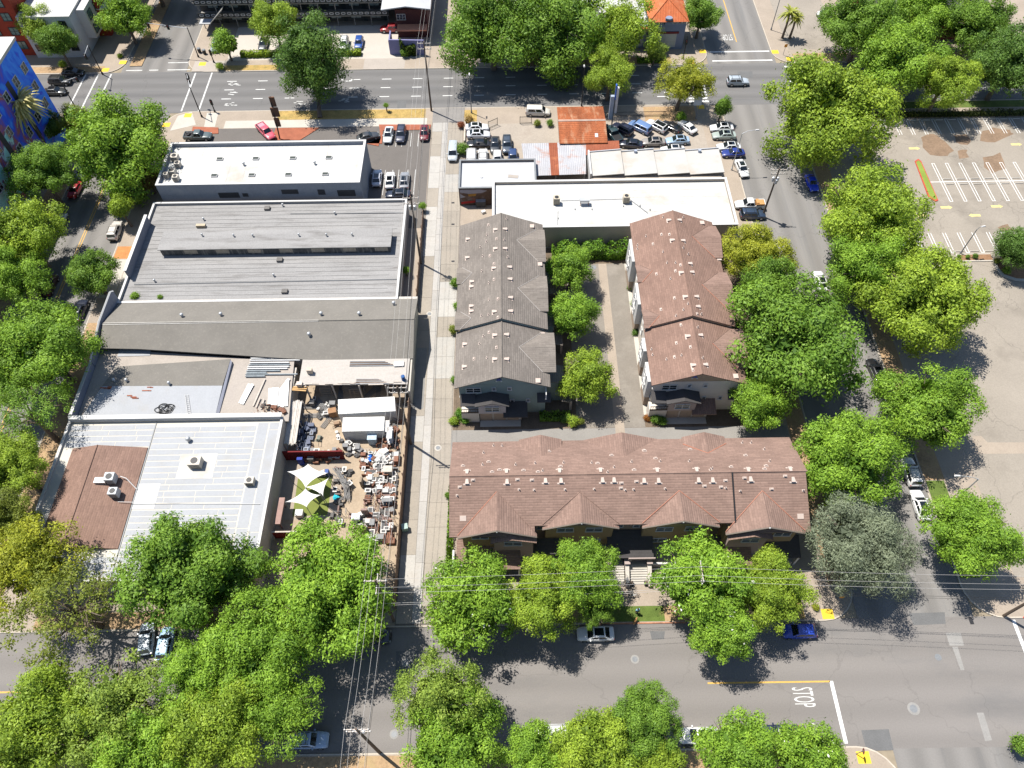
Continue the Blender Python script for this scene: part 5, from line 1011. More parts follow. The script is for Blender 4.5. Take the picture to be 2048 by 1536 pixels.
# red shop front building at bottom left behind the trees is out of view; rear yards
# ================================================================ YARD FENCES AND WALLS
fw = MB(); fw.b2(-15.75, -15.5, 30.5, 62.0, 0.1, 2.5); fen = thing('board_fence', 'tall weathered brown board fence between the salvage yard and the alley', 'fence', (-15.6, 46, PADZ-0.02))
y = 30.6; rnd = random.Random(8)
fbm = MB(); fbm.box((0, 0, 1.25), (0.05, 0.36, 2.5)); fbm = fbm.mesh('board', WOODF)
while y < 61.8: link('board', fbm, fen, Vector((-15.55+rnd.uniform(-0.02, 0.02), y, 0.1+rnd.uniform(-0.06, 0.06)))-wl(fen)); y += 0.39
for y in range(31, 62, 3): m = MB(); m.box((-15.7, y, 1.3), (0.14, 0.14, 2.6)); part('post', m, WOODF, fen)
for z in (0.6, 2.0): m = MB(); m.b2(-15.66, -15.6, 30.5, 62, z, z+0.12); part('rail', m, WOODF, fen)
fn2 = thing('board_fence', 'low tan board fence behind the grey warehouse along the alley', 'fence', (-16.2, 90, PADZ-0.02)); y = 80.6
while y < 102.5: link('board', fbm, fn2, Vector((-15.75+rnd.uniform(-0.02, 0.02), y, -0.5+rnd.uniform(-0.06, 0.06)))-wl(fn2)); y += 0.39
for y in range(81, 102, 3): m = MB(); m.box((-15.9, y, 0.9), (0.12, 0.12, 1.8)); part('post', m, WOODF, fn2)
yx0, yy1 = (-33.76, 52.7); yx1 = -24.54; yy0 = 40.56
RDW = mat('dark_red_boards', (0.16, 0.012, 0.014), 0.8, 0.15, 0.8, 5)
ply = thing('yard_wall', 'dark red painted board wall across the top of the play yard', 'wall', ((yx0+yx1)/2, yy1, PADZ-0.02))
for i in range(22): m = MB(); x = yx0+(yx1-yx0)*i/22; m.b2(x+0.01, x+(yx1-yx0)/22-0.01, yy1-0.06, yy1+rnd.uniform(0, 0.03), 0.1, 2.5); part('board', m, RDW, ply)
m = MB(); m.b2(yx0, yx1, yy1-0.1, yy1+0.1, 2.5, 2.58); part('rail', m, RDW, ply)
ply = thing('yard_wall', 'dark red wall with a pale rail along the bottom of the play yard', 'wall', ((yx0+yx1)/2, yy0, PADZ-0.02))
for i in range(20): m = MB(); x = yx0+1+(yx1-yx0-2)*i/20; m.b2(x+0.01, x+(yx1-yx0-2)/20-0.01, yy0-0.06, yy0+rnd.uniform(0, 0.03), 0.1, 2.2); part('board', m, RDW, ply)
m = MB(); m.b2(yx0+1, yx1-1, yy0-0.1, yy0+0.1, 2.2, 2.3); part('rail', m, WOODB, ply)
cover('play_yard_turf', [(-31.03, 49.57), (-26.1, 49.97), (-26.06, 43.89), (-30.93, 43.74)], 3, TURF)
cover('play_yard_paving', [(-33.69, 52.29), (-24.54, 52.14), (-24.22, 43.11), (-33.65, 43.26)], 2, CONC)
m = MB(); m.prism([(-32.51, 45.48), (-31.61, 45.47), (-31.66, 41.54), (-32.34, 41.55)], 2.3, 2.6)
for p in ((-32.1, 45.19), (-32.06, 42.0)): m.box((p[0], p[1], 1.25), (0.15, 0.15, 2.2))
solo('canopy_beam', m, mat('mauve_board', (0.34, 0.22, 0.19), 0.9, 0.15, 1, 5), 'mauve brown board canopy standing left of the white shade sails', 'canopy')
# shade sails
def sail(corners, label):
    m = MB(); n = 10; c = [Vector(p) for p in corners]; vs = []
    def edge(a, b, t):
        mid = (a+b)/2; ce = sum(c, Vector())/4; return a.lerp(b, t)+(ce-mid)*0.22*4*t*(1-t)
    for i in range(n+1):
        for j in range(n+1):
            u, v = i/n, j/n
            p = edge(c[0], c[1], u)*(1-v)+edge(c[3], c[2], u)*v+edge(c[0], c[3], v)*(1-u)+edge(c[1], c[2], v)*u-(c[0]*(1-u)*(1-v)+c[1]*u*(1-v)+c[2]*u*v+c[3]*(1-u)*v)
            vs.append(p)
    fs = [(i*(n+1)+j, (i+1)*(n+1)+j, (i+1)*(n+1)+j+1, i*(n+1)+j+1) for i in range(n) for j in range(n)]
    m.add(vs, fs); t = thing('shade_sail', label, 'shade sail', (corners[0][0], corners[0][1], 0.1), 0, 'white shade sails over the play yard')
    part('cloth', m, CLOTH, t, 60)
    for p in corners:
        q = MB(); q.tube([p, (p[0]+(p[0]-corners[0][0])*0.02, p[1]+0.02, 0.12)], 0.045, 6); part('mast', q, MIDM, t)
sail([(-31.35, 48.65, 4.2), (-28.84, 50.1, 3.6), (-25.75, 48.33, 4.2), (-28.68, 46.45, 3.6)], 'upper left white shade sail nearest the red wall')
sail([(-28.69, 46.53, 3.6), (-25.52, 47.55, 4.2), (-26.09, 45.13, 3.6), (-26.47, 45.36, 3.9)], 'small right hand white shade sail of the cluster')
sail([(-30.9, 44.03, 4.2), (-28.65, 46.3, 3.6), (-26.34, 45.09, 4.0), (-28.12, 43.52, 3.6)], 'lower white shade sail pointing down toward the trees')

# ================================================================ POLES, WIRES, SIGNALS
def utility_pole(label, base, h, top=None, arms=((0.4, 2.4, 0), (1.3, 2.4, 0)), transformers=0, yaw=0.0):
    bx, by = base; tx, ty = top or base
    t = thing('utility_pole', label, 'utility pole', (bx, by, 0.1))
    m = MB(); m.tube([(bx, by, 0.1), ((bx+tx)/2, (by+ty)/2, h/2), (tx, ty, h)], [0.2, 0.17, 0.12], 8); part('pole', m, WOODP, t, 40); att = []
    for dz_, L, ya in arms:
        z = h-dz_; cx = bx+(tx-bx)*z/h; cy = by+(ty-by)*z/h; dx, dy = math.cos(R(ya)+yaw), math.sin(R(ya)+yaw)
        m = MB(); m.box((cx, cy, z), (L, 0.1, 0.13), R(ya)+yaw); o = part('crossarm', m, WOODB, t)
        for k in (-0.46, -0.2, 0.2, 0.46):
            q = MB(); q.cyl((cx+dx*L*k, cy+dy*L*k, z+0.06), 0.06, 0.2, 8); part('insulator', q, INS, o); att.append((cx+dx*L*k, cy+dy*L*k, z+0.26))
    for k in range(transformers):
        a = 2.2*k+0.4; z = h-2.9; cx = bx+(tx-bx)*z/h+0.42*math.cos(a); cy = by+(ty-by)*z/h+0.42*math.sin(a)
        m = MB(); m.cyl((cx, cy, z), 0.24, 0.8, 12); m.cyl((cx, cy, z+0.8), 0.24, 0.1, 12, 0.1); part('transformer', m, DUCT, t, 40)
    return att
def wire(a, b, sag, r, m, label, group, n=14):
    pts = []
    for i in range(n+1):
        t = i/n; pts.append((a[0]+(b[0]-a[0])*t, a[1]+(b[1]-a[1])*t, a[2]+(b[2]-a[2])*t-sag*4*t*(1-t)))
    w = MB(); w.tube(pts, r, 5); solo('power_line', w, m, label, 'wire', group, 0, None, tuple(a))
PT = [(-15.84, 134.11), (-15.63, 91.3), (-15.09, 55.07), (-15.64, 29.01), (-16.17, 13.68)]
lab = ['slim brown utility pole at the alley mouth on the avenue', 'utility pole with grey transformers beside the grey warehouse', 'utility pole beside the board fence opposite the brown townhouse corner',
       'utility pole by the trees where the alley meets the near street', 'utility pole with two grey transformers at the bottom edge of the picture']
A0 = []
for i, p in enumerate(PT):
    A0.append(utility_pole(lab[i], p, 15.4, None, ((0.35, 2.6, 0), (1.5, 2.6, 0)) if i != 3 else ((0.35, 2.6, 0), (1.4, 2.4, 90)), 2 if i in (1, 4) else 0))
far = [(a[0]+0.9, 190, a[2]) for a in A0[0]]; nearw = [(a[0]-0.5, -35, a[2]) for a in A0[4]]
spans = [(far, A0[0]), (A0[0], A0[1]), (A0[1], A0[2]), (A0[2], A0[3]), (A0[3], A0[4]), (A0[4], nearw)]
sn = ['crossing the avenue', 'above the avenue lot', 'above the grey and olive warehouses', 'above the salvage yard fence', 'above the near street trees', 'leaving the bottom edge']
for i, (a, b) in enumerate(spans):
    for k in range(4): wire(a[k], b[k], 0.55, 0.014, WIRE, 'pale overhead power line '+sn[i], 'power lines '+sn[i])
    for z, r in ((9.2, 0.032), (8.4, 0.022)):
        pa = (a[1][0]+0.6, a[1][1], z); pb = (b[1][0]+0.6, b[1][1], z); wire(pa, pb, 0.45, r, CABLE, 'black cable strung low '+sn[i], 'cables '+sn[i])
A6 = utility_pole('leaning grey utility pole rising through the magnolia by the near street', (21.79, 28.38), 12.6, (21.77, 30.57), ((0.3, 2.6, 90), (1.2, 2.2, 90)))
A7 = utility_pole('utility pole with blue grey transformers beside the white pickup', (46.32, 101.84), 11.0, None, ((0.3, 3.0, 0), (1.2, 2.4, 0)), 3)
A8 = utility_pole('brown utility pole at the right edge beyond the crossing', (62.61, 28.48), 13.5, None, ((0.4, 2.4, 90),))
for k in range(3):
    wire(A0[3][4+k], A6[k], 0.4, 0.014, WIRE, 'pale power line above the magnolias of the near street', 'near street power lines'); wire(A6[k], A8[k], 0.6, 0.014, WIRE, 'pale power line crossing above the right intersection', 'right intersection power lines')
for z in (8.6, 7.9):
    wire((A0[3][5][0], A0[3][5][1], z), (A6[5][0]-1.0, A6[5][1], z), 0.4, 0.018, WIRE, 'grey cable strung below the near street power lines', 'near street cables')
    wire((A6[5][0]-1, A6[5][1], z), (A8[1][0], A8[1][1], z), 0.5, 0.018, CABLE, 'dark cable crossing the right intersection', 'right intersection cables')

def street_light(label, base, h, arm, ang, m=None, name='street_light'):
    bx, by = base; m = m or DUCT; t = thing(name, label, 'street light', (bx, by, 0.1)); dx, dy = math.cos(R(ang)), math.sin(R(ang))
    q = MB(); q.cyl((bx, by, 0.1), 0.17, 0.5, 10); q.tube([(bx, by, 0.2), (bx, by, h)], [0.11, 0.07], 8); part('pole', q, m, t, 40)
    q = MB(); q.tube([(bx, by, h-0.05), (bx+dx*arm*0.4, by+dy*arm*0.4, h+0.45), (bx+dx*arm, by+dy*arm, h+0.6)], [0.06, 0.05, 0.04], 6); part('arm', q, m, t, 40)
    q = MB(); q.box((bx+dx*(arm+0.3), by+dy*(arm+0.3), h+0.58), (0.8, 0.28, 0.14), R(ang), 0, 0.7); part('lamp_head', q, TRIMW, t)
street_light('tall pale street light beside the stepped white workshop', (42.87, 114.52), 8.5, 2.4, 5)
street_light('pale street light with a curved arm beside the right hand footpath', (60.66, 43.78), 8.5, 2.6, 175)
street_light('thin grey lot light standing by the planted strip of the parking lot', (78.95, 91.66), 6.0, 0.6, 10, MIDM)
street_light('slim street light at the far right corner by the palm', (60.22, 161.87), 9.0, 2.0, 100, MIDM)
street_light('dark pole light near the rusty office', (15.3, 135.03), 8.2, 0.5, 90, DARKM)
street_light('grey pole light near the alley gate of the car lot', (-7.53, 133.25), 8.0, 0.4, 90, MIDM)
def signal_pole(label, base, h, arm, ang, heads, m=None):
    bx, by = base; t = thing('traffic_signal', label, 'traffic signal', (bx, by, 0.1)); dx, dy = math.cos(R(ang)), math.sin(R(ang)); m = m or DUCT
    q = MB(); q.cyl((bx, by, 0.1), 0.2, 0.4, 10); q.tube([(bx, by, 0.2), (bx, by, h)], [0.13, 0.09], 8); part('pole', q, DARKM, t, 40)
    if arm:
        q = MB(); q.tube([(bx, by, h-0.2), (bx+dx*arm, by+dy*arm, h+0.2)], [0.08, 0.05], 6); part('mast_arm', q, m, t, 40)
    for k in heads:
        cx, cy = bx+dx*arm*k, by+dy*arm*k; z = h-0.3 if arm else h*0.75
        q = MB(); q.box((cx, cy, z), (0.34, 0.3, 1.0)); q.box((cx, cy, z), (0.55, 0.06, 1.25)); o = part('signal_head', q, DARKM, t)
        for i, c in enumerate(((0.25, 0.02, 0.02), (0.3, 0.18, 0.02), (0.02, 0.2, 0.06))): l_ = MB(); l_.cyl((cx, cy-0.17, z+0.3-0.3*i), 0.1, 0.02, 10); part('lens', l_, OBJC, o, 0, c)
signal_pole('traffic signal with a pale mast arm at the lower right of the left crossing', (-63.21, 133.25), 7.0, 4.5, 110, (0.6, 1.0))
signal_pole('traffic signal with a long pale arm at the upper right of the left crossing', (-68.67, 154.61), 7.0, 9.0, 170, (0.5, 1.0))
signal_pole('traffic signal at the upper left corner by the white apartment block', (-88.31, 148.76), 7.0, 4.5, 280, (0.9,))
signal_pole('traffic signal on the lower left corner beside the mural block', (-89.74, 135.86), 7.0, 3.0, 20, (1.0,))
signal_pole('short pedestrian signal at the lower right kerb of the left crossing', (-60.86, 134.85), 3.2, 0, 0, (0,))
signal_pole('short pedestrian signal beside the bins at the upper right corner', (-64.76, 152.43), 3.2, 0, 0, (0,))
signal_pole('yellow trimmed signal pole beside the tiled tower corner', (38.66, 151.13), 5.5, 0, 0, (0,))
def road_sign(label, base, h, r, col, sides=8, ang=0):
    t = thing('road_sign', label, 'road sign', (base[0], base[1], 0.1)); q = MB(); q.cyl((base[0], base[1], 0.1), 0.05, h, 8); part('post', q, MIDM, t)
    vs = [(base[0]+r*math.cos(2*math.pi*(i+0.5)/sides)*math.cos(R(ang)), base[1]-0.06+r*math.cos(2*math.pi*(i+0.5)/sides)*math.sin(R(ang)), 0.1+h+r*math.sin(2*math.pi*(i+0.5)/sides)) for i in range(sides)]
    q = MB(); q.add(vs+[(a, b+0.04, c) for a, b, c in vs], [tuple(range(sides)), tuple(range(2*sides-1, sides-1, -1))]+[(i, sides+i, sides+(i+1) % sides, (i+1) % sides) for i in range(sides)]); part('plate', q, OBJC, t, 0, col)
road_sign('pale octagonal sign seen from behind by the tower corner', (43.47, 155.2), 2.3, 0.42, (0.5, 0.48, 0.46))
road_sign('orange diamond sign on the corner by the palm', (60.86, 152.07), 2.2, 0.45, (0.7, 0.3, 0.03), 4)
road_sign('orange sign standing at the near right townhouse corner', (41.64, 30.54), 2.2, 0.4, (0.7, 0.32, 0.05), 4)
road_sign('thin dark sign post on the bottom right corner lawn', (39.45, 12.76), 2.3, 0.35, (0.2, 0.06, 0.05), 8, 80)
# tall rust-brown pylon sign in front of the avenue lot
sg = thing('pylon_sign', 'tall leaning rust brown pylon sign at the avenue edge of the parking lot', 'sign', (*(-45.87, 125.65), 0.1))
bx, by = (-45.87, 125.65); tx, ty = (-45.5, 126.68)
m = MB(); m.tube([(bx, by, 0.1), (tx, ty, 9.2)], 0.14, 8); part('pole', m, DARKM, sg)
for z0, z1, hw in ((2.9, 4.8, 0.5), (5.0, 7.0, 0.75), (7.1, 9.2, 0.5)):
    c0 = Vector((bx, by, 0)).lerp(Vector((tx, ty, 0)), (z0+z1)/2/9.2); m = MB(); m.box((c0.x+0.25, c0.y, (z0+z1)/2), (hw*2, 0.25, z1-z0)); part('sign_box', m, mat('rusty_brown_panel', (0.17, 0.085, 0.05), 0.8, 0.25, 1, 5), sg)
# blue and white blade sign by the rusty office
sg = thing('blade_sign', 'tall blue and white blade sign rising beside the orange rust roof', 'sign', (*(20.73, 126.78), 0.1)); bx, by = (20.73, 126.78)
m = MB(); m.tube([(bx, by, 0.1), (bx, by, 10.5)], 0.13, 8); part('pole', m, MIDM, sg)
m = MB(); m.b2(bx-0.85, bx-0.15, by-0.3, by+0.3, 3.0, 8.2); part('sign_panel', m, mat('sign_grey_blue', (0.34, 0.40, 0.48), 0.5, 0.08, 1, 4), sg)
m = MB(); m.b2(bx+0.15, bx+0.6, by-0.3, by+0.3, 4.5, 10.0); part('sign_panel', m, WHITE, sg); m = MB(); m.b2(bx-0.1, bx+0.14, by-0.3, by+0.3, 7.5, 10.6); part('sign_panel', m, mat('sign_blue', (0.03, 0.12, 0.5), 0.5, 0.08, 1, 4), sg)
sg = thing('lot_sign', 'pale panel sign on a post by the corner of the car lot', 'sign', (*(38.28, 130.2), 0.1)); bx, by = (38.28, 130.2)
m = MB(); m.cyl((bx, by, 0.1), 0.1, 3.4, 8); part('post', m, MIDM, sg); m = MB(); m.box((bx-0.3, by, 4.4), (1.5, 0.25, 2.0)); part('panel', m, mat('sign_pale', (0.5, 0.53, 0.58), 0.5, 0.08, 1, 4), sg)
# sandwich fences/gates of the car lot
def steel_gate(label, a, b, h=1.8):
    t = thing('steel_gate', label, 'gate', (a[0], a[1], 0.1)); m = MB()
    for z in (0.3, h-0.05): m.tube([(a[0], a[1], z), (b[0], b[1], z)], 0.05, 6)
    for p in (a, b): m.tube([(p[0], p[1], 0.1), (p[0], p[1], h+0.1)], 0.06, 6)
    part('frame', m, DARKM, t); n = int(math.dist(a, b)/0.25)
    for i in range(1, n): q = MB(); q.tube([(a[0]+(b[0]-a[0])*i/n, a[1]+(b[1]-a[1])*i/n, 0.3), (a[0]+(b[0]-a[0])*i/n, a[1]+(b[1]-a[1])*i/n, h)], 0.014, 4); part('bar', q, DARKM, t)
steel_gate('small dark steel gate standing open by the white sedans', (-3.99, 127.99), (-2.17, 129.22))
steel_gate('dark steel gate panel left of the beige minivan', (2.42, 129.43), (4.76, 129.54))
steel_gate('long dark steel fence line along the car lot front', (15.78, 131.22), (33.24, 131.46), 1.2)
# low pale wall by the lot edge on the alley
m = MB(); m.b2(-8.9, -8.6, 123.74, 131.01, 0.1, 0.7); solo('low_wall', m, KERB, 'thin pale kerb wall at the alley edge of the car lot', 'wall')
bn = MB(); x, y = (57.85, 174.57)
for p, lb in (((-68.72, 156.33), 'dark litter bin on the upper right corner of the left crossing'), ((-67.46, 155.72), 'second dark bin beside the litter bin at the left crossing')):
    t = thing('litter_bin', lb, 'bin', (p[0], p[1], 0.1)); q = MB(); q.cyl((p[0], p[1], 0.1), 0.35, 1.0, 12, 0.4); part('body', q, DARKM, t, 40); q = MB(); q.cyl((p[0], p[1], 1.1), 0.42, 0.12, 12, 0.3); part('lid', q, MIDM, t, 40)
for p, lb in (((15.11, 33.33), 'black planter box at the foot of the left stair rail'), ((17.42, 33.36), 'black planter box at the foot of the right stair rail')):
    t = thing('planter_box', lb, 'planter', (p[0], p[1], 0.1)); q = MB(); q.box((p[0], p[1], 0.4), (0.75, 0.5, 0.6), 0, 0, 1.1); part('tub', q, DARKM, t); q = MB(); q.box((p[0], p[1], 0.71), (0.7, 0.45, 0.04)); part('soil', q, BARK, t)
m = MB(); px, py = (-15.0, 41.55); m.box((px, py, 0.65), (0.75, 0.7, 1.0), 0.2, 0, 1.12); t = thing('wheelie_bin', 'pale green bin standing against the alley side of the board fence', 'bin', (px, py, 0.1)); part('body', m, OBJC, t, 0, (0.33, 0.45, 0.40)); m = MB(); m.box((px, py, 1.2), (0.85, 0.8, 0.1), 0.2); part('lid', m, OBJC, t, 0, (0.38, 0.5, 0.45))
t = thing('dumpster', 'dark grey dumpster under the mural wall beside the alley', 'dumpster', (*(-5.27, 105.71), 0.1)); px, py = (-5.27, 105.71)
m = MB(); m.box((px, py, 0.8), (1.7, 1.2, 1.3), 0, 0, 1.1); part('body', m, OBJC, t, 0, (0.05, 0.05, 0.055)); m = MB(); m.slab([(px-0.9, py-0.6, 1.5), (px+0.9, py-0.6, 1.5), (px+0.9, py+0.65, 1.75), (px-0.9, py+0.65, 1.75)], 0.08); part('lid', m, OBJC, t, 0, (0.25, 0.25, 0.27))
m = MB(); m.box((*(-4.79, 103.71), 0.35), (0.75, 0.55, 0.5), 0.5); solo('white_crate', m, WHITE, 'white crate lying on the concrete below the dumpster', 'crate')

# ================================================================ VEHICLES
def loft(sts, ends=True):
    """sts: (x, halfwidth, z_low, z_belt, z_top) from rear to front"""
    m = MB(); n = 0
    for x, w, zl, zb, zt in sts:
        ring = [(x, -w*0.88, zl), (x, -w*0.99, zl+0.1), (x, -w, (zl+zb)/2+0.05), (x, -w*0.97, zb-0.03), (x, -w*0.86, zb+(zt-zb)*0.6), (x, -w*0.45, zt), (x, w*0.45, zt), (x, w*0.86, zb+(zt-zb)*0.6), (x, w*0.97, zb-0.03), (x, w, (zl+zb)/2+0.05), (x, w*0.99, zl+0.1), (x, w*0.88, zl)]
        n = len(ring); m.v += ring
    k = len(sts)
    for i in range(k-1):
        for j in range(n): m.f.append([i*n+j, i*n+(j+1) % n, (i+1)*n+(j+1) % n, (i+1)*n+j][::-1]); m.m.append(0)
    m.f.append(list(range(n))[::-1] if False else list(range(n))); m.m.append(0); m.f.append(list(range((k-1)*n, k*n))[::-1]); m.m.append(0)
    return m
SPEC = dict(
 sedan=dict(L=4.75, W=0.91, st=[(-2.36, .72, .42, .72, .80), (-2.25, .84, .28, .84, .95), (-1.85, .89, .24, .90, 1.03), (-1.0, .91, .22, .92, 1.0), (0, .915, .22, .91, .98), (.9, .91, .22, .88, .96), (1.4, .90, .24, .82, .92), (2.0, .86, .27, .73, .82), (2.27, .77, .3, .62, .70), (2.37, .62, .38, .52, .57)], gh=(-1.82, 1.05, .93, .81, -1.08, .30, 1.46, .665), wx=(-1.42, 1.42), wr=.33),
 coupe=dict(L=4.5, W=0.90, st=[(-2.24, .72, .42, .70, .78), (-2.1, .84, .28, .82, .93), (-1.7, .9, .24, .88, 1.0), (-0.9, .91, .22, .88, .97), (0, .905, .22, .86, .95), (.8, .9, .22, .84, .92), (1.4, .89, .24, .78, .88), (1.95, .84, .27, .68, .77), (2.2, .72, .3, .58, .64), (2.26, .6, .38, .5, .54)], gh=(-1.78, .88, .90, .79, -.85, .16, 1.35, .63), wx=(-1.35, 1.38), wr=.33),
 suv=dict(L=4.7, W=0.94, st=[(-2.34, .8, .5, .95, 1.02), (-2.25, .89, .36, 1.02, 1.09), (-1.5, .94, .3, 1.05, 1.1), (0, .945, .28, 1.04, 1.09), (.9, .94, .28, 1.02, 1.09), (1.5, .93, .3, .95, 1.05), (2.0, .89, .34, .86, .96), (2.27, .8, .38, .74, .82), (2.35, .66, .45, .64, .68)], gh=(-2.24, 1.0, 1.06, .86, -1.98, .38, 1.69, .74), wx=(-1.4, 1.42), wr=.37),
 hatch=dict(L=4.2, W=0.89, st=[(-2.1, .78, .44, .82, .88), (-2.0, .86, .3, .9, .96), (-1.3, .89, .24, .92, .98), (0, .895, .22, .92, .98), (.8, .89, .22, .9, .97), (1.3, .88, .24, .84, .93), (1.8, .83, .28, .74, .82), (2.02, .74, .32, .62, .69), (2.1, .6, .4, .54, .58)], gh=(-2.0, .97, .94, .80, -1.58, .28, 1.5, .66), wx=(-1.3, 1.3), wr=.32),
 van=dict(L=5.0, W=0.98, st=[(-2.5, .84, .46, 1.0, 1.05), (-2.4, .93, .34, 1.05, 1.1), (-1.5, .975, .28, 1.07, 1.12), (0, .98, .26, 1.06, 1.11), (1.0, .975, .26, 1.03, 1.09), (1.7, .95, .28, .95, 1.04), (2.2, .9, .32, .82, .9), (2.45, .78, .36, .68, .74), (2.51, .66, .42, .6, .64)], gh=(-2.42, 1.5, 1.07, .9, -2.24, .8, 1.76, .77), wx=(-1.5, 1.55), wr=.34),
 boxvan=dict(L=5.4, W=1.02, st=[(-2.7, .94, .5, 1.2, 1.22), (-2.6, 1.0, .36, 1.22, 1.25), (0, 1.02, .3, 1.22, 1.25), (1.4, 1.01, .3, 1.2, 1.24), (2.0, .97, .32, 1.02, 1.12), (2.45, .9, .36, .86, .94), (2.68, .78, .42, .72, .76)], gh=(-2.62, 1.75, 1.2, .98, -2.58, 1.1, 2.2, .9), wx=(-1.65, 1.65), wr=.37),
 pickup=dict(L=5.5, W=0.97, st=[(-2.74, .86, .5, .96, .97), (-2.68, .94, .4, 1.0, 1.01), (-0.75, .965, .34, 1.0, 1.02), (-0.7, .965, .34, 1.02, 1.08), (.8, .97, .32, 1.04, 1.1), (1.4, .96, .34, 1.0, 1.09), (2.1, .93, .36, .94, 1.03), (2.6, .86, .4, .82, .9), (2.74, .74, .46, .7, .74)], gh=(-.72, 1.25, 1.06, .86, -.5, .65, 1.76, .70), wx=(-1.75, 1.75), wr=.39, bed=True))
def frust(gh, t, s, side, off=0.0):
    """point on the glasshouse: t 0..1 along height; s 0..1 rear..front; side -1/1"""
    xb0, xb1, zb, hb, xr0, xr1, zr, hr = gh
    x0 = xb0+(xr0-xb0)*t; x1 = xb1+(xr1-xb1)*t; return (x0+(x1-x0)*s, side*((hb+(hr-hb)*t)+off), zb+(zr-zb)*t)
PROTO = {}
def build_proto(kind):
    sp = SPEC[kind]; gh = sp['gh']; root = link('vehicle', None)
    m = loft(sp['st']); k = len(m.v)
    # glasshouse shell with a slightly crowned roof
    rings = []
    for t, ins, dz_ in ((-0.12, 0, 0), (0, 0, 0), (0.9, 0, 0), (0.985, 0.035, 0), (1.03, 0.13, 0)):
        xb0, xb1, zb, hb, xr0, xr1, zr, hr = gh; x0 = xb0+(xr0-xb0)*t+ins; x1 = xb1+(xr1-xb1)*t-ins; h = hb+(hr-hb)*t-ins*0.8; z = zb+(zr-zb)*t
        rings.append([(x0, -h*0.93, z), (x0+0.12, -h, z), (x1-0.16, -h, z), (x1, -h*0.9, z), (x1+0.035, 0, z), (x1, h*0.9, z), (x1-0.16, h, z), (x0+0.12, h, z), (x0, h*0.93, z), (x0-0.035, 0, z)])
    n = 10
    for rg in rings: m.v += rg
    for i in range(len(rings)-1):
        for j in range(n): m.f.append([k+i*n+j, k+i*n+(j+1) % n, k+(i+1)*n+(j+1) % n, k+(i+1)*n+j]); m.m.append(0)
    m.f.append([k+4*n+j for j in range(n)]); m.m.append(0)
    body = link('body', m.mesh('body', PAINT, (0, 0, 0), 38), root)
    if sp.get('bed'):
        b = MB(); b.b2(-2.6, -.78, -.80, .80, 1.0, 1.024); link('bed_liner', b.mesh('bed_liner', TRIMB), root)
        b = MB(); b.b2(-2.66, -.72, -.95, -.82, .98, 1.16); b.b2(-2.66, -.72, .82, .95, .98, 1.16); b.b2(-2.72, -2.6, -.82, .82, .98, 1.16); link('bed_rail', b.mesh('bed_rail', PAINT), root)
    def pane(name, pts, off):
        a, b_, c = [Vector(p) for p in pts[:3]]; nn = (b_-a).cross(c-a).normalized(); ce = sum((Vector(p) for p in pts), Vector())/4
        if nn.dot(ce-Vector((0, 0, gh[2]-0.4))) < 0: nn = -nn
        q = MB(); P = [Vector(p)+nn*off for p in pts]; q.add(P+[p-nn*0.01 for p in P], [(0, 1, 2, 3), (7, 6, 5, 4), (0, 4, 5, 1), (1, 5, 6, 2), (2, 6, 7, 3), (3, 7, 4, 0)]); link(name, q.mesh(name, CGLASS), root)
    xb0, xb1, zb, hb, xr0, xr1, zr, hr = gh
    def endp(t, s, front):
        x = (xb1+(xr1-xb1)*t)+0.02 if front else (xb0+(xr0-xb0)*t)-0.02
        h = (hb+(hr-hb)*t)*0.86; return (x, s*h, zb+(zr-zb)*t)
    pane('windshield', [endp(.06, -1, 1), endp(.06, 1, 1), endp(.93, 1, 1), endp(.93, -1, 1)], 0.02)
    if kind != 'boxvan': pane('rear_window', [endp(.12, 1, 0), endp(.12, -1, 0), endp(.9, -1, 0), endp(.9, 1, 0)], 0.02)
    for sd in (-1, 1):
        for s0, s1 in (((.1, .52), (.55, .9)) if kind not in ('boxvan',) else ((.74, .93),)): pane('side_window', [frust(gh, .12, s0, sd), frust(gh, .12, s1, sd), frust(gh, .86, s1-.02, sd), frust(gh, .86, s0+.02, sd)], 0.015)
    wm = MB(); r = sp['wr']; nn = 16
    for sgn in (1,):
        vs = []
        for y in (-.11, .11):
            vs += [(r*math.cos(2*math.pi*i/nn), y, r*math.sin(2*math.pi*i/nn)) for i in range(nn)]
        wm.add(vs, [tuple(range(nn)), tuple(range(2*nn-1, nn-1, -1))]+[(i, nn+i, nn+(i+1) % nn, (i+1) % nn) for i in range(nn)])
    wm = wm.mesh('wheel', TYRE, (0, 0, 0), 40); rm = MB(); vs = []
    for y, q in ((.112, .62), (.125, .5)): vs += [(r*q*math.cos(2*math.pi*i/10), y, r*q*math.sin(2*math.pi*i/10)) for i in range(10)]
    rm.add(vs, [tuple(range(19, 9, -1))]+[(i, 10+i, 10+(i+1) % 10, (i+1) % 10) for i in range(10)]); rm = rm.mesh('rim', RIM)
    for x in sp['wx']:
        for sd in (-1, 1):
            w = link('wheel', wm, root, (x, sd*(sp['W']-.09), r)); q = link('rim', rm, w); q.rotation_euler = (0, 0, 0 if sd > 0 else math.pi)
    xf = sp['st'][-2][0]; zf = sp['st'][-2][3]; xr = sp['st'][1][0]; zr_ = sp['st'][1][3]; wf = sp['st'][-2][1]; wr_ = sp['st'][1][1]
    hm = MB(); hm.box((0, 0, 0), (.28, .34, .13), 0, 0, .8); hm = hm.mesh('headlight', HLAMP); tm = MB(); tm.box((0, 0, 0), (.14, .3, .16), 0, 0, .8); tm = tm.mesh('taillight', TLAMP)
    for sd in (-1, 1):
        link('headlight', hm, root, (xf-.1, sd*(wf-.2), zf+.0)); link('taillight', tm, root, (xr-.02, sd*(wr_-.16), zr_-.08))
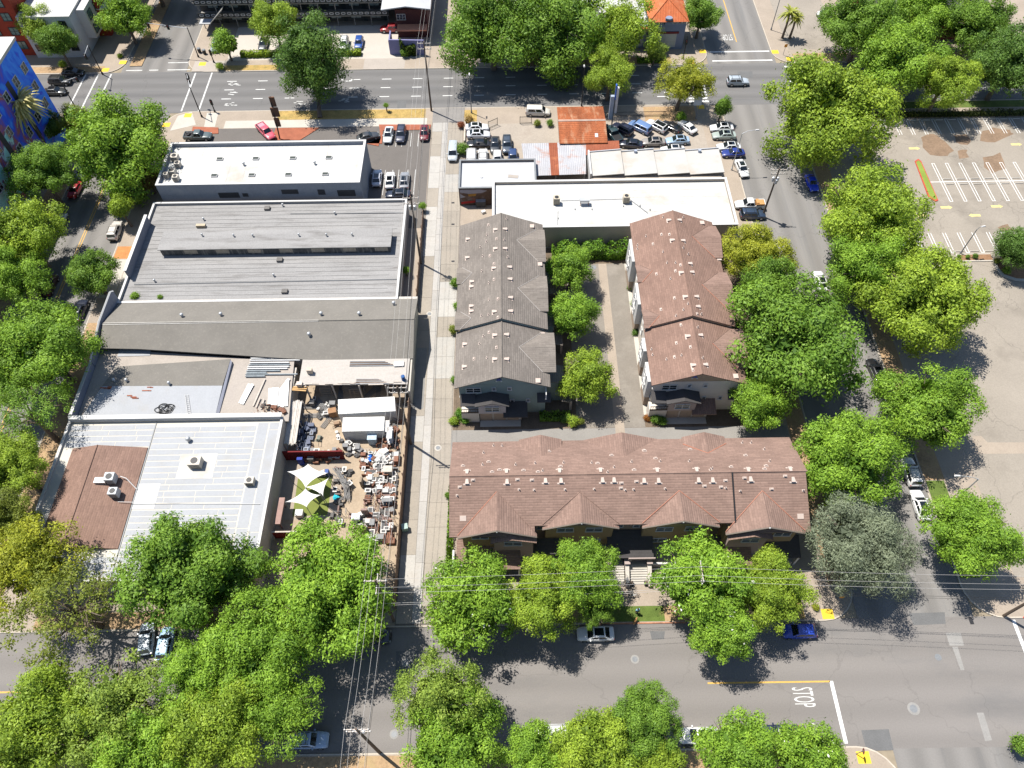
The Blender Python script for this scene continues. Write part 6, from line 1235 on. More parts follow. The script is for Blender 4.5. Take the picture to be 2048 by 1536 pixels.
    mm = MB(); mm.box((0, 0, 0), (.16, .22, .13)); mm = mm.mesh('mirror', PAINT)
    for sd in (-1, 1): link('mirror', mm, root, (xb1-.32, sd*(hb+.16), zb+.08))
    for px_, wd in ((sp['st'][0][0]-.02, 1.2), (sp['st'][-1][0], 1.0)): pl = MB(); pl.box((px_, 0, .5), (.06, wd, .18)); link('bumper_trim', pl.mesh('bumper_trim', TRIMB), root)
    PROTO[kind] = root; return root
USED = set(); SUNM = None
def car(kind, pos, head, col, label, name=None, sunroof=False, glassroof=False, rack=False):
    global SUNM
    first = kind not in PROTO
    root = build_proto(kind) if first else copy_tree(PROTO[kind])
    if not first or True:
        pass
    for ch in root.children_recursive: ch.color = (*col, 1)
    nm = name or {'sedan': 'sedan_car', 'coupe': 'coupe_car', 'suv': 'suv_car', 'hatch': 'hatchback_car', 'van': 'minivan', 'boxvan': 'cargo_van', 'pickup': 'pickup_truck'}[kind]
    root.name = nm; root.location = (pos[0], pos[1], PADZ+0.012 if (XL1 < pos[0] < XR0 and YB1 < pos[1] < YT0) or (XL1 < pos[0] < XR0 and pos[1] > YT1) else 0.012); root.rotation_euler = (0, 0, R(head))
    tag(root, label, {'van': 'minivan', 'boxvan': 'van', 'pickup': 'pickup truck'}.get(kind, 'car'), 'cars and trucks')
    gh = SPEC[kind]['gh']; extra = []
    if sunroof or glassroof:
        q = MB(); x1 = gh[5]-.12; x0 = (gh[4]+gh[5])/2-.05 if not glassroof else gh[4]+.1; q.b2(x0, x1, -gh[7]*.7, gh[7]*.7, gh[6]+.005, gh[6]+.035); extra.append(link('sunroof', q.mesh('sunroof', CGLASS), root))
    if rack:
        q = MB()
        for sd in (-1, 1): q.tube([(gh[4]+.2, sd*gh[7]*.85, gh[6]+.1), (gh[5]-.1, sd*gh[7]*.85, gh[6]+.1)], .03, 6)
        for xx in (gh[4]+.5, gh[5]-.4): q.tube([(xx, -gh[7]*.85, gh[6]+.12), (xx, gh[7]*.85, gh[6]+.12)], .03, 6)
        extra.append(link('roof_rack', q.mesh('roof_rack', TRIMB), root))
    return root
WHT = (.72, .72, .71); SIL = (.48, .50, .52); GRY = (.16, .165, .17); DGR = (.05, .053, .057); BLK = (.014, .014, .016); NAVY = (.02, .03, .07); LBL = (.30, .42, .56)
CARS = [
 ('sedan', (10.09, 26.86, 0.7), 180, WHT, 'white sedan with a dark roof panel parked below the entry steps', dict(glassroof=True)),
 ('hatch', (35.8, 26.8, 0.7), 180, (.02, .06, .42), 'bright blue hatchback parked at the kerb under the right magnolia', {}),
 ('suv', (-24.52, 15.01, 0.8), 0, (.36, .47, .64), 'silver blue SUV with a roof rack at the bottom left', dict(rack=True)),
 ('sedan', (-18.11, 26.9, 0.7), 0, (.02, .025, .04), 'dark sedan in tree shade at the mouth of the alley', {}),
 ('hatch', (-46.74, 27.07, 0.7), 100, (.55, .62, .68), 'silver hatchback nosed in under the tree at lower left', {}),
 ('hatch', (-44.19, 26.47, 0.7), 92, (.32, .50, .66), 'light blue hatchback beside the silver one at lower left', {}),
 ('boxvan', (4.61, 15.23, 1.0), 0, WHT, 'white utility van half hidden by trees at bottom centre', dict(rack=True)),
 ('sedan', (21.35, 14.89, 0.7), 180, WHT, 'white sedan poking out of the tree at the bottom edge', {}),
 ('sedan', (30.9, 15.03, 0.7), 180, NAVY, 'dark blue sedan hidden beside the bottom magnolia', {}),
 ('suv', (56.79, 48.95, 0.8), 90, WHT, 'white SUV parked first beside the right hand lawn strip', {}),
 ('sedan', (56.56, 43.8, 0.7), 90, (.75, .75, .75), 'white sedan behind the white SUV by the lawn strip', {}),
 ('sedan', (56.86, 66.65, 0.7), 95, BLK, 'black sedan parked on the right side road', dict(sunroof=True)),
 ('sedan', (56.9, 61.44, 0.7), 90, DGR, 'dark grey sedan mostly hidden below the black sedan', {}),
 ('sedan', (52.73, 85.34, 0.7), 90, WHT, 'white sedan driving on the right side road', {}),
 ('coupe', (57.11, 109.96, 0.7), -88, (.01, .05, .62), 'vivid blue coupe parked in the shade on the right side road', {}),
 ('pickup', (44.31, 104.28, 0.8), 180, WHT, 'white pickup truck with cargo bed beside the white building', {}),
 ('suv', (44.36, 101.66, 0.8), 0, (.03, .05, .09), 'dark navy SUV parked just below the white pickup', {}),
 ('sedan', (44.71, 114.33, 0.7), -83, WHT, 'white sedan parked facing the camera beside the street light', {}),
 ('suv', (58.59, 86.72, 0.8), 90, DGR, 'dark SUV in deep shade under the right side trees', {}),
 ('pickup', (20.99, 124.92, 0.8), 110, (.03, .06, .07), 'dark teal pickup truck beside the rusty office', {}),
 ('suv', (22.93, 126.44, 0.8), 140, (.016, .02, .045), 'navy SUV in shade between the rusty office and blue minivan', {}),
 ('van', (26.5, 126.98, 0.8), 140, (.13, .22, .42), 'steel blue minivan in the slanted row of the car lot', {}),
 ('suv', (29.85, 127.22, 0.8), 138, WHT, 'white SUV with a black glass roof in the slanted row', dict(glassroof=True)),
 ('coupe', (32.89, 127.1, 0.6), 138, BLK, 'black coupe between the white SUV and white coupe', {}),
 ('coupe', (36.06, 126.89, 0.7), 125, WHT, 'white coupe at the right end of the slanted row', {}),
 ('sedan', (28.6, 122.4, 0.7), 180, (.30, .275, .25), 'beige grey sedan in the lower row of the car lot', {}),
 ('sedan', (33.49, 122.75, 0.7), 182, (.33, .45, .58), 'light blue sedan in the lower row of the car lot', {}),
 ('sedan', (42.82, 126.42, 0.7), 180, WHT, 'white sedan with dark windows topmost at the right lot edge', dict(sunroof=True)),
 ('sedan', (42.92, 124.07, 0.7), 180, (.36, .42, .38), 'sage silver sedan second from top at the right lot edge', dict(sunroof=True)),
 ('sedan', (43.21, 120.55, 0.7), 180, (.66, .68, .68), 'silver white sedan with a sunroof third at the right lot edge', dict(sunroof=True)),
 ('coupe', (43.79, 118.72, 0.6), 182, (.015, .035, .22), 'dark blue coupe lowest at the right lot edge', {}),
 ('sedan', (32.12, 119.9, 0.7), 180, WHT, 'white car half hidden behind the stepped workshop roof', {}),
 ('sedan', (24.19, 121.9, 0.7), 170, (.015, .018, .035), 'dark sedan in shade below the navy SUV', {}),
 ('suv', (48.9, 141.8, 0.8), 0, (.42, .47, .52), 'silver SUV driving along the avenue', dict(rack=True)),
 ('van', (6.16, 132.46, 0.8), -4, (.68, .64, .57), 'cream minivan beside the rusty office', {}),
 ('sedan', (-6.29, 127.72, 0.7), 2, WHT, 'white sedan rearmost of the pair by the alley fence', {}),
 ('sedan', (-5.96, 125.51, 0.7), 0, (.70, .71, .73), 'white sedan with a sunroof nearest of the pair by the alley fence', dict(sunroof=True)),
 ('sedan', (-5.93, 122.58, 0.7), 178, BLK, 'black sedan parked behind the two small white vans', {}),
 ('boxvan', (-7.2, 118.26, 1.3), 90, WHT, 'tall white cargo van behind the mural building', {}),
 ('suv', (-4.99, 118.56, 0.9), 90, WHT, 'white SUV next to the tall white cargo van', {}),
 ('sedan', (-2.66, 122.2, 0.7), -92, DGR, 'charcoal sedan facing the camera behind the mural building', {}),
 ('suv', (-0.29, 122.02, 0.8), -90, (.055, .075, .105), 'slate blue SUV right of the charcoal sedan', {}),
 ('hatch', (-2.17, 118.0, 0.7), -90, WHT, 'white hatchback mostly hidden by the mural building parapet', {}),
 ('hatch', (0.85, 118.38, 0.7), -90, (.03, .06, .16), 'navy hatchback hidden at the corner of the rusty carport', {}),
 ('van', (-10.89, 120.15, 0.8), -91, (.46, .5, .53), 'silver minivan parked in the alley', {}),
 ('sedan', (-24.0, 125.77, 0.7), -92, (.62, .65, .65), 'pale silver sedan in the avenue lot upper row', {}),
 ('suv', (-21.48, 125.74, 0.8), -92, (.045, .05, .08), 'dark blue grey SUV in the avenue lot upper row', {}),
 ('hatch', (-16.8, 126.08, 0.7), -90, (.16, .012, .018), 'dark red hatchback at the right end of the upper row', dict(sunroof=True)),
 ('coupe', (-28.07, 125.4, 0.7), 18, DGR, 'dark grey coupe angled by the brick bed', {}),
 ('sedan', (-25.17, 113.03, 0.7), 92, (.60, .62, .68), 'white sedan in the lower row beside the white roofed building', {}),
 ('sedan', (-22.63, 112.27, 0.7), 92, WHT, 'white sedan with a black roof panel in the lower row', dict(glassroof=True)),
 ('sedan', (-19.87, 112.21, 0.7), 91, (.27, .28, .30), 'silver grey sedan at the right end of the lower row', {}),
 ('sedan', (-20.82, 108.35, 0.7), 180, (.012, .02, .045), 'dark navy sedan parked crosswise above the grey warehouse', {}),
 ('pickup', (-48.8, 127.29, 0.7), -52, (.62, .09, .13), 'pinkish red pickup truck angled beside the pylon sign', {}),
 ('pickup', (-62.22, 126.21, 0.8), 0, (.10, .13, .13), 'grey green pickup truck above the white roofed building', {}),
 ('sedan', (-82.37, 102.36, 0.7), 88, WHT, 'white sedan parked on the far kerb of the left side road', {}),
 ('suv', (-71.41, 99.98, 0.8), 92, (.62, .58, .53), 'white SUV parked beside the small leaning tree', {}),
 ('coupe', (-82.22, 111.03, 0.6), -92, (.38, .015, .02), 'red coupe parked on the shaded left side road', {}),
 ('sedan', (-72.17, 81.35, 0.7), 88, (.02, .025, .05), 'dark navy sedan in dappled shade on the left side road', {}),
 ('van', (-79.08, 86.94, 0.8), 90, (.05, .02, .02), 'dark maroon minivan in shade on the far kerb', {}),
 ('hatch', (-71.6, 110.13, 0.7), 90, (.10, .11, .13), 'grey hatchback in deep shade left of the white roofed building', {}),
 ('sedan', (-94.45, 148.73, 0.7), 0, BLK, 'black sedan topmost of three under the corner tree', {}),
 ('suv', (-96.19, 145.55, 0.8), 0, (.02, .02, .022), 'black SUV middle of three waiting at the left crossing', {}),
 ('sedan', (-96.14, 141.99, 0.7), 0, (.028, .03, .033), 'black sedan nearest of three waiting at the left crossing', {}),
 ('suv', (-26.55, 163.58, 0.8), 180, (.42, .012, .02), 'bright red SUV in front of the motel', {}),
 ('hatch', (-33.21, 158.14, 0.7), -90, (.02, .08, .32), 'deep blue hatchback beside the motel hedge', {}),
 ('suv', (-36.5, 157.67, 0.8), -90, WHT, 'white SUV between the dark tree and the blue hatchback', {}),
 ('sedan', (-41.89, 157.59, 0.7), -90, (.62, .62, .63), 'silver white sedan behind the dark tree at the motel', {}),
 ('sedan', (-48.35, 157.36, 0.7), -90, WHT, 'white sedan glimpsed left of the dark tree at the motel', {}),
 ('sedan', (-54.68, 158.31, 0.7), -90, (.06, .065, .07), 'dark sedan under the bright tree at the motel', {}),
 ('hatch', (-65.24, 157.8, 0.7), -90, (.35, .42, .5), 'silver blue hatchback behind the small motel corner tree', {}),
 ('sedan', (74.18, 167.05, 0.7), 0, WHT, 'white sedan poking out of the trees at top right', {}),
 ('hatch', (-82.23, 116.14, 0.7), -90, (.45, .5, .56), 'pale hatchback hidden in the shade beside the big left tree', {}),
]
for k, p, h, c, lb, kw in CARS: car(k, p[:2], h, c, lb, **kw)
m = MB(); px, py = (45.96, 104.03); m.box((px, py, 1.3), (1.5, 1.3, 0.45)); m.box((px-0.5, py+0.1, 1.6), (0.5, 1.1, 0.2)); solo('lumber_load', m, mat('plywood', (0.52, 0.27, 0.1), 0.85, 0.15, 1, 5), 'orange brown plywood load in the bed of the white pickup', 'cargo')
m = MB(); px, py = (-49.78, 128.63); m.box((px, py, 1.2), (1.4, 1.2, 0.35), R(-52)); solo('tarp_load', m, mat('pink_tarp', (0.62, 0.28, 0.34), 0.85, 0.15, 1, 5), 'pink tarp over the bed of the red pickup', 'cargo')
m = MB(); px, py = (-63.43, 126.14)
for k in range(9): m.box((px+rnd.uniform(-0.9, 0.9), py+rnd.uniform(-0.5, 0.5), 1.25+rnd.uniform(0, 0.2)), (0.5, 0.4, 0.3), rnd.uniform(0, 3))
solo('scrap_load', m, mat('scrap_black', (0.05, 0.05, 0.055), 0.8, 0.3, 1, 5), 'dark jumble of goods in the grey green pickup bed', 'cargo')

# ================================================================ TREES AND PLANTS
def crown_mesh(seed, nlobe, nleaf, leaf, zs=0.8, lr=(0.2, 0.34), spread=(0.42, 0.86), narrow=0.6, low=-0.45, flowers=0, droop=0.0, sub=5, fill=0.72, core=0.14):
    """unit crown: leaf sprays gathered into twig clusters that sit on the shells of many overlapping lobes"""
    g = np.random.default_rng(seed); L = []
    while len(L) < nlobe:
        d = g.normal(size=3); d /= np.linalg.norm(d)
        if d[2] < low: continue
        u = g.uniform(*spread); r = g.uniform(*lr); L.append((d*u*(1, 1, zs), r))
    C = np.array([c for c, r in L]); Rr = np.array([r for c, r in L]); pr = Rr**2/np.sum(Rr**2)
    ncl = nleaf//sub; idx = g.choice(nlobe, ncl, p=pr); tl = g.uniform(0, 1, nlobe)
    d = g.normal(size=(ncl, 3)); d[:, 2] += 0.55; d /= np.linalg.norm(d, axis=1)[:, None]
    out = C[idx]/np.maximum(np.linalg.norm(C[idx], axis=1), 1e-3)[:, None]
    flip = (np.sum(d*out, axis=1) < -0.35); d[flip] *= -1
    rad = Rr[idx]*g.uniform(fill, 1.06, ncl)
    pc = C[idx]+d*rad[:, None]*np.array([1, 1, 0.85])
    # twig clusters: several leaves around each cluster point
    P = np.repeat(pc, sub, axis=0)+g.normal(size=(ncl*sub, 3))*leaf*1.5; D = np.repeat(d, sub, axis=0); I = np.repeat(idx, sub); ct = np.repeat(g.uniform(0, 1, ncl), sub)
    P[:, 2] -= droop*np.abs(g.normal(size=len(P)))*leaf
    N = D*1.15+np.array([0, 0, 0.22])+g.normal(size=P.shape)*0.42; N /= np.linalg.norm(N, axis=1)[:, None]
    T = np.cross(N, g.normal(size=P.shape)); T /= np.linalg.norm(T, axis=1)[:, None]; Bv = np.cross(N, T)
    s = leaf*np.where(g.random(len(P)) < 0.6, g.uniform(0.5, 0.9, len(P)), g.uniform(0.9, 1.6, len(P)))[:, None]
    V = np.stack([P-T*s*0.75, P+Bv*s*narrow*0.62-N*s*0.12, P+T*s*0.75-N*s*0.05, P-Bv*s*narrow*0.62-N*s*0.12], axis=1).reshape(-1, 3)
    # inner foliage mass: larger sprays deep in the crown that keep light from passing straight through
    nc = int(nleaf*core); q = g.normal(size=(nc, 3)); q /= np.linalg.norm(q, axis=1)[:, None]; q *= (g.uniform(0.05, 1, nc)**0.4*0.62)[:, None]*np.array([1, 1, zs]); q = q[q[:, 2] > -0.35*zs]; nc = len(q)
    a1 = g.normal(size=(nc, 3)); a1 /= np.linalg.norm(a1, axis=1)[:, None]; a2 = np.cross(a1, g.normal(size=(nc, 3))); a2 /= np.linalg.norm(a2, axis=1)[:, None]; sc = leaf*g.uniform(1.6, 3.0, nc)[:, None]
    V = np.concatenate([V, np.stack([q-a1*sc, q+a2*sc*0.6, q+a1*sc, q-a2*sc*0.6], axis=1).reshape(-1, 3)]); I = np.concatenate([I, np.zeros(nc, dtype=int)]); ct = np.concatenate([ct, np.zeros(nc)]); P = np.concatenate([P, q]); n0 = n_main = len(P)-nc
    n = len(P); me = bpy.data.meshes.new('crown'); me.vertices.add(4*n); me.vertices.foreach_set('co', V.astype(np.float32).ravel())
    me.loops.add(4*n); me.loops.foreach_set('vertex_index', np.arange(4*n, dtype=np.int32)); me.polygons.add(n)
    me.polygons.foreach_set('loop_start', np.arange(0, 4*n, 4, dtype=np.int32)); me.polygons.foreach_set('loop_total', np.full(n, 4, dtype=np.int32))
    me.materials.append(LEAF); me.materials.append(PETAL)
    t = np.clip(0.35*tl[I]+0.35*ct+0.3*g.uniform(0, 1, n), 0, 1); t[n0:] *= 0.35  # inner sprays tinted darker, putting shade into the crown gaps
    mi = np.zeros(n, dtype=np.int32)
    if flowers:
        f = g.choice(ncl, flowers, replace=False)*sub
        for k in range(3): mi[f+k] = 1
    me.update(calc_edges=True); me.polygons.foreach_set('material_index', mi)
    a = me.attributes.new('tint', 'FLOAT', 'FACE'); a.data.foreach_set('value', t.astype(np.float32)); me.update(); return me
CR = {
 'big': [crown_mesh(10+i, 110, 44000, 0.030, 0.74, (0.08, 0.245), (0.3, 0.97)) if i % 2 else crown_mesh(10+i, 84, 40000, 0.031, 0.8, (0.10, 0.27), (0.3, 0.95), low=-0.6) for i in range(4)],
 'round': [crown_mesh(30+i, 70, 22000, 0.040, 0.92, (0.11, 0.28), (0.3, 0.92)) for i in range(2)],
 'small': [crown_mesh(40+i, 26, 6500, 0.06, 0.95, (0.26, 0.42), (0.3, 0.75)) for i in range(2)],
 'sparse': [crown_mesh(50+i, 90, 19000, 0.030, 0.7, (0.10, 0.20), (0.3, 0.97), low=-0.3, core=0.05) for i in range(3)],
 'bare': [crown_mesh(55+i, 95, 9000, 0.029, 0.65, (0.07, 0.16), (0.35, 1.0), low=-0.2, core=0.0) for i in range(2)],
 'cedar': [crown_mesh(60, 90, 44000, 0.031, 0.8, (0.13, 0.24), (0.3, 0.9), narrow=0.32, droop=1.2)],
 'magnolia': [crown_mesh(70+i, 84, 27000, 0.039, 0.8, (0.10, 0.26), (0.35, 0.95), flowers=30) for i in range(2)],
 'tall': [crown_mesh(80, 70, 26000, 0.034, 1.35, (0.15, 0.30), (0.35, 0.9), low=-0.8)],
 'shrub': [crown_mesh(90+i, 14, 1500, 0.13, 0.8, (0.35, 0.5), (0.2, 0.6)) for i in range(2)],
}
TREEN = [0]
def tree(kind, spec, zc, label, col, name='street_tree', hs=None, bark=None, lean=(0, 0), cat='tree', base=None, limbs=11, group=None):
    """spec = (x, y, r) of the crown centre; zc = crown centre height"""
    x, y, r = spec; r *= 0.99; i = TREEN[0]; TREEN[0] += 1; g = random.Random(100+i)
    bx, by = base if base else (x-lean[0], y-lean[1])
    t = thing(name, label, cat, (bx, by, 0.1), 0, group); me = CR[kind][i % len(CR[kind])]
    c = link('crown', me, t, (x-bx, y-by, zc-0.1), g.uniform(0, 6.28), col, (r, r*g.uniform(0.94, 1.06), r*(hs or 1)))
    zs = {'big': .74, 'round': .92, 'small': .95, 'sparse': .7, 'bare': .65, 'cedar': .8, 'magnolia': .8, 'tall': 1.35, 'shrub': .8}[kind]*(hs or 1)
    m = MB(); tr = 0.045*r+0.08; zt = zc-0.1; cx, cy = x-bx, y-by
    fork = max(0.8, zt-r*zs*0.75)
    m.tube([(0, 0, 0), (cx*0.3, cy*0.3, fork*0.6), (cx*0.7, cy*0.7, fork), (cx, cy, zt+r*zs*0.3)], [tr*1.25, tr, tr*0.85, tr*0.25], 8)
    for k in range(limbs if kind != 'shrub' else 4):
        a = 6.283*k/limbs+g.uniform(-.3, .3); L = r*g.uniform(.5, .85); z0 = fork+(zt-fork)*g.uniform(0, .7); z1 = zt+r*zs*g.uniform(-.25, .5)
        p0 = (cx*0.8, cy*0.8, z0); p2 = (cx+L*math.cos(a), cy+L*math.sin(a), z1); p1 = ((p0[0]+p2[0])/2+g.uniform(-.1, .1)*r, (p0[1]+p2[1])/2+g.uniform(-.1, .1)*r, (z0+z1)/2+.12*r)
        m.tube([p0, p1, p2], [tr*.45, tr*.3, tr*.08], 5)
        for q in range(2):
            b = a+g.uniform(-.9, .9); p3 = (p1[0]+L*.5*math.cos(b), p1[1]+L*.5*math.sin(b), p1[2]+g.uniform(0, .3)*r*zs); m.tube([p1, p3], [tr*.22, tr*.06], 4)
    link('trunk', m.mesh('trunk', bark or BARK), t)
    return t
YG = (.215, .312, .03); BG = (.172, .298, .03); MG = (.13, .235, .028); DG = (.09, .17, .028); YL = (.26, .29, .025); OL = (.17, .21, .03); GGR = (.20, .235, .15); BR = (.16, .115, .03); LG = (.2, .285, .045)
TREES = [
 ('big', (-71.4, 114.51, 10.29), 8, 'large bright green tree left of the white roofed building', BG, {}),
 ('big', (-83.46, 107.24, 5.89), 8, 'mid green tree in front of the lower mural wall', MG, {}),
 ('round', (-84.32, 125.22, 3.51), 5, 'grey green tree beside the mural block corner', OL, {}),
 ('round', (-90.13, 125.3, 3.34), 4, 'dark shaded tree at the foot of the mural wall', DG, {}),
 ('big', (-80.99, 91.64, 6.84), 8, 'big yellow green tree on the far kerb above the maroon minivan', YG, {}),
 ('big', (-80.38, 83.06, 5.65), 7, 'green tree left of the maroon minivan', BG, {}),
 ('big', (-69.14, 67.16, 7.77), 8.5, 'broad green tree left of the olive warehouse', BG, {}),
 ('bare', (-67.94, 56.57, 5.97), 8, 'thin dark tree left of the patched workshop roofs', MG, {}),
 ('big', (-73.29, 63.97, 5.11), 8, 'dark green tree at the left edge beside the broad one', MG, {}),
 ('big', (-67.6, 48.26, 5.04), 8, 'bright tree at the left edge beside the pale sheet roof', YG, {}),
 ('big', (-65.47, 40.28, 4.17), 8, 'olive green tree low on the left edge', OL, {}),
 ('sparse', (-60.13, 34.52, 6.51), 8, 'yellowish tree over the corner of the pale sheet roof', YL, {}),
 ('bare', (-53.35, 28.81, 7.07), 8, 'open branched tree with bare limbs at the lower left street', OL, dict(bark=BARK)),
 ('round', (-69.19, 85.44, 4.32), 4.5, 'rounded green tree beside the double yellow line', MG, {}),
 ('small', (-69.93, 102.32, 2.69), 4, 'small leaning yellow green tree above the white SUV', YG, dict(lean=(-.9, .8))),
 ('small', (-67.03, 110.4, 2.97), 3.5, 'brownish tree against the end of the white roofed building', BR, {}),
 ('big', (-39.38, 32.74, 8.25), 8.5, 'large dark green tree over the near edge of the pale sheet roof', MG, {}),
 ('big', (-22.44, 30.79, 8.49), 8, 'largest spreading tree over the lower salvage yard', BG, {}),
 ('big', (-29.48, 23.38, 6.62), 8.5, 'leafy tree on the kerb left of the dark sedan', BG, {}),
 ('big', (-32.64, 15.53, 6.15), 8, 'tree at the bottom edge left of the silver blue SUV', YG, {}),
 ('sparse', (-26.28, 16.98, 5.27), 8, 'airy tree right above the silver blue SUV', BG, {}),
 ('big', (-35.21, 21.09, 5.13), 8, 'leafy tree right of the light blue hatchback', BG, {}),
 ('sparse', (-45.12, 17.07, 6.58), 7.5, 'airy pale tree at the bottom left', LG, {}),
 ('big', (-52.73, 15.63, 7.07), 7.5, 'wide yellow green tree in the bottom left corner', YG, {}),
 ('big', (-40.58, 12.79, 5.72), 7, 'green tree on the bottom edge in the left quarter', BG, {}),
 ('sparse', (-8.39, 17.41, 5.54), 8.5, 'tall airy tree right of the alley mouth on the near side', LG, dict(hs=1.3)),
 ('big', (-7.05, 13.25, 5.98), 7.5, 'leafy tree on the bottom edge right of the alley pole', BG, {}),
 ('round', (1.65, 12.36, 3.4), 6, 'small green tree at the bottom left of the white utility van', BG, {}),
 ('big', (8.44, 12.62, 5.17), 7, 'tree at the bottom edge right of the white utility van', YG, {}),
 ('big', (13.99, 15.23, 3.97), 7.5, 'taller tree at bottom centre reaching over the road', MG, {}),
 ('round', (15.36, 10.95, 3.15), 6, 'low tree at the bottom edge left of the white sedan', YG, {}),
 ('round', (24.1, 12.48, 4.26), 6.5, 'round bright tree at the bottom right of centre', BG, {}),
 ('magnolia', (31.43, 11.37, 4.47), 6, 'magnolia with white blooms on the bottom right corner', BG, {}),
 ('magnolia', (-5.2, 29.18, 5.97), 6.5, 'magnolia with white blooms at the left end of the townhouse front', BG, {}),
 ('big', (3.32, 29.5, 5.16), 7, 'green street tree between the left magnolia and the steps', YG, {}),
 ('big', (8.53, 32.11, 4.81), 7, 'green street tree directly left of the entry steps', BG, {}),
 ('sparse', (9.83, 28.54, 2.35), 4.5, 'feathery young tree above the white sedan', MG, {}),
 ('magnolia', (22.69, 31.07, 6.13), 7, 'magnolia with white blooms right of the entry steps', BG, {}),
 ('magnolia', (24.52, 25.59, 3.91), 7, 'magnolia bough reaching over the road by the leaning pole', BG, dict(name='street_tree')),
 ('big', (31.2, 30.05, 5.02), 6.5, 'bright tree at the right end of the townhouse front', YG, {}),
 ('cedar', (42.84, 34.88, 6.96), 8, 'blue grey cedar at the corner of the right side road', GGR, dict(name='cedar_tree')),
 ('big', (44.42, 47.41, 7.25), 7.5, 'bright green tree beside the right end of the brown roof', BG, {}),
 ('big', (40.82, 66.05, 10.74), 8.5, 'huge green tree beside the brown side row', MG, {}),
 ('round', (40.72, 79.08, 4.91), 7, 'dark green tree behind the huge tree', MG, {}),
 ('round', (35.1, 57.11, 4.15), 6, 'tree at the near corner of the brown side row', BG, {}),
 ('big', (40.12, 85.36, 5.71), 7, 'yellowing tree below the navy SUV', YL, {}),
 ('big', (60.1, 119.81, 11.8), 8.5, 'broad yellow green tree left of the upper parking lot', YG, {}),
 ('big', (60.08, 91.69, 9.81), 8.5, 'yellow green tree beside the red edged traffic island', YG, {}),
 ('big', (56.32, 81.58, 6.69), 8, 'green tree over the dark SUV on the right side road', BG, {}),
 ('big', (63.24, 74.06, 9.34), 8.5, 'wide yellow green tree left of the planted strip', YG, {}),
 ('big', (57.58, 54.79, 6.96), 8, 'bright green tree right of the black sedan', BG, {}),
 ('big', (57.43, 36.37, 5.92), 7.5, 'bright green tree beside the right hand footpath', BG, {}),
 ('big', (78.91, 137.37, 9.04), 8, 'leafy tree on the far kerb of the avenue at right', BG, {}),
 ('big', (74.59, 149.1, 8.91), 8, 'tree behind the avenue at top right', MG, {}),
 ('big', (85.65, 130.52, 6.07), 8, 'yellow green tree over the avenue near the hedge', YG, {}),
 ('big', (99.66, 135.14, 8.47), 8, 'dark tree at the top right edge', DG, {}),
 ('big', (98.81, 149.39, 7.35), 8, 'green tree at the top right behind the avenue', MG, {}),
 ('big', (89.4, 154.41, 7.48), 8, 'tree at the top edge right of the palm', BG, {}),
 ('round', (85.28, 88.22, 4.03), 4.5, 'dark rounded tree in the corner bed of the parking lot', DG, {}),
 ('big', (-2.98, 148.44, 11.27), 8.5, 'dense green tree on the avenue right of the alley', MG, {}),
 ('big', (10.13, 149.95, 11.75), 8.5, 'second dense green tree on the avenue', MG, {}),
 ('sparse', (23.25, 149.52, 8.92), 8, 'thin yellow green tree in front of the tiled tower building', YG, {}),
 ('big', (20.75, 136.87, 5.26), 6.5, 'tree beside the blue and white blade sign', YG, {}),
 ('sparse', (35.58, 133.9, 6.22), 6, 'yellow street tree over the right crossing', YL, dict(lean=(.8, .6))),
 ('small', (42.73, 128.98, 2.1), 3.5, 'narrow upright green tree at the car lot corner', MG, dict(hs=1.4)),
 ('round', (42.76, 159.07, 4.84), 5.5, 'green tree beside the tiled tower', MG, {}),
 ('tall', (-39.33, 137.67, 7.78), 9.5, 'tall dark ragged tree over the avenue by the brick bed', DG, dict(base=(-38.71, 132.34))),
 ('round', (-50.23, 156.01, 5.18), 7, 'bright tree in front of the motel', YG, {}),
 ('small', (-60.98, 153.09, 3.47), 4, 'small bright tree at the motel corner', BG, {}),
 ('round', (-101.22, 157.37, 4.56), 7, 'bright tree in front of the red apartment block', YG, {}),
 ('round', (-95.95, 151.29, 4.06), 6, 'tree over the three black cars', MG, {}),
 ('round', (-84.02, 160.27, 5.64), 6, 'green tree at the top left beside the white block', BG, {}),
 ('big', (-81.68, 175.69, 8.03), 8, 'tree just beyond the top edge above the left crossing', BG, {}),
 ('round', (10.02, 84.96, 4.13), 5, 'upper courtyard tree beside the ivy wall', BG, {}),
 ('round', (9.77, 74.98, 4.26), 5, 'middle courtyard tree beside the grey townhouse row', BG, {}),
 ('round', (11.17, 63.19, 4.46), 5, 'lower courtyard tree at the drive corner', YG, {}),
 ('small', (31.83, 149.14, 2.37), 3, 'small pale tree under the tower windows', LG, {}),
 ('small', (-37.83, 80.97, 1.15), 3.3, 'tuft of weeds behind the olive warehouse roof', BG, {}),
]
for k, sp, zc, lb, c, kw in TREES:
    if 'tuft' in lb: continue
    v = 0.94+0.12*((TREEN[0]*37) % 10)/10; kw = dict(kw); tree(k, sp, zc, lb, (c[0]*v, c[1]*v, c[2]*v), **{'name': 'magnolia_tree' if k == 'magnolia' else kw.pop('name', 'street_tree'), **kw})
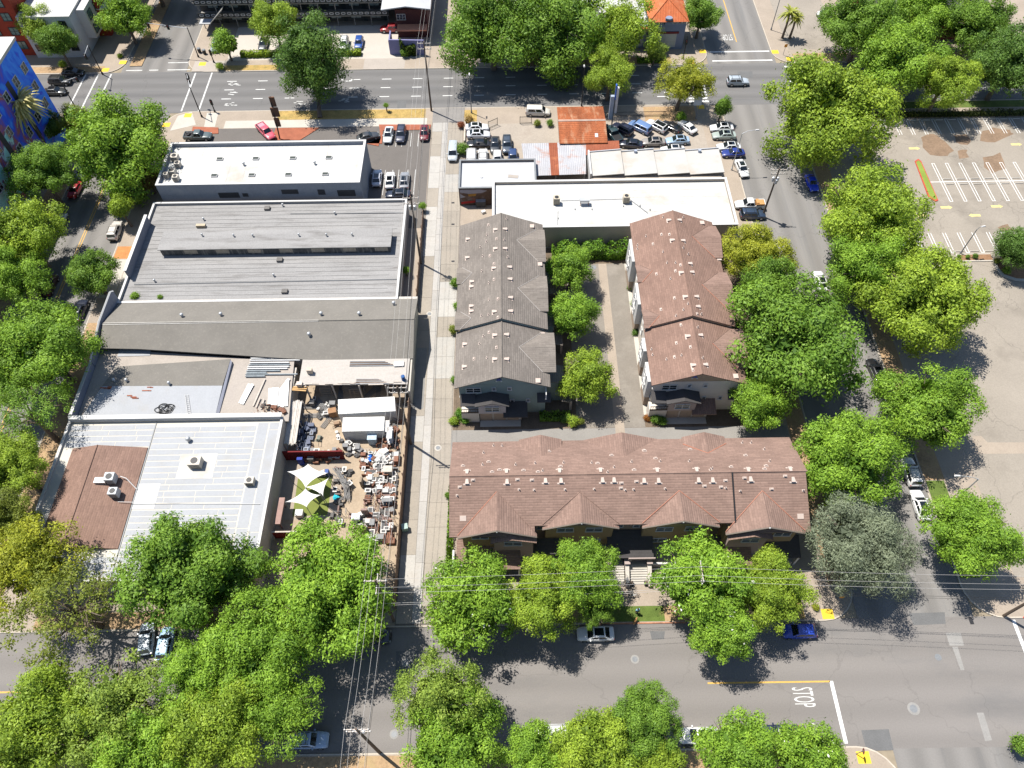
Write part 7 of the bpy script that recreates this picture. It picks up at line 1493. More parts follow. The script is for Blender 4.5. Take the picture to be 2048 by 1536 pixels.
# shrubs and hedges
SH = [
 ((-7.84, 59.73, 0.98), 0.8, 'bright green clipped shrub at the alley corner of the sage end wall', (.10, .22, .02)), ((-8.8, 58.64, 0.83), 0.6, 'low yellow green shrub in the alley corner bed', YG), ((-7.15, 58.96, 0.9), 0.6, 'green shrub beside the sage end wall driveway', (.10, .22, .02)),
 ((9.11, 58.09, 0.97), 1.0, 'yellow green shrub at the courtyard drive corner', YG), ((10.22, 57.98, 0.6), 1.0, 'narrow olive shrub beside the yellow green one', OL), ((7.73, 58.64, 0.75), 0.7, 'dark shrub by the sage row steps', DG),
 ((21.5, 58.34, 0.9), 0.8, 'dark green shrub at the tan end wall corner', MG), ((20.22, 58.75, 0.6), 0.6, 'rust tinged shrub in the tan end wall corner bed', (.3, .13, .03)), ((22.47, 58.1, 0.75), 0.6, 'low green shrub by the tan end wall garage', MG),
 ((-9.45, 85.95, 0.94), 1.0, 'round shrub beside the alley below the first grey side gable', MG), ((-8.97, 80.92, 0.75), 0.8, 'bright small shrub beside the alley slab', BG), ((-9.38, 75.79, 0.89), 1.0, 'round shrub at the alley by the grey roof step', OL), ((-8.93, 65.97, 0.7), 0.8, 'shrub at the alley near the sage end wall', MG),
 ((20.3, 75.11, 0.73), 0.5, 'flowering ball shrub on the pale courtyard walk', DG), ((20.59, 81.14, 0.67), 0.5, 'leafy pot plant on the pale courtyard walk', BG), ((20.28, 84.69, 0.59), 0.5, 'small shrub against the cream courtyard wall', MG),
 ((-9.01, 120.51, 1.37), 1.2, 'spiky green plant beside the silver minivan', MG), ((-7.95, 130.02, 1.12), 0.8, 'tangle of dry brush by the alley gate', (.3, .2, .06)), ((-9.53, 128.46, 0.81), 0.8, 'reddish shrub at the alley edge of the car lot', (.28, .09, .04)),
 ((-17.88, 88.43, 0.77), 1.6, 'green shrub squeezed behind the grey warehouse', BG), ((-15.94, 104.39, 0.83), 1.4, 'creeper at the foot of the transformer pole', BG), ((5.94, 128.73, 0.81), 0.8, 'weedy bush left of the orange rust roof', OL), ((8.47, 128.68, 0.81), 0.8, 'weedy bush against the orange rust roof', MG),
 ((-61.61, 81.63, 0.82), 3.7, 'weeds sprouting on the left end of the grey roof', BG), ((-57.44, 81.33, 0.49), 3.7, 'small weeds sprouting at the roof gutter', BG),
 ((-22.72, 153.4, 0.99), 1.2, 'round shrub at the corner of the violet wall', MG), ((34.14, 152.8, 1.32), 1.5, 'pale bush below the tower arch', LG), ((57.78, 13.26, 1.26), 2.2, 'green shrub at the right edge by the intersection', MG),
 ((78.08, 90.51, 0.43), 0.7, 'leftmost small shrub of the planted strip', MG), ((79.64, 90.48, 0.43), 0.7, 'middle small shrub of the planted strip', MG), ((80.97, 90.57, 0.52), 0.7, 'right small shrub of the planted strip', MG), ((85.08, 87.11, 0.77), 0.8, 'round shrub in the corner bed below the dark tree', MG), ((84.42, 89.41, 0.69), 0.6, 'low shrub at the tip of the corner bed', OL),
 ((35.14, 130.03, 1.12), 1.0, 'bright weedy bush at the car lot corner', BG), ((-62.66, 149.8, 0.98), 0.8, 'yellowish shrub on the motel corner strip', YG), ((-97.81, 151.92, 0.88), 0.6, 'low yellow shrub on the corner strip by the white block', YG), ((-86.01, 154.8, 0.67), 0.5, 'tiny yellow green shrub at the upper left corner', YG), ((-9.32, 46.35, 0.49), 0.8, 'dark small hedge tuft beside the alley at the brown roof', MG),
 ((37.26, 31.62, 0.58), 1.0, 'grassy shrub at the right end of the front terrace', LG), ((38.74, 29.8, 0.52), 0.5, 'dry flowering shrub on the right corner strip', YL), ((-25.07, 134.21, 0.62), 1.5, 'spindly sapling on the dry grass strip', BG),
]
for sp, zc, lb, c in SH: tree('shrub', sp, zc, lb, c, 'shrub', None, None, (0, 0), 'shrub')
def hedge(name, label, x0, x1, y0, y1, h, col, seed, dens=60, cat='hedge'):
    g = np.random.default_rng(seed); n = int((x1-x0)*(y1-y0)*dens+2*((x1-x0)+(y1-y0))*h*dens*0.7)
    P = g.uniform((x0, y0, 0.15), (x1, y1, h), (n, 3)); f = g.integers(0, 3, n); P[f == 0, 2] = h*g.uniform(0.88, 1.05, (f == 0).sum()); P[f == 1, 1] = y0+g.uniform(-.1, .15, (f == 1).sum()); P[f == 2, 0] = np.where(g.random((f == 2).sum()) < .5, x0, x1)
    if h > 2:
        q = 0.78+0.16*np.sin(P[:, 0]*1.3+1)+0.12*np.sin(P[:, 0]*2.9)+0.08*np.sin(P[:, 1]*3+P[:, 0]*4.1); P[:, 2] *= q; P[:, 1] -= 0.5*np.sin(P[:, 0]*1.1+.5)*(P[:, 1] < (y0+y1)/2)*P[:, 2]/h
    N = g.normal(size=P.shape)*.6+(P-np.array([(x0+x1)/2, (y0+y1)/2, h*.4]))*np.array([.15, .5, .6]); N /= np.linalg.norm(N, axis=1)[:, None]; T_ = np.cross(N, g.normal(size=P.shape)); T_ /= np.linalg.norm(T_, axis=1)[:, None]; B_ = np.cross(N, T_); s = g.uniform(.16, .34, (n, 1))
    V = np.stack([P-T_*s*.7, P+B_*s*.45, P+T_*s*.7, P-B_*s*.45], 1).reshape(-1, 3); ox, oy = (x0+x1)/2, (y0+y1)/2
    me = bpy.data.meshes.new('foliage'); me.from_pydata((V-np.array([ox, oy, 0.1])).tolist(), [], np.arange(4*n).reshape(-1, 4).tolist()); me.materials.append(LEAF)
    a = me.attributes.new('tint', 'FLOAT', 'FACE'); a.data.foreach_set('value', g.uniform(0, 1, n).astype(np.float32))
    t = thing(name, label, cat, (ox, oy, 0.1)); link('foliage', me, t, (0, 0, 0), 0, col)
    m = MB(); m.b2(x0+.3, x1-.3, y0+.3, y1-.3, 0.1, h*(.45 if h > 2 else .7)); part('stems', m, mat('inner_twigs', (.03, .04, .012), 0.95, .3, 2, 6), t)
hedge('ivy_hedge', 'tall ivy covered hedge along the wall at the head of the courtyard', 7.43, 20.83, 91.4, 94.0, 3.0, (.105, .215, .02), 1)
hedge('clipped_hedge', 'low clipped hedge at the motel beside the blue hatchback', -37.73, -32.49, 153.94, 153.94+1.4, 1.2, YG, 2)
hedge('clipped_hedge', 'low clipped hedge in front of the motel court at left', -59.01, -50.52, 153.88, 153.88+1.4, 1.2, YG, 3)
hedge('dark_hedge', 'dark low hedge between the avenue and the parking lot', 75, 130, 129.5, 130.9, 1.1, (.07, .09, .02), 4, 26)
hedge('narrow_hedge', 'narrow green hedge along the alley side of the brown townhouse row', -9.1, -8.4, 36.2, 47.8, 1.1, MG, 5)
hedge('creeper', 'dark green creeper growing up the violet screen wall', -23.4, -20.2, 153.6, 154.2, 3.6, (.06, .10, .012), 6, 60, 'creeper')
hedge('green_bed', 'green planted bed in front of the tiled tower building', 28.6, 34.62, 149.6, 151.6, 0.8, MG, 7, 40, 'planting')
hedge('low_hedge', 'dark green lawn hedge in front of the sage end wall', 4.2, 8.6, 58.6, 60.2, 0.7, MG, 8)
# palms
def palm(label, spec, zc, fan, seed, base=None):
    x, y, r = spec; g = random.Random(seed); t = thing('palm_tree', label, 'palm tree', (x, y, 0.1)); m = MB(); m.tube([(0, 0, 0), (.15, .1, zc*.5), (0, 0, zc)], [.3, .24, .22], 8); link('trunk', m.mesh('trunk', BARK), t)
    m = MB(); n = 170 if fan else 60
    for k in range(n):
        a = g.uniform(0, 6.28); el = g.uniform(-.5, 1.2); L = r*g.uniform(.75, 1.05); pts = []
        for q in range(6):
            u = q/5; e = el-u*u*1.1; pts.append((math.cos(a)*L*u*math.cos(el*.6), math.sin(a)*L*u*math.cos(el*.6), L*u*math.sin(el)-L*.55*u*u))
        s = Vector((-math.sin(a), math.cos(a), 0)); wv = [.03, .10, .15, .13, .08, .01] if fan else [.03, .13, .16, .14, .1, .01]
        for q in range(5):
            A, B_ = Vector(pts[q]), Vector(pts[q+1]); d = .14*r
            for sd in (-1, 1): m.add([A, B_, B_+s*sd*wv[q+1]*r*.42-Vector((0, 0, d*wv[q+1])), A+s*sd*wv[q]*r*.42-Vector((0, 0, d*wv[q]))], [(0, 1, 2, 3)])
    me = m.mesh('fronds', LEAF); at = me.attributes.new('tint', 'FLOAT', 'FACE'); at.data.foreach_set('value', [g.random() for _ in me.polygons]); link('fronds', me, t, (0, 0, zc), 0, (.46, .42, .17) if fan else (.24, .27, .04))
    if fan:
        m = MB(); m.cyl((0, 0, zc-2.6), .5, 2.6, 12, 1.0); link('dead_skirt', m.mesh('dead_skirt', mat('dead_fronds', (.2, .14, .07), .95, .3, 3, 8)), t)
palm('tall fan palm with a brown skirt in front of the blue mural wall', (-89.54, 120.55, 4.57), 13, True, 3)
palm('green feather palm at the corner across the avenue', (62.09, 158.67, 2.63), 6, False, 4)
palm('second green feather palm beside the first on the corner', (63.65, 158.39, 2.2), 5, False, 5)

# ================================================================ SALVAGE YARD
rnd = random.Random(77)
Z0 = PADZ
def container(label, a, b, c, h, m):
    """a, b, c = far-left, far-right, near-right roof corners"""
    d = (a[0]+c[0]-b[0], a[1]+c[1]-b[1]); t = thing('shipping_container', label, 'container', ((a[0]+c[0])/2, (a[1]+c[1])/2, Z0))
    q = MB(); q.prism([a[:2], b[:2], c[:2], d], Z0, h); part('body', q, m, t)
    q = MB(); ax = Vector((b[0]-a[0], b[1]-a[1])); L = ax.length; n = int(L/0.5)
    for i in range(n):
        u = (i+.5)/n; p = (a[0]+(b[0]-a[0])*u, a[1]+(b[1]-a[1])*u); e = (d[0]+(c[0]-d[0])*u, d[1]+(c[1]-d[1])*u); q.tube([(p[0], p[1], h), (e[0], e[1], h)], .03, 4)
    part('roof_rib', q, m, t); return t
container('longer white shipping container in the salvage yard', (-26.08, 61.3, 2.9), (-17.65, 61.69, 2.9), (-17.31, 59.12, 2.9), 2.9, mat('container_white', (.72, .71, .68), .6, .06, .6, 4, stain=(.5, .45, .38), stain_scale=.4, stain_amt=.4))
container('shorter white shipping container below the longer one', (-25.03, 58.25, 2.7), (-18.9, 58.32, 2.7), (-18.78, 55.92, 2.7), 2.7, mat('container_white'))
JUNKN = {}
def junk(kind, p, label, cat, col, rz=None, s=1.0, group=None):
    x, y = p; rz = rnd.uniform(0, 3.14) if rz is None else rz; key = kind
    if key not in JUNKN:
        m = MB()
        if kind == 'toilet': m.ball((0, .12, .3), .24, 10, 6, 0, .8); m.cyl((0, .1, 0), .17, .3, 10, .12); m.box((0, -.22, .55), (.45, .2, .4)); m.cyl((0, .12, .4), .24, .06, 12)
        elif kind == 'bathtub': m.box((0, 0, .25), (1.6, .75, .5), 0, 0, 1.1); m.b2(-.7, .7, -.28, .28, .5, .505, 1)
        elif kind == 'crate':
            for i in range(4): m.box((-.45+i*.3, 0, .52), (.24, .8, .05))
            m.box((0, -.38, .27), (1.15, .05, .5)); m.box((0, .38, .27), (1.15, .05, .5)); m.box((-.55, 0, .25), (.05, .7, .5)); m.box((.55, 0, .25), (.05, .7, .5))
        elif kind == 'pallet':
            for i in range(6): m.box((-.5+i*.2, 0, .12), (.13, 1.1, .03))
            for y_ in (-.5, 0, .5): m.box((0, y_, .055), (1.15, .1, .09))
        elif kind == 'barrel': m.cyl((0, 0, 0), .29, .88, 14); m.cyl((0, 0, .28), .305, .05, 14); m.cyl((0, 0, .58), .305, .05, 14)
        elif kind == 'cabinet': m.box((0, 0, .5), (.8, .6, 1.0)); m.box((0, 0, 1.02), (.86, .66, .05)); m.box((0, -.31, .5), (.34, .02, .8))
        elif kind == 'radiator':
            for i in range(8): m.box((-.5+i*.14, 0, .4), (.1, .2, .8))
            m.tube([(-.6, 0, .1), (.6, 0, .1)], .03)
        elif kind == 'chair': m.box((0, 0, .45), (.45, .45, .05)); m.box((0, .21, .75), (.45, .04, .55)); [m.box((a, b, .22), (.04, .04, .44)) for a in (-.2, .2) for b in (-.2, .2)]
        elif kind == 'sink': m.box((0, 0, .75), (.7, .5, .16), 0, 0, 1.15); m.cyl((0, 0, 0), .1, .7, 10); m.b2(-.24, .24, -.16, .16, .83, .835, 1)
        elif kind == 'doors':
            for i in range(5): m.box((0, i*.07, 1.0), (.85, .045, 2.0-.06*i)); 
        elif kind == 'frame': m.tube([(-.6, 0, 0), (-.6, 0, 1.6), (.6, 0, 1.6), (.6, 0, 0)], .04); m.tube([(0, 0, 0), (0, 0, 1.6)], .03); m.tube([(-.6, 0, .8), (.6, 0, .8)], .03)
        elif kind == 'rack':
            for z in (.05, .7, 1.35, 2.0): m.box((0, 0, z), (1.8, .7, .05))
            for a in (-.88, .88):
                for b in (-.33, .33): m.box((a, b, 1.0), (.06, .06, 2.05))
        elif kind == 'pipes':
            for i in range(7): m.tube([(-2.2, -.4+i*.13, .08+.1*(i % 2)), (2.2-.3*(i % 3), -.4+i*.13, .08+.1*(i % 2))], .06, 6)
        elif kind == 'heap':
            g = random.Random(4); m.ball((0, 0, .22), .5, 12, 7, 0, .6, g, .28); m.box((.35, .2, .25), (.5, .4, .5), .4); m.box((-.4, -.2, .2), (.4, .6, .35), 1.0)
        elif kind == 'pot': m.cyl((0, 0, 0), .16, .4, 10, .25); m.cyl((0, 0, .4), .27, .06, 10)
        elif kind == 'mower': m.box((0, 0, .35), (.8, .5, .35), 0, 0, .8); m.tube([(-.3, .2, .5), (-.9, .2, 1.0), (-.9, -.2, 1.0), (-.3, -.2, .5)], .03); [m.cyl((a, b, 0), .12, .24, 8) for a in (-.3, .3) for b in (-.27, .27)]
        JUNKN[key] = m.mesh(kind, [OBJW, DARKM])
    nm = {'toilet': 'toilet', 'bathtub': 'bathtub', 'crate': 'slatted_crate', 'pallet': 'pallet', 'barrel': 'steel_drum', 'cabinet': 'cabinet', 'radiator': 'radiator', 'chair': 'chair', 'sink': 'pedestal_sink', 'doors': 'stacked_doors', 'frame': 'window_frame', 'rack': 'shelf_rack', 'pipes': 'pipe_bundle', 'heap': 'tarp_heap', 'pot': 'plant_pot', 'mower': 'cart'}[kind]
    o = link(nm, JUNKN[key], None, (x, y, Z0+.005), rz, col, (s, s, s)); tag(o, label, cat, group); return o
WB = (.6, .58, .55); RB = (.24, .115, .075); GY = (.25, .25, .25); DK = (.13, .125, .12); TN = (.42, .33, .24); PK = (.36, .25, .22)
# named pieces
for k, p, lb, ct, c, rz, s in (
 ('heap', (-19.22, 52.91), 'large crumpled white tarp heap against the alley fence', 'tarp', (.62, .61, .58), .3, 1.9), ('heap', (-20.89, 52.66), 'bright blue tarp beside the white tarp heap', 'tarp', (.02, .16, .62), 1, .9),
 ('heap', (-25.03, 46.33), 'turquoise plastic boat shell beside the play yard', 'play boat', (.02, .45, .55), 1.3, 1.0), ('cabinet', (-20.65, 55.44), 'pale blue metal cabinet below the shorter container', 'cabinet', (.45, .55, .62), 0, 1.6),
 ('mower', (-28.77, 56.1), 'old motor cart standing alone on the yard dirt', 'cart', (.2, .22, .18), 1.4, 1.1), ('mower', (-26.39, 58.57), 'brown trolley left of the shorter container', 'cart', (.3, .2, .13), .2, 1.2),
 ('cabinet', (-27.14, 60.25), 'brown cabinet with an orange side by the longer container', 'cabinet', (.34, .19, .1), .2, 1.4), ('barrel', (-21.85, 52.13), 'leaning grey drum near the white tarp heap', 'drum', (.45, .45, .43), 0, 1.0),
 ('bathtub', (-20.51, 50.31), 'upper white bathtub in the right hand clutter rows', 'bathtub', WB, 0, 1.0), ('bathtub', (-19.74, 48.94), 'long white bathtub below the upper one', 'bathtub', WB, .02, 1.5), ('cabinet', (-18.93, 47.59), 'left white washer cube in the clutter rows', 'appliance', WB, 0, .95), ('cabinet', (-18.12, 47.19), 'right white washer cube in the clutter rows', 'appliance', WB, 0, .8),
 ('rack', (-18.56, 56.88), 'white wire shelf rack beside the fence below the containers', 'rack', WB, 1.57, 1.1), ('rack', (-18.03, 55.76), 'second white shelf rack beside the fence', 'rack', (.66, .66, .65), 1.57, 1.1), ('rack', (-17.66, 45.31), 'grey shelf rack low in the clutter rows', 'rack', GY, 0, .8),
 ('cabinet', (-21.79, 42.98), 'white cabinet with a clean top above the big tree', 'cabinet', (.62, .64, .68), 0, 1.35), ('doors', (-21.4, 48.37), 'pale leaning door beside the yard path', 'door', TN, 1.5, 1.0), ('cabinet', (-17.94, 50.19), 'cream board stack beside the fence', 'boards', (.58, .52, .44), 0, 1.5),
 ('heap', (-29.78, 54.64), 'dull brown canoe shaped log in the shaded rack bay', 'log', (.25, .17, .12), .9, .8), ('barrel', (-16.33, 64.03), 'blue barrel standing on the shed roof corner', 'barrel', (.02, .1, .3), 0, 1.0), ('cabinet', (-30.54, 65.52), 'cream box standing on the left of the shed roof', 'box', (.6, .5, .4), 0, .95),
 ('cabinet', (-31.9, 63.47), 'cream cooler box with a fan hole at the shed corner', 'cooler', (.6, .52, .45), 0, 1.0)):
    o = junk(k, p, lb, ct, c, rz, s)
    if 'roof' in lb or 'shed' in lb: o.location.z = 4.0 if 'blue barrel' not in lb else 3.98
    if 'fan hole' in lb: o.location.z = 3.2
# bulk clutter rows: each piece its own object, alike pieces share a label
def zone(n, poly, kinds, lab):
    xs = [p[0] for p in poly]; ys = [p[1] for p in poly]; got = 0; pts = []
    def inside(x, y):
        c = False; j = len(poly)-1
        for i in range(len(poly)):
            if (poly[i][1] > y) != (poly[j][1] > y) and x < (poly[j][0]-poly[i][0])*(y-poly[i][1])/(poly[j][1]-poly[i][1])+poly[i][0]: c = not c
            j = i
        return c
    tries = 0
    while got < n and tries < 4000:
        tries += 1; x = rnd.uniform(min(xs), max(xs)); y = rnd.uniform(min(ys), max(ys))
        if not inside(x, y) or any((x-a)**2+(y-b)**2 < 0.3 for a, b in pts): continue
        pts.append((x, y)); k, c = rnd.choice(kinds); v = rnd.uniform(.75, 1.15)
        nm = {'mower': 'cart', 'heap': 'bundle', 'doors': 'door stack', 'frame': 'frame', 'pot': 'pot'}.get(k, k)
        cn = 'white' if min(c) > .5 else 'rusty' if c[0] > 2*c[1] else 'dark' if max(c) < .12 else 'grey' if abs(c[0]-c[2]) < .05 else 'tan'
        junk(k, (x, y), '%s salvaged %s %s' % (cn, nm, lab), nm, (c[0]*v, c[1]*v, c[2]*v), rnd.choice((0, 1.57, rnd.uniform(0, 3))), rnd.uniform(.75, 1.1), '%s %s pieces %s' % (cn, nm, lab)); got += 1
zone(96, [(-22.37, 53.76), (-16.92, 53.67), (-16.87, 47.2), (-20.79, 47.26), (-21.57, 50.05)], [('sink', WB), ('toilet', WB), ('cabinet', WB), ('sink', WB), ('bathtub', WB), ('chair', RB), ('cabinet', TN), ('radiator', GY), ('pallet', PK), ('crate', RB), ('cabinet', RB), ('frame', WB), ('heap', DK), ('radiator', RB), ('toilet', WB), ('mower', GY)], 'in the upper clutter rows by the alley fence')
zone(92, [(-20.58, 47.26), (-16.87, 47.2), (-16.76, 39.32), (-20.59, 40.1), (-21.3, 43.06)], [('toilet', WB), ('sink', WB), ('bathtub', WB), ('cabinet', WB), ('frame', PK), ('radiator', RB), ('frame', RB), ('pallet', PK), ('chair', PK), ('doors', PK), ('heap', DK), ('cabinet', GY), ('crate', RB), ('radiator', PK)], 'in the lower clutter rows by the alley fence')
zone(26, [(-30.49, 53.9), (-25.32, 53.81), (-25.08, 52.39), (-30.8, 52.49)], [('chair', RB), ('toilet', WB), ('crate', RB), ('cabinet', GY), ('sink', WB), ('heap', PK)], 'along the top of the dark red wall')
zone(26, [(-25.47, 51.33), (-23.77, 51.71), (-22.19, 42.33), (-25.25, 42.38)], [('chair', PK), ('radiator', PK), ('pot', TN), ('frame', GY), ('heap', DK), ('mower', DK), ('sink', WB)], 'along the right edge of the play yard')
zone(24, [(-26.31, 55.94), (-24.18, 55.48), (-21.37, 53.33), (-23.93, 53.2), (-26.5, 57.5)], [('toilet', WB), ('pot', WB), ('heap', DK), ('sink', WB), ('cabinet', GY), ('barrel', DK)], 'beside the shorter container')
zone(16, [(-30.79, 63.11), (-26.76, 61.67), (-27.2, 59.0), (-30.35, 59.94)], [('toilet', WB), ('pipes', GY), ('cabinet', GY), ('sink', WB), ('heap', DK)], 'left of the longer container')
zone(22, [(-32.44, 58.65), (-29.95, 58.6), (-29.75, 53.89), (-31.52, 53.92)], [('cabinet', (.12, .14, .2)), ('sink', (.3, .33, .4)), ('crate', (.15, .17, .22)), ('radiator', GY)], 'in the shaded bay behind the lumber rack')  # the bay's bluish shade is put into these piece colours
zone(16, [(-19.22, 58.42), (-17.02, 59.26), (-16.88, 54.09), (-20.75, 54.57), (-20.19, 56.52)], [('chair', RB), ('mower', RB), ('crate', RB), ('heap', DK), ('radiator', RB)], 'right of the shorter container')
zone(18, [(-30.98, 64.49), (-16.45, 64.24), (-16.74, 61.76), (-17.63, 62.32), (-18.13, 63.99), (-27.4, 63.78)], [('pipes', TN), ('pipes', GY), ('frame', GY), ('rack', TN)], 'stored under the shed eaves')
# lumber rack with bleached boards
t = thing('lumber_rack', 'tall rack of bleached boards along the left side of the yard', 'rack', (*(-32.18, 56.9), Z0))
pts = [(-33.21, 61.1, 3.0), (-31.34, 61.07, 3.0), (-31.35, 53.93, 2.6), (-33.09, 53.96, 2.6)]
for i in range(9):
    u0, u1 = i/9+.008, (i+1)/9-.008; a = lerp(pts[0], pts[1], u0); b = lerp(pts[0], pts[1], u1); c = lerp(pts[3], pts[2], u1); d = lerp(pts[3], pts[2], u0); dz_ = rnd.uniform(-.05, .08)
    q = MB(); q.slab([(a[0], a[1]+rnd.uniform(-.4, .3), a[2]+dz_), (b[0], b[1]+.1, b[2]+dz_), (c[0], c[1]+rnd.uniform(-.4, .3), c[2]+dz_), (d[0], d[1], d[2]+dz_)], .06); part('board', q, mat('bleached_white_board', (.56, .52, .47), .95, .2, 1, 6), t)
for u in (0, .5, 1):
    for k in (0, 1):
        p = lerp(pts[k], pts[3-k], u); q = MB(); q.box((p[0], p[1], 1.4), (.12, .12, 2.6)); part('post', q, WOODB, t)
for i in range(6):
    p = (-32.02, 63.1, 3.6); q = MB(); q.box((p[0]+.1*i, p[1]+.25*i-.4, 3.45+.08*(i % 3)), (2.2, .2, .08), .05*i-.1); part('board', q, mat('fresh_board', (.58, .36, .16), .9, .2, 1, 6) if i < 3 else WOODB, t)
# pipes and sheets on the deck roof
t = thing('pipe_stack', 'rows of long grey pipes lying on the deck roof', 'pipes', (*(-36.67, 67.27), 3.72))
for (a, b) in [((-40.17, 68.97, 3.8), (-33.58, 68.85, 3.8)), ((-40.16, 68.49, 3.8), (-33.36, 68.37, 3.8)), ((-40.24, 68.11, 3.8), (-32.53, 67.97, 3.8)), ((-40.15, 67.64, 3.8), (-34.15, 67.53, 3.8)), ((-40.32, 67.27, 3.8), (-33.94, 67.15, 3.8)), ((-40.32, 66.89, 3.8), (-34.04, 66.78, 3.8)), ((-40.33, 66.52, 3.8), (-34.21, 66.41, 3.8)), ((-40.41, 66.14, 3.8), (-35.29, 66.05, 3.8)), ((-40.34, 65.77, 3.8), (-37.29, 65.72, 3.8)), ((-40.44, 65.5, 3.8), (-32.53, 65.35, 3.8)), ((-40.38, 65.13, 3.8), (-37.41, 65.07, 3.8))]:
    q = MB(); q.tube([(a[0], a[1], 3.84), (b[0], b[1]+.05, 3.84)], rnd.uniform(.08, .14), 6); part('pipe', q, mat('pipe_grey', (.30, .34, .36), .6, .2, 1, 5) if rnd.random() < .6 else DUCT, t)
t = thing('metal_sheet_stack', 'leaning stack of pale metal sheets and beams on the deck roof', 'metal sheets', (*(-35.23, 60.86), 3.72))
for i, (a, b) in enumerate([((-36.26, 62.89, 3.9), (-35.98, 60.14, 3.75)), ((-35.75, 62.97, 3.9), (-35.48, 59.78, 3.75)), ((-35.22, 62.96, 3.9), (-34.99, 59.94, 3.75)), ((-34.68, 62.86, 3.9), (-34.44, 59.76, 3.75)), ((-34.24, 63.39, 3.9), (-33.96, 59.49, 3.75)), ((-33.85, 64.3, 3.9), (-33.41, 59.74, 3.75)), ((-33.67, 64.57, 3.9), (-34.75, 62.6, 3.75)), ((-39.02, 63.66, 3.9), (-39.99, 60.21, 3.75)), ((-39.47, 63.67, 3.9), (-40.32, 60.39, 3.75)), ((-37.31, 64.63, 3.9), (-38.29, 59.83, 3.75)), ((-37.46, 61.21, 3.9), (-37.8, 59.56, 3.75)), ((-36.83, 61.02, 3.9), (-37.02, 59.28, 3.75))]):
    q = MB(); d = Vector((b[0]-a[0], b[1]-a[1], 0)).normalized(); s_ = Vector((-d.y, d.x, 0))*(.22 if i < 9 else .1); A, B_ = Vector(a), Vector(b)
    q.slab([A-s_, A+s_, B_+s_, B_-s_], .08); part('sheet' if i < 9 else 'beam', q, (DUCT if i % 3 else WHITE) if i < 9 else WOODB, t)
zone(1, [(-40.2, 61.9), (-34.82, 61.81), (-34.54, 60.01), (-39.87, 60.1)], [('heap', DK)], 'below the deck roof')
for k in range(26):
    p = (rnd.uniform(-39.5, -33.24), rnd.uniform(57.81, 59.89)); kd, c = rnd.choice((('crate', DK), ('heap', DK), ('radiator', RB), ('frame', RB), ('crate', RB), ('sink', TN)))
    o = junk(kd, p, 'rusty and dark scrap piece piled on the near end of the deck roof', 'scrap', c, None, rnd.uniform(.5, .8), 'scrap on the deck roof'); o.name = 'scrap_piece'; o.location.z = 3.62
# hose coil and ladder on the pale workshop roof
m = MB(); hx, hy = (-51.16, 59.47); pts = []
for i in range(150):
    a = i*.21; rr = .75+.4*math.sin(i*.37); pts.append((hx+rr*math.cos(a)*1.15+.25*math.sin(i*.11), hy+rr*math.sin(a)*.8, 3.93+.05*math.sin(i*.9)))
m.tube(pts, .05, 5); solo('hose_coil', m, CABLE, 'tangled coil of black hose on the pale blue workshop roof', 'hose')
t = thing('ladder', 'white ladder lying on the pale workshop roof beside the hose', 'ladder', (*(-47.89, 60.28), 3.9)); a = Vector((-48.52, 61.91, 3.95)); b = Vector((-47.26, 58.19, 3.85))
for off in (-.22, .22): q = MB(); q.tube([a+Vector((off, 0, 0)), b+Vector((off, 0, 0))], .04, 5); part('rail', q, TRIMW, t)
for i in range(11): q = MB(); p = a.lerp(b, (i+.5)/11); q.tube([p-Vector((.22, 0, 0)), p+Vector((.22, 0, 0))], .03, 5); part('rung', q, TRIMW, t)
# small goods on the shed roof
for k, (lb, p, d) in enumerate((('rusty pipes laid across the shed roof', (-21.24, 66.99, 4.1), 7.0), ('thin pipes along the shed roof front', (-20.96, 63.72, 4.0), 5.0))):
    t = thing('roof_pipes', lb, 'pipes', (p[0], p[1], 4.0))
    for i in range(5): q = MB(); q.tube([(p[0]-d/2, p[1]+.22*i-.4, 4.06), (p[0]+d/2-.4*i, p[1]+.2*i-.4, 4.06)], .05, 5); part('pipe', q, WOODF if i % 2 else DUCT, t)
m = MB(); p = (-17.19, 66.82, 4.1); m.box((p[0], p[1], 4.15), (1.5, .9, .18), .05); solo('white_board', m, WHITE, 'white board lying flat on the right of the shed roof', 'board')
# grey net heap right of the sails, play equipment
m = MB()
for k in range(22): a = rnd.uniform(-.5, .5); x, y = (-23.86, 47.95); m.tube([(x-1.4+rnd.uniform(-.5, .5), y+2.0+rnd.uniform(-.6, .6), 1.8+rnd.uniform(-.3, .3)), (x+rnd.uniform(-.5, .5), y+rnd.uniform(-.6, .6), 1.2), (x+.4+rnd.uniform(-.6, .6), y-1.8+rnd.uniform(-.6, .6), .5)], .05, 5)
solo('net_bundle', m, mat('grey_net', (.26, .25, .24), .9, .2, 1, 6), 'grey bundle of poles and netting right of the shade sails', 'net bundle')
t = thing('play_slide', 'small white play slide beside the right shade sail', 'slide', (*(-27.06, 50.14), Z0)); px, py = (-27.06, 50.14)
q = MB(); q.slab([(px-1.6, py-.35, .35), (px, py-.35, 1.4), (px, py+.25, 1.4), (px-1.6, py+.25, .35)], .06); part('chute', q, WHITE, t); q = MB(); q.box((px+.35, py, .7), (.5, .6, 1.4)); part('ladder', q, OBJC, t, 0, (.05, .1, .3))
m = MB(); px, py = (-29.84, 43.89); m.box((px, py, .6), (1.0, .9, .9)); m.box((px, py, 1.08), (1.06, .96, .06)); solo('storage_box', m, WHITE, 'white storage box at the lower edge of the play yard turf', 'box')
m = MB(); px, py = (-30.76, 52.24); m.box((px, py-.25, .9), (.75, .4, 1.6)); m.box((px, py-.25, 1.75), (.8, .45, .1)); solo('blue_locker', m, OBJC, 'blue locker against the dark red wall of the play yard', 'locker', None, 0, (.01, .04, .3))
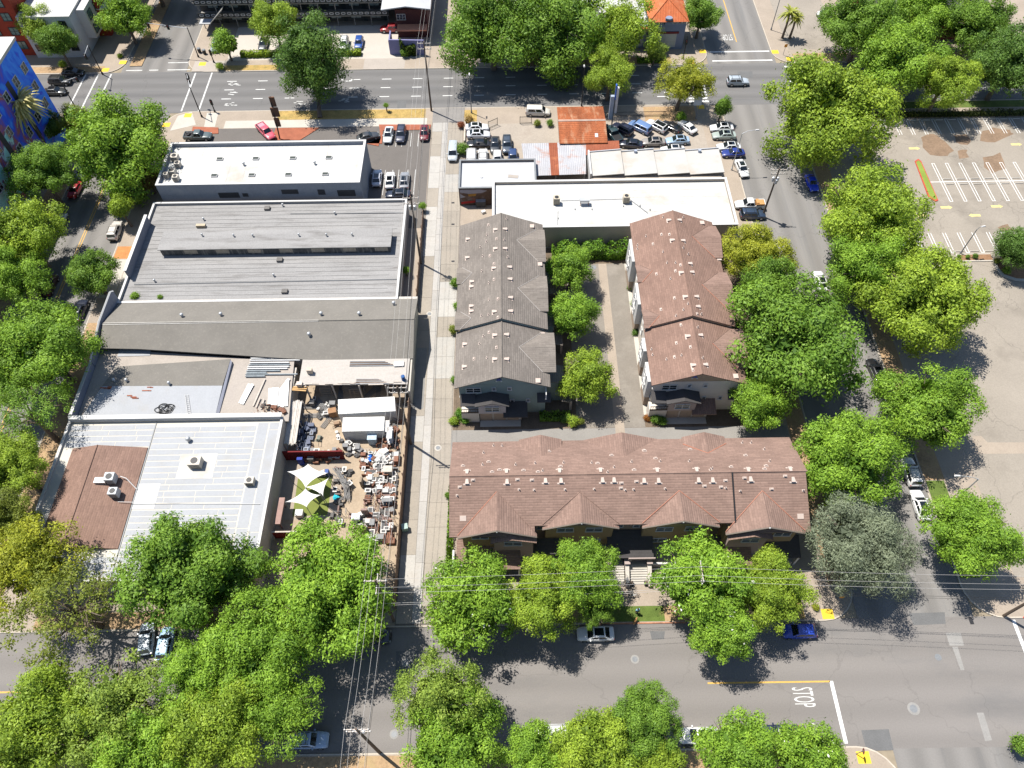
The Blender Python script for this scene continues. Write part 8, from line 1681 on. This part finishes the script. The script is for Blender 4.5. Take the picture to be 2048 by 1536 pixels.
# ================================================================ PEOPLE, DOG, BICYCLE
def skin_mesh(name, verts, edges, radii, m, root=0, sub=2):
    me = bpy.data.meshes.new(name); me.from_pydata(verts, edges, []); ob = bpy.data.objects.new(name, me); COL.objects.link(ob)
    mod = ob.modifiers.new('skin', 'SKIN'); mod.use_smooth_shade = True; sv = me.skin_vertices[0].data
    for i, r in enumerate(radii): sv[i].radius = (r, r) if not isinstance(r, tuple) else r; sv[i].use_root = (i == root)
    s = ob.modifiers.new('sub', 'SUBSURF'); s.levels = sub; s.render_levels = sub
    out = bpy.data.meshes.new_from_object(ob.evaluated_get(bpy.context.evaluated_depsgraph_get())); bpy.data.objects.remove(ob); out.materials.clear(); out.materials.append(m)
    out.polygons.foreach_set('use_smooth', [True]*len(out.polygons)); return out
def person(label, p, rz, shirt, trousers):
    t = thing('person', label, 'person', (p[0], p[1], Z0+.005), rz)
    V = [(0, 0, .95), (0, .01, 1.12), (0, .02, 1.30), (0, .0, 1.42), (0, -.01, 1.50), (0, -.03, 1.60), (0, -.03, 1.72), (.17, 0, 1.40), (.25, -.03, 1.14), (.24, -.2, .95), (.23, -.27, .9), (-.17, 0, 1.40), (-.24, .03, 1.14), (-.25, -.05, .90), (-.25, -.08, .83), (.1, 0, .9), (.11, -.06, .5), (.11, .0, .1), (.11, -.12, .05), (-.1, 0, .9), (-.11, .05, .5), (-.11, .1, .1), (-.11, -.02, .05)]
    Ed = [(0, 1), (1, 2), (2, 3), (3, 4), (4, 5), (5, 6), (3, 7), (7, 8), (8, 9), (9, 10), (3, 11), (11, 12), (12, 13), (13, 14), (0, 15), (15, 16), (16, 17), (17, 18), (0, 19), (19, 20), (20, 21), (21, 22)]
    Rd_ = [(.16, .12), (.15, .11), (.17, .12), (.12, .1), .06, .095, .085, .07, .05, .04, .04, .07, .05, .04, .04, .09, .065, .045, .04, .09, .065, .045, .04]
    link('body', skin_mesh('body', V, Ed, Rd_, SKIN), t)
    V2 = [(0, 0, .93), (0, .01, 1.12), (0, .02, 1.30), (0, 0, 1.43), (.18, 0, 1.41), (.25, -.03, 1.16), (-.18, 0, 1.41), (-.24, .03, 1.16)]
    link('shirt', skin_mesh('shirt', V2, [(0, 1), (1, 2), (2, 3), (3, 4), (4, 5), (3, 6), (6, 7)], [(.185, .14), (.18, .13), (.195, .14), (.12, .11), .09, .075, .09, .075], mat('shirt_blue', shirt, .9, .08, 3, 9)), t)
    V3 = [(0, 0, .97), (.1, 0, .88), (.11, -.06, .5), (.11, 0, .12), (-.1, 0, .88), (-.11, .05, .5), (-.11, .1, .12)]
    link('trousers', skin_mesh('trousers', V3, [(0, 1), (1, 2), (2, 3), (0, 4), (4, 5), (5, 6)], [(.18, .13), .11, .085, .07, .11, .085, .07], mat('trousers_dark', trousers, .9, .08, 3, 9)), t)
    m = MB(); m.ball((0, -.015, 1.69), .105, 12, 8, 0, 1.0); link('hair', m.mesh('hair', mat('dark_hair', (.03, .02, .015), .8, .2, 3, 9), (0, 0, 0), 60), t)
    m = MB(); m.box((0, -.115, 1.64), (.025, .04, .04)); [m.ball((s_*.036, -.108, 1.665), .012, 6, 4, 1) for s_ in (-1, 1)]; m.box((0, -.108, 1.60), (.05, .02, .012), 0, 1); [m.ball((s_*.095, -.02, 1.64), .025, 6, 4) for s_ in (-1, 1)]; link('face', m.mesh('face', [SKIN, DARKM]), t)
    for hx, hy, hz_ in ((.23, -.3, .86), (-.25, -.1, .78)):
        m = MB(); m.box((hx, hy, hz_), (.07, .05, .09))
        for i in range(4): m.tube([(hx-.03+i*.02, hy, hz_-.03), (hx-.03+i*.02, hy-.02, hz_-.09+abs(i-1.5)*.01), (hx-.03+i*.02, hy-.005, hz_-.115+abs(i-1.5)*.012)], .009, 5)
        m.tube([(hx+.035, hy, hz_+.01), (hx+.055, hy-.02, hz_-.03), (hx+.05, hy-.03, hz_-.055)], .01, 5); link('hand', m.mesh('hand', SKIN), t)
    for fx, fy in ((.11, -.06), (-.11, .04)): m = MB(); m.box((fx, fy, .045), (.1, .27, .09), 0, 0, .8); link('shoe', m.mesh('shoe', DARKM), t)
person('person in a light blue top and dark trousers standing on the lawn strip', (15.63, 29.56), R(20), (.22, .5, .68), (.02, .02, .025))
dp = (15.25, 28.35)
t = thing('dog', 'golden brown dog at the kerb beside the person in light blue', 'dog', (dp[0], dp[1], Z0+.005), R(55))
V = [(-.28, 0, .5), (-.05, 0, .5), (.2, 0, .5), (.34, 0, .62), (.44, 0, .74), (.56, 0, .72), (.22, .09, .4), (.23, .09, .22), (.22, .09, .04), (.22, -.09, .4), (.23, -.09, .22), (.22, -.09, .04), (-.3, .09, .42), (-.24, .1, .3), (-.33, .1, .18), (-.3, .1, .04), (-.3, -.09, .42), (-.24, -.1, .3), (-.33, -.1, .18), (-.3, -.1, .04), (-.4, 0, .55), (-.55, 0, .66)]
Ed = [(0, 1), (1, 2), (2, 3), (3, 4), (4, 5), (2, 6), (6, 7), (7, 8), (2, 9), (9, 10), (10, 11), (0, 12), (12, 13), (13, 14), (14, 15), (0, 16), (16, 17), (17, 18), (18, 19), (0, 20), (20, 21)]
FUR = mat('golden_fur', (.42, .22, .09), .9, .25, 4, 12)
link('body', skin_mesh('body', V, Ed, [.12, .12, .15, .1, .09, .045, .07, .045, .035, .07, .045, .035, .08, .055, .035, .035, .08, .055, .035, .035, .05, .03], FUR), t)
m = MB(); [m.box((.42, s_*.085, .74), (.06, .03, .12)) for s_ in (-1, 1)]; link('ears', m.mesh('ears', mat('brown_ears', (.25, .12, .05), .9, .2, 4, 12)), t)
bp_ = (15.4, 31.72)
t = thing('bicycle', 'white step-through bicycle parked on the pavement below the steps', 'bicycle', (bp_[0], bp_[1], Z0+.005), R(8))
for x in (-.52, .52):
    m = MB(); m.tube([(x+.33*math.cos(6.2832*i/18), 0, .34+.33*math.sin(6.2832*i/18)) for i in range(19)], .025, 6); w = link('wheel', m.mesh('wheel', TYRE), t)
    m = MB(); [m.tube([(x, 0, .34), (x+.32*math.cos(6.2832*i/8), 0, .34+.32*math.sin(6.2832*i/8))], .006, 4) for i in range(8)]; link('spokes', m.mesh('spokes', DUCT), w)
m = MB(); m.tube([(.52, 0, .34), (.4, 0, .8), (.1, 0, .4), (-.12, 0, .35), (-.22, 0, .8)], .04, 6); m.tube([(-.52, 0, .34), (-.12, 0, .35)], .025); m.tube([(-.52, 0, .34), (-.2, 0, .7)], .025); m.box((-.1, 0, .5), (.5, .12, .14)); link('frame', m.mesh('frame', WHITE), t)
m = MB(); m.box((-.25, 0, .86), (.28, .16, .07), 0, 0, .8); link('saddle', m.mesh('saddle', DARKM), t)
m = MB(); m.tube([(.4, 0, .78), (.38, 0, 1.02)], .025); m.tube([(.28, -.3, 1.05), (.4, 0, 1.03), (.28, .3, 1.05)], .022); link('handlebar', m.mesh('handlebar', DARKM), t)
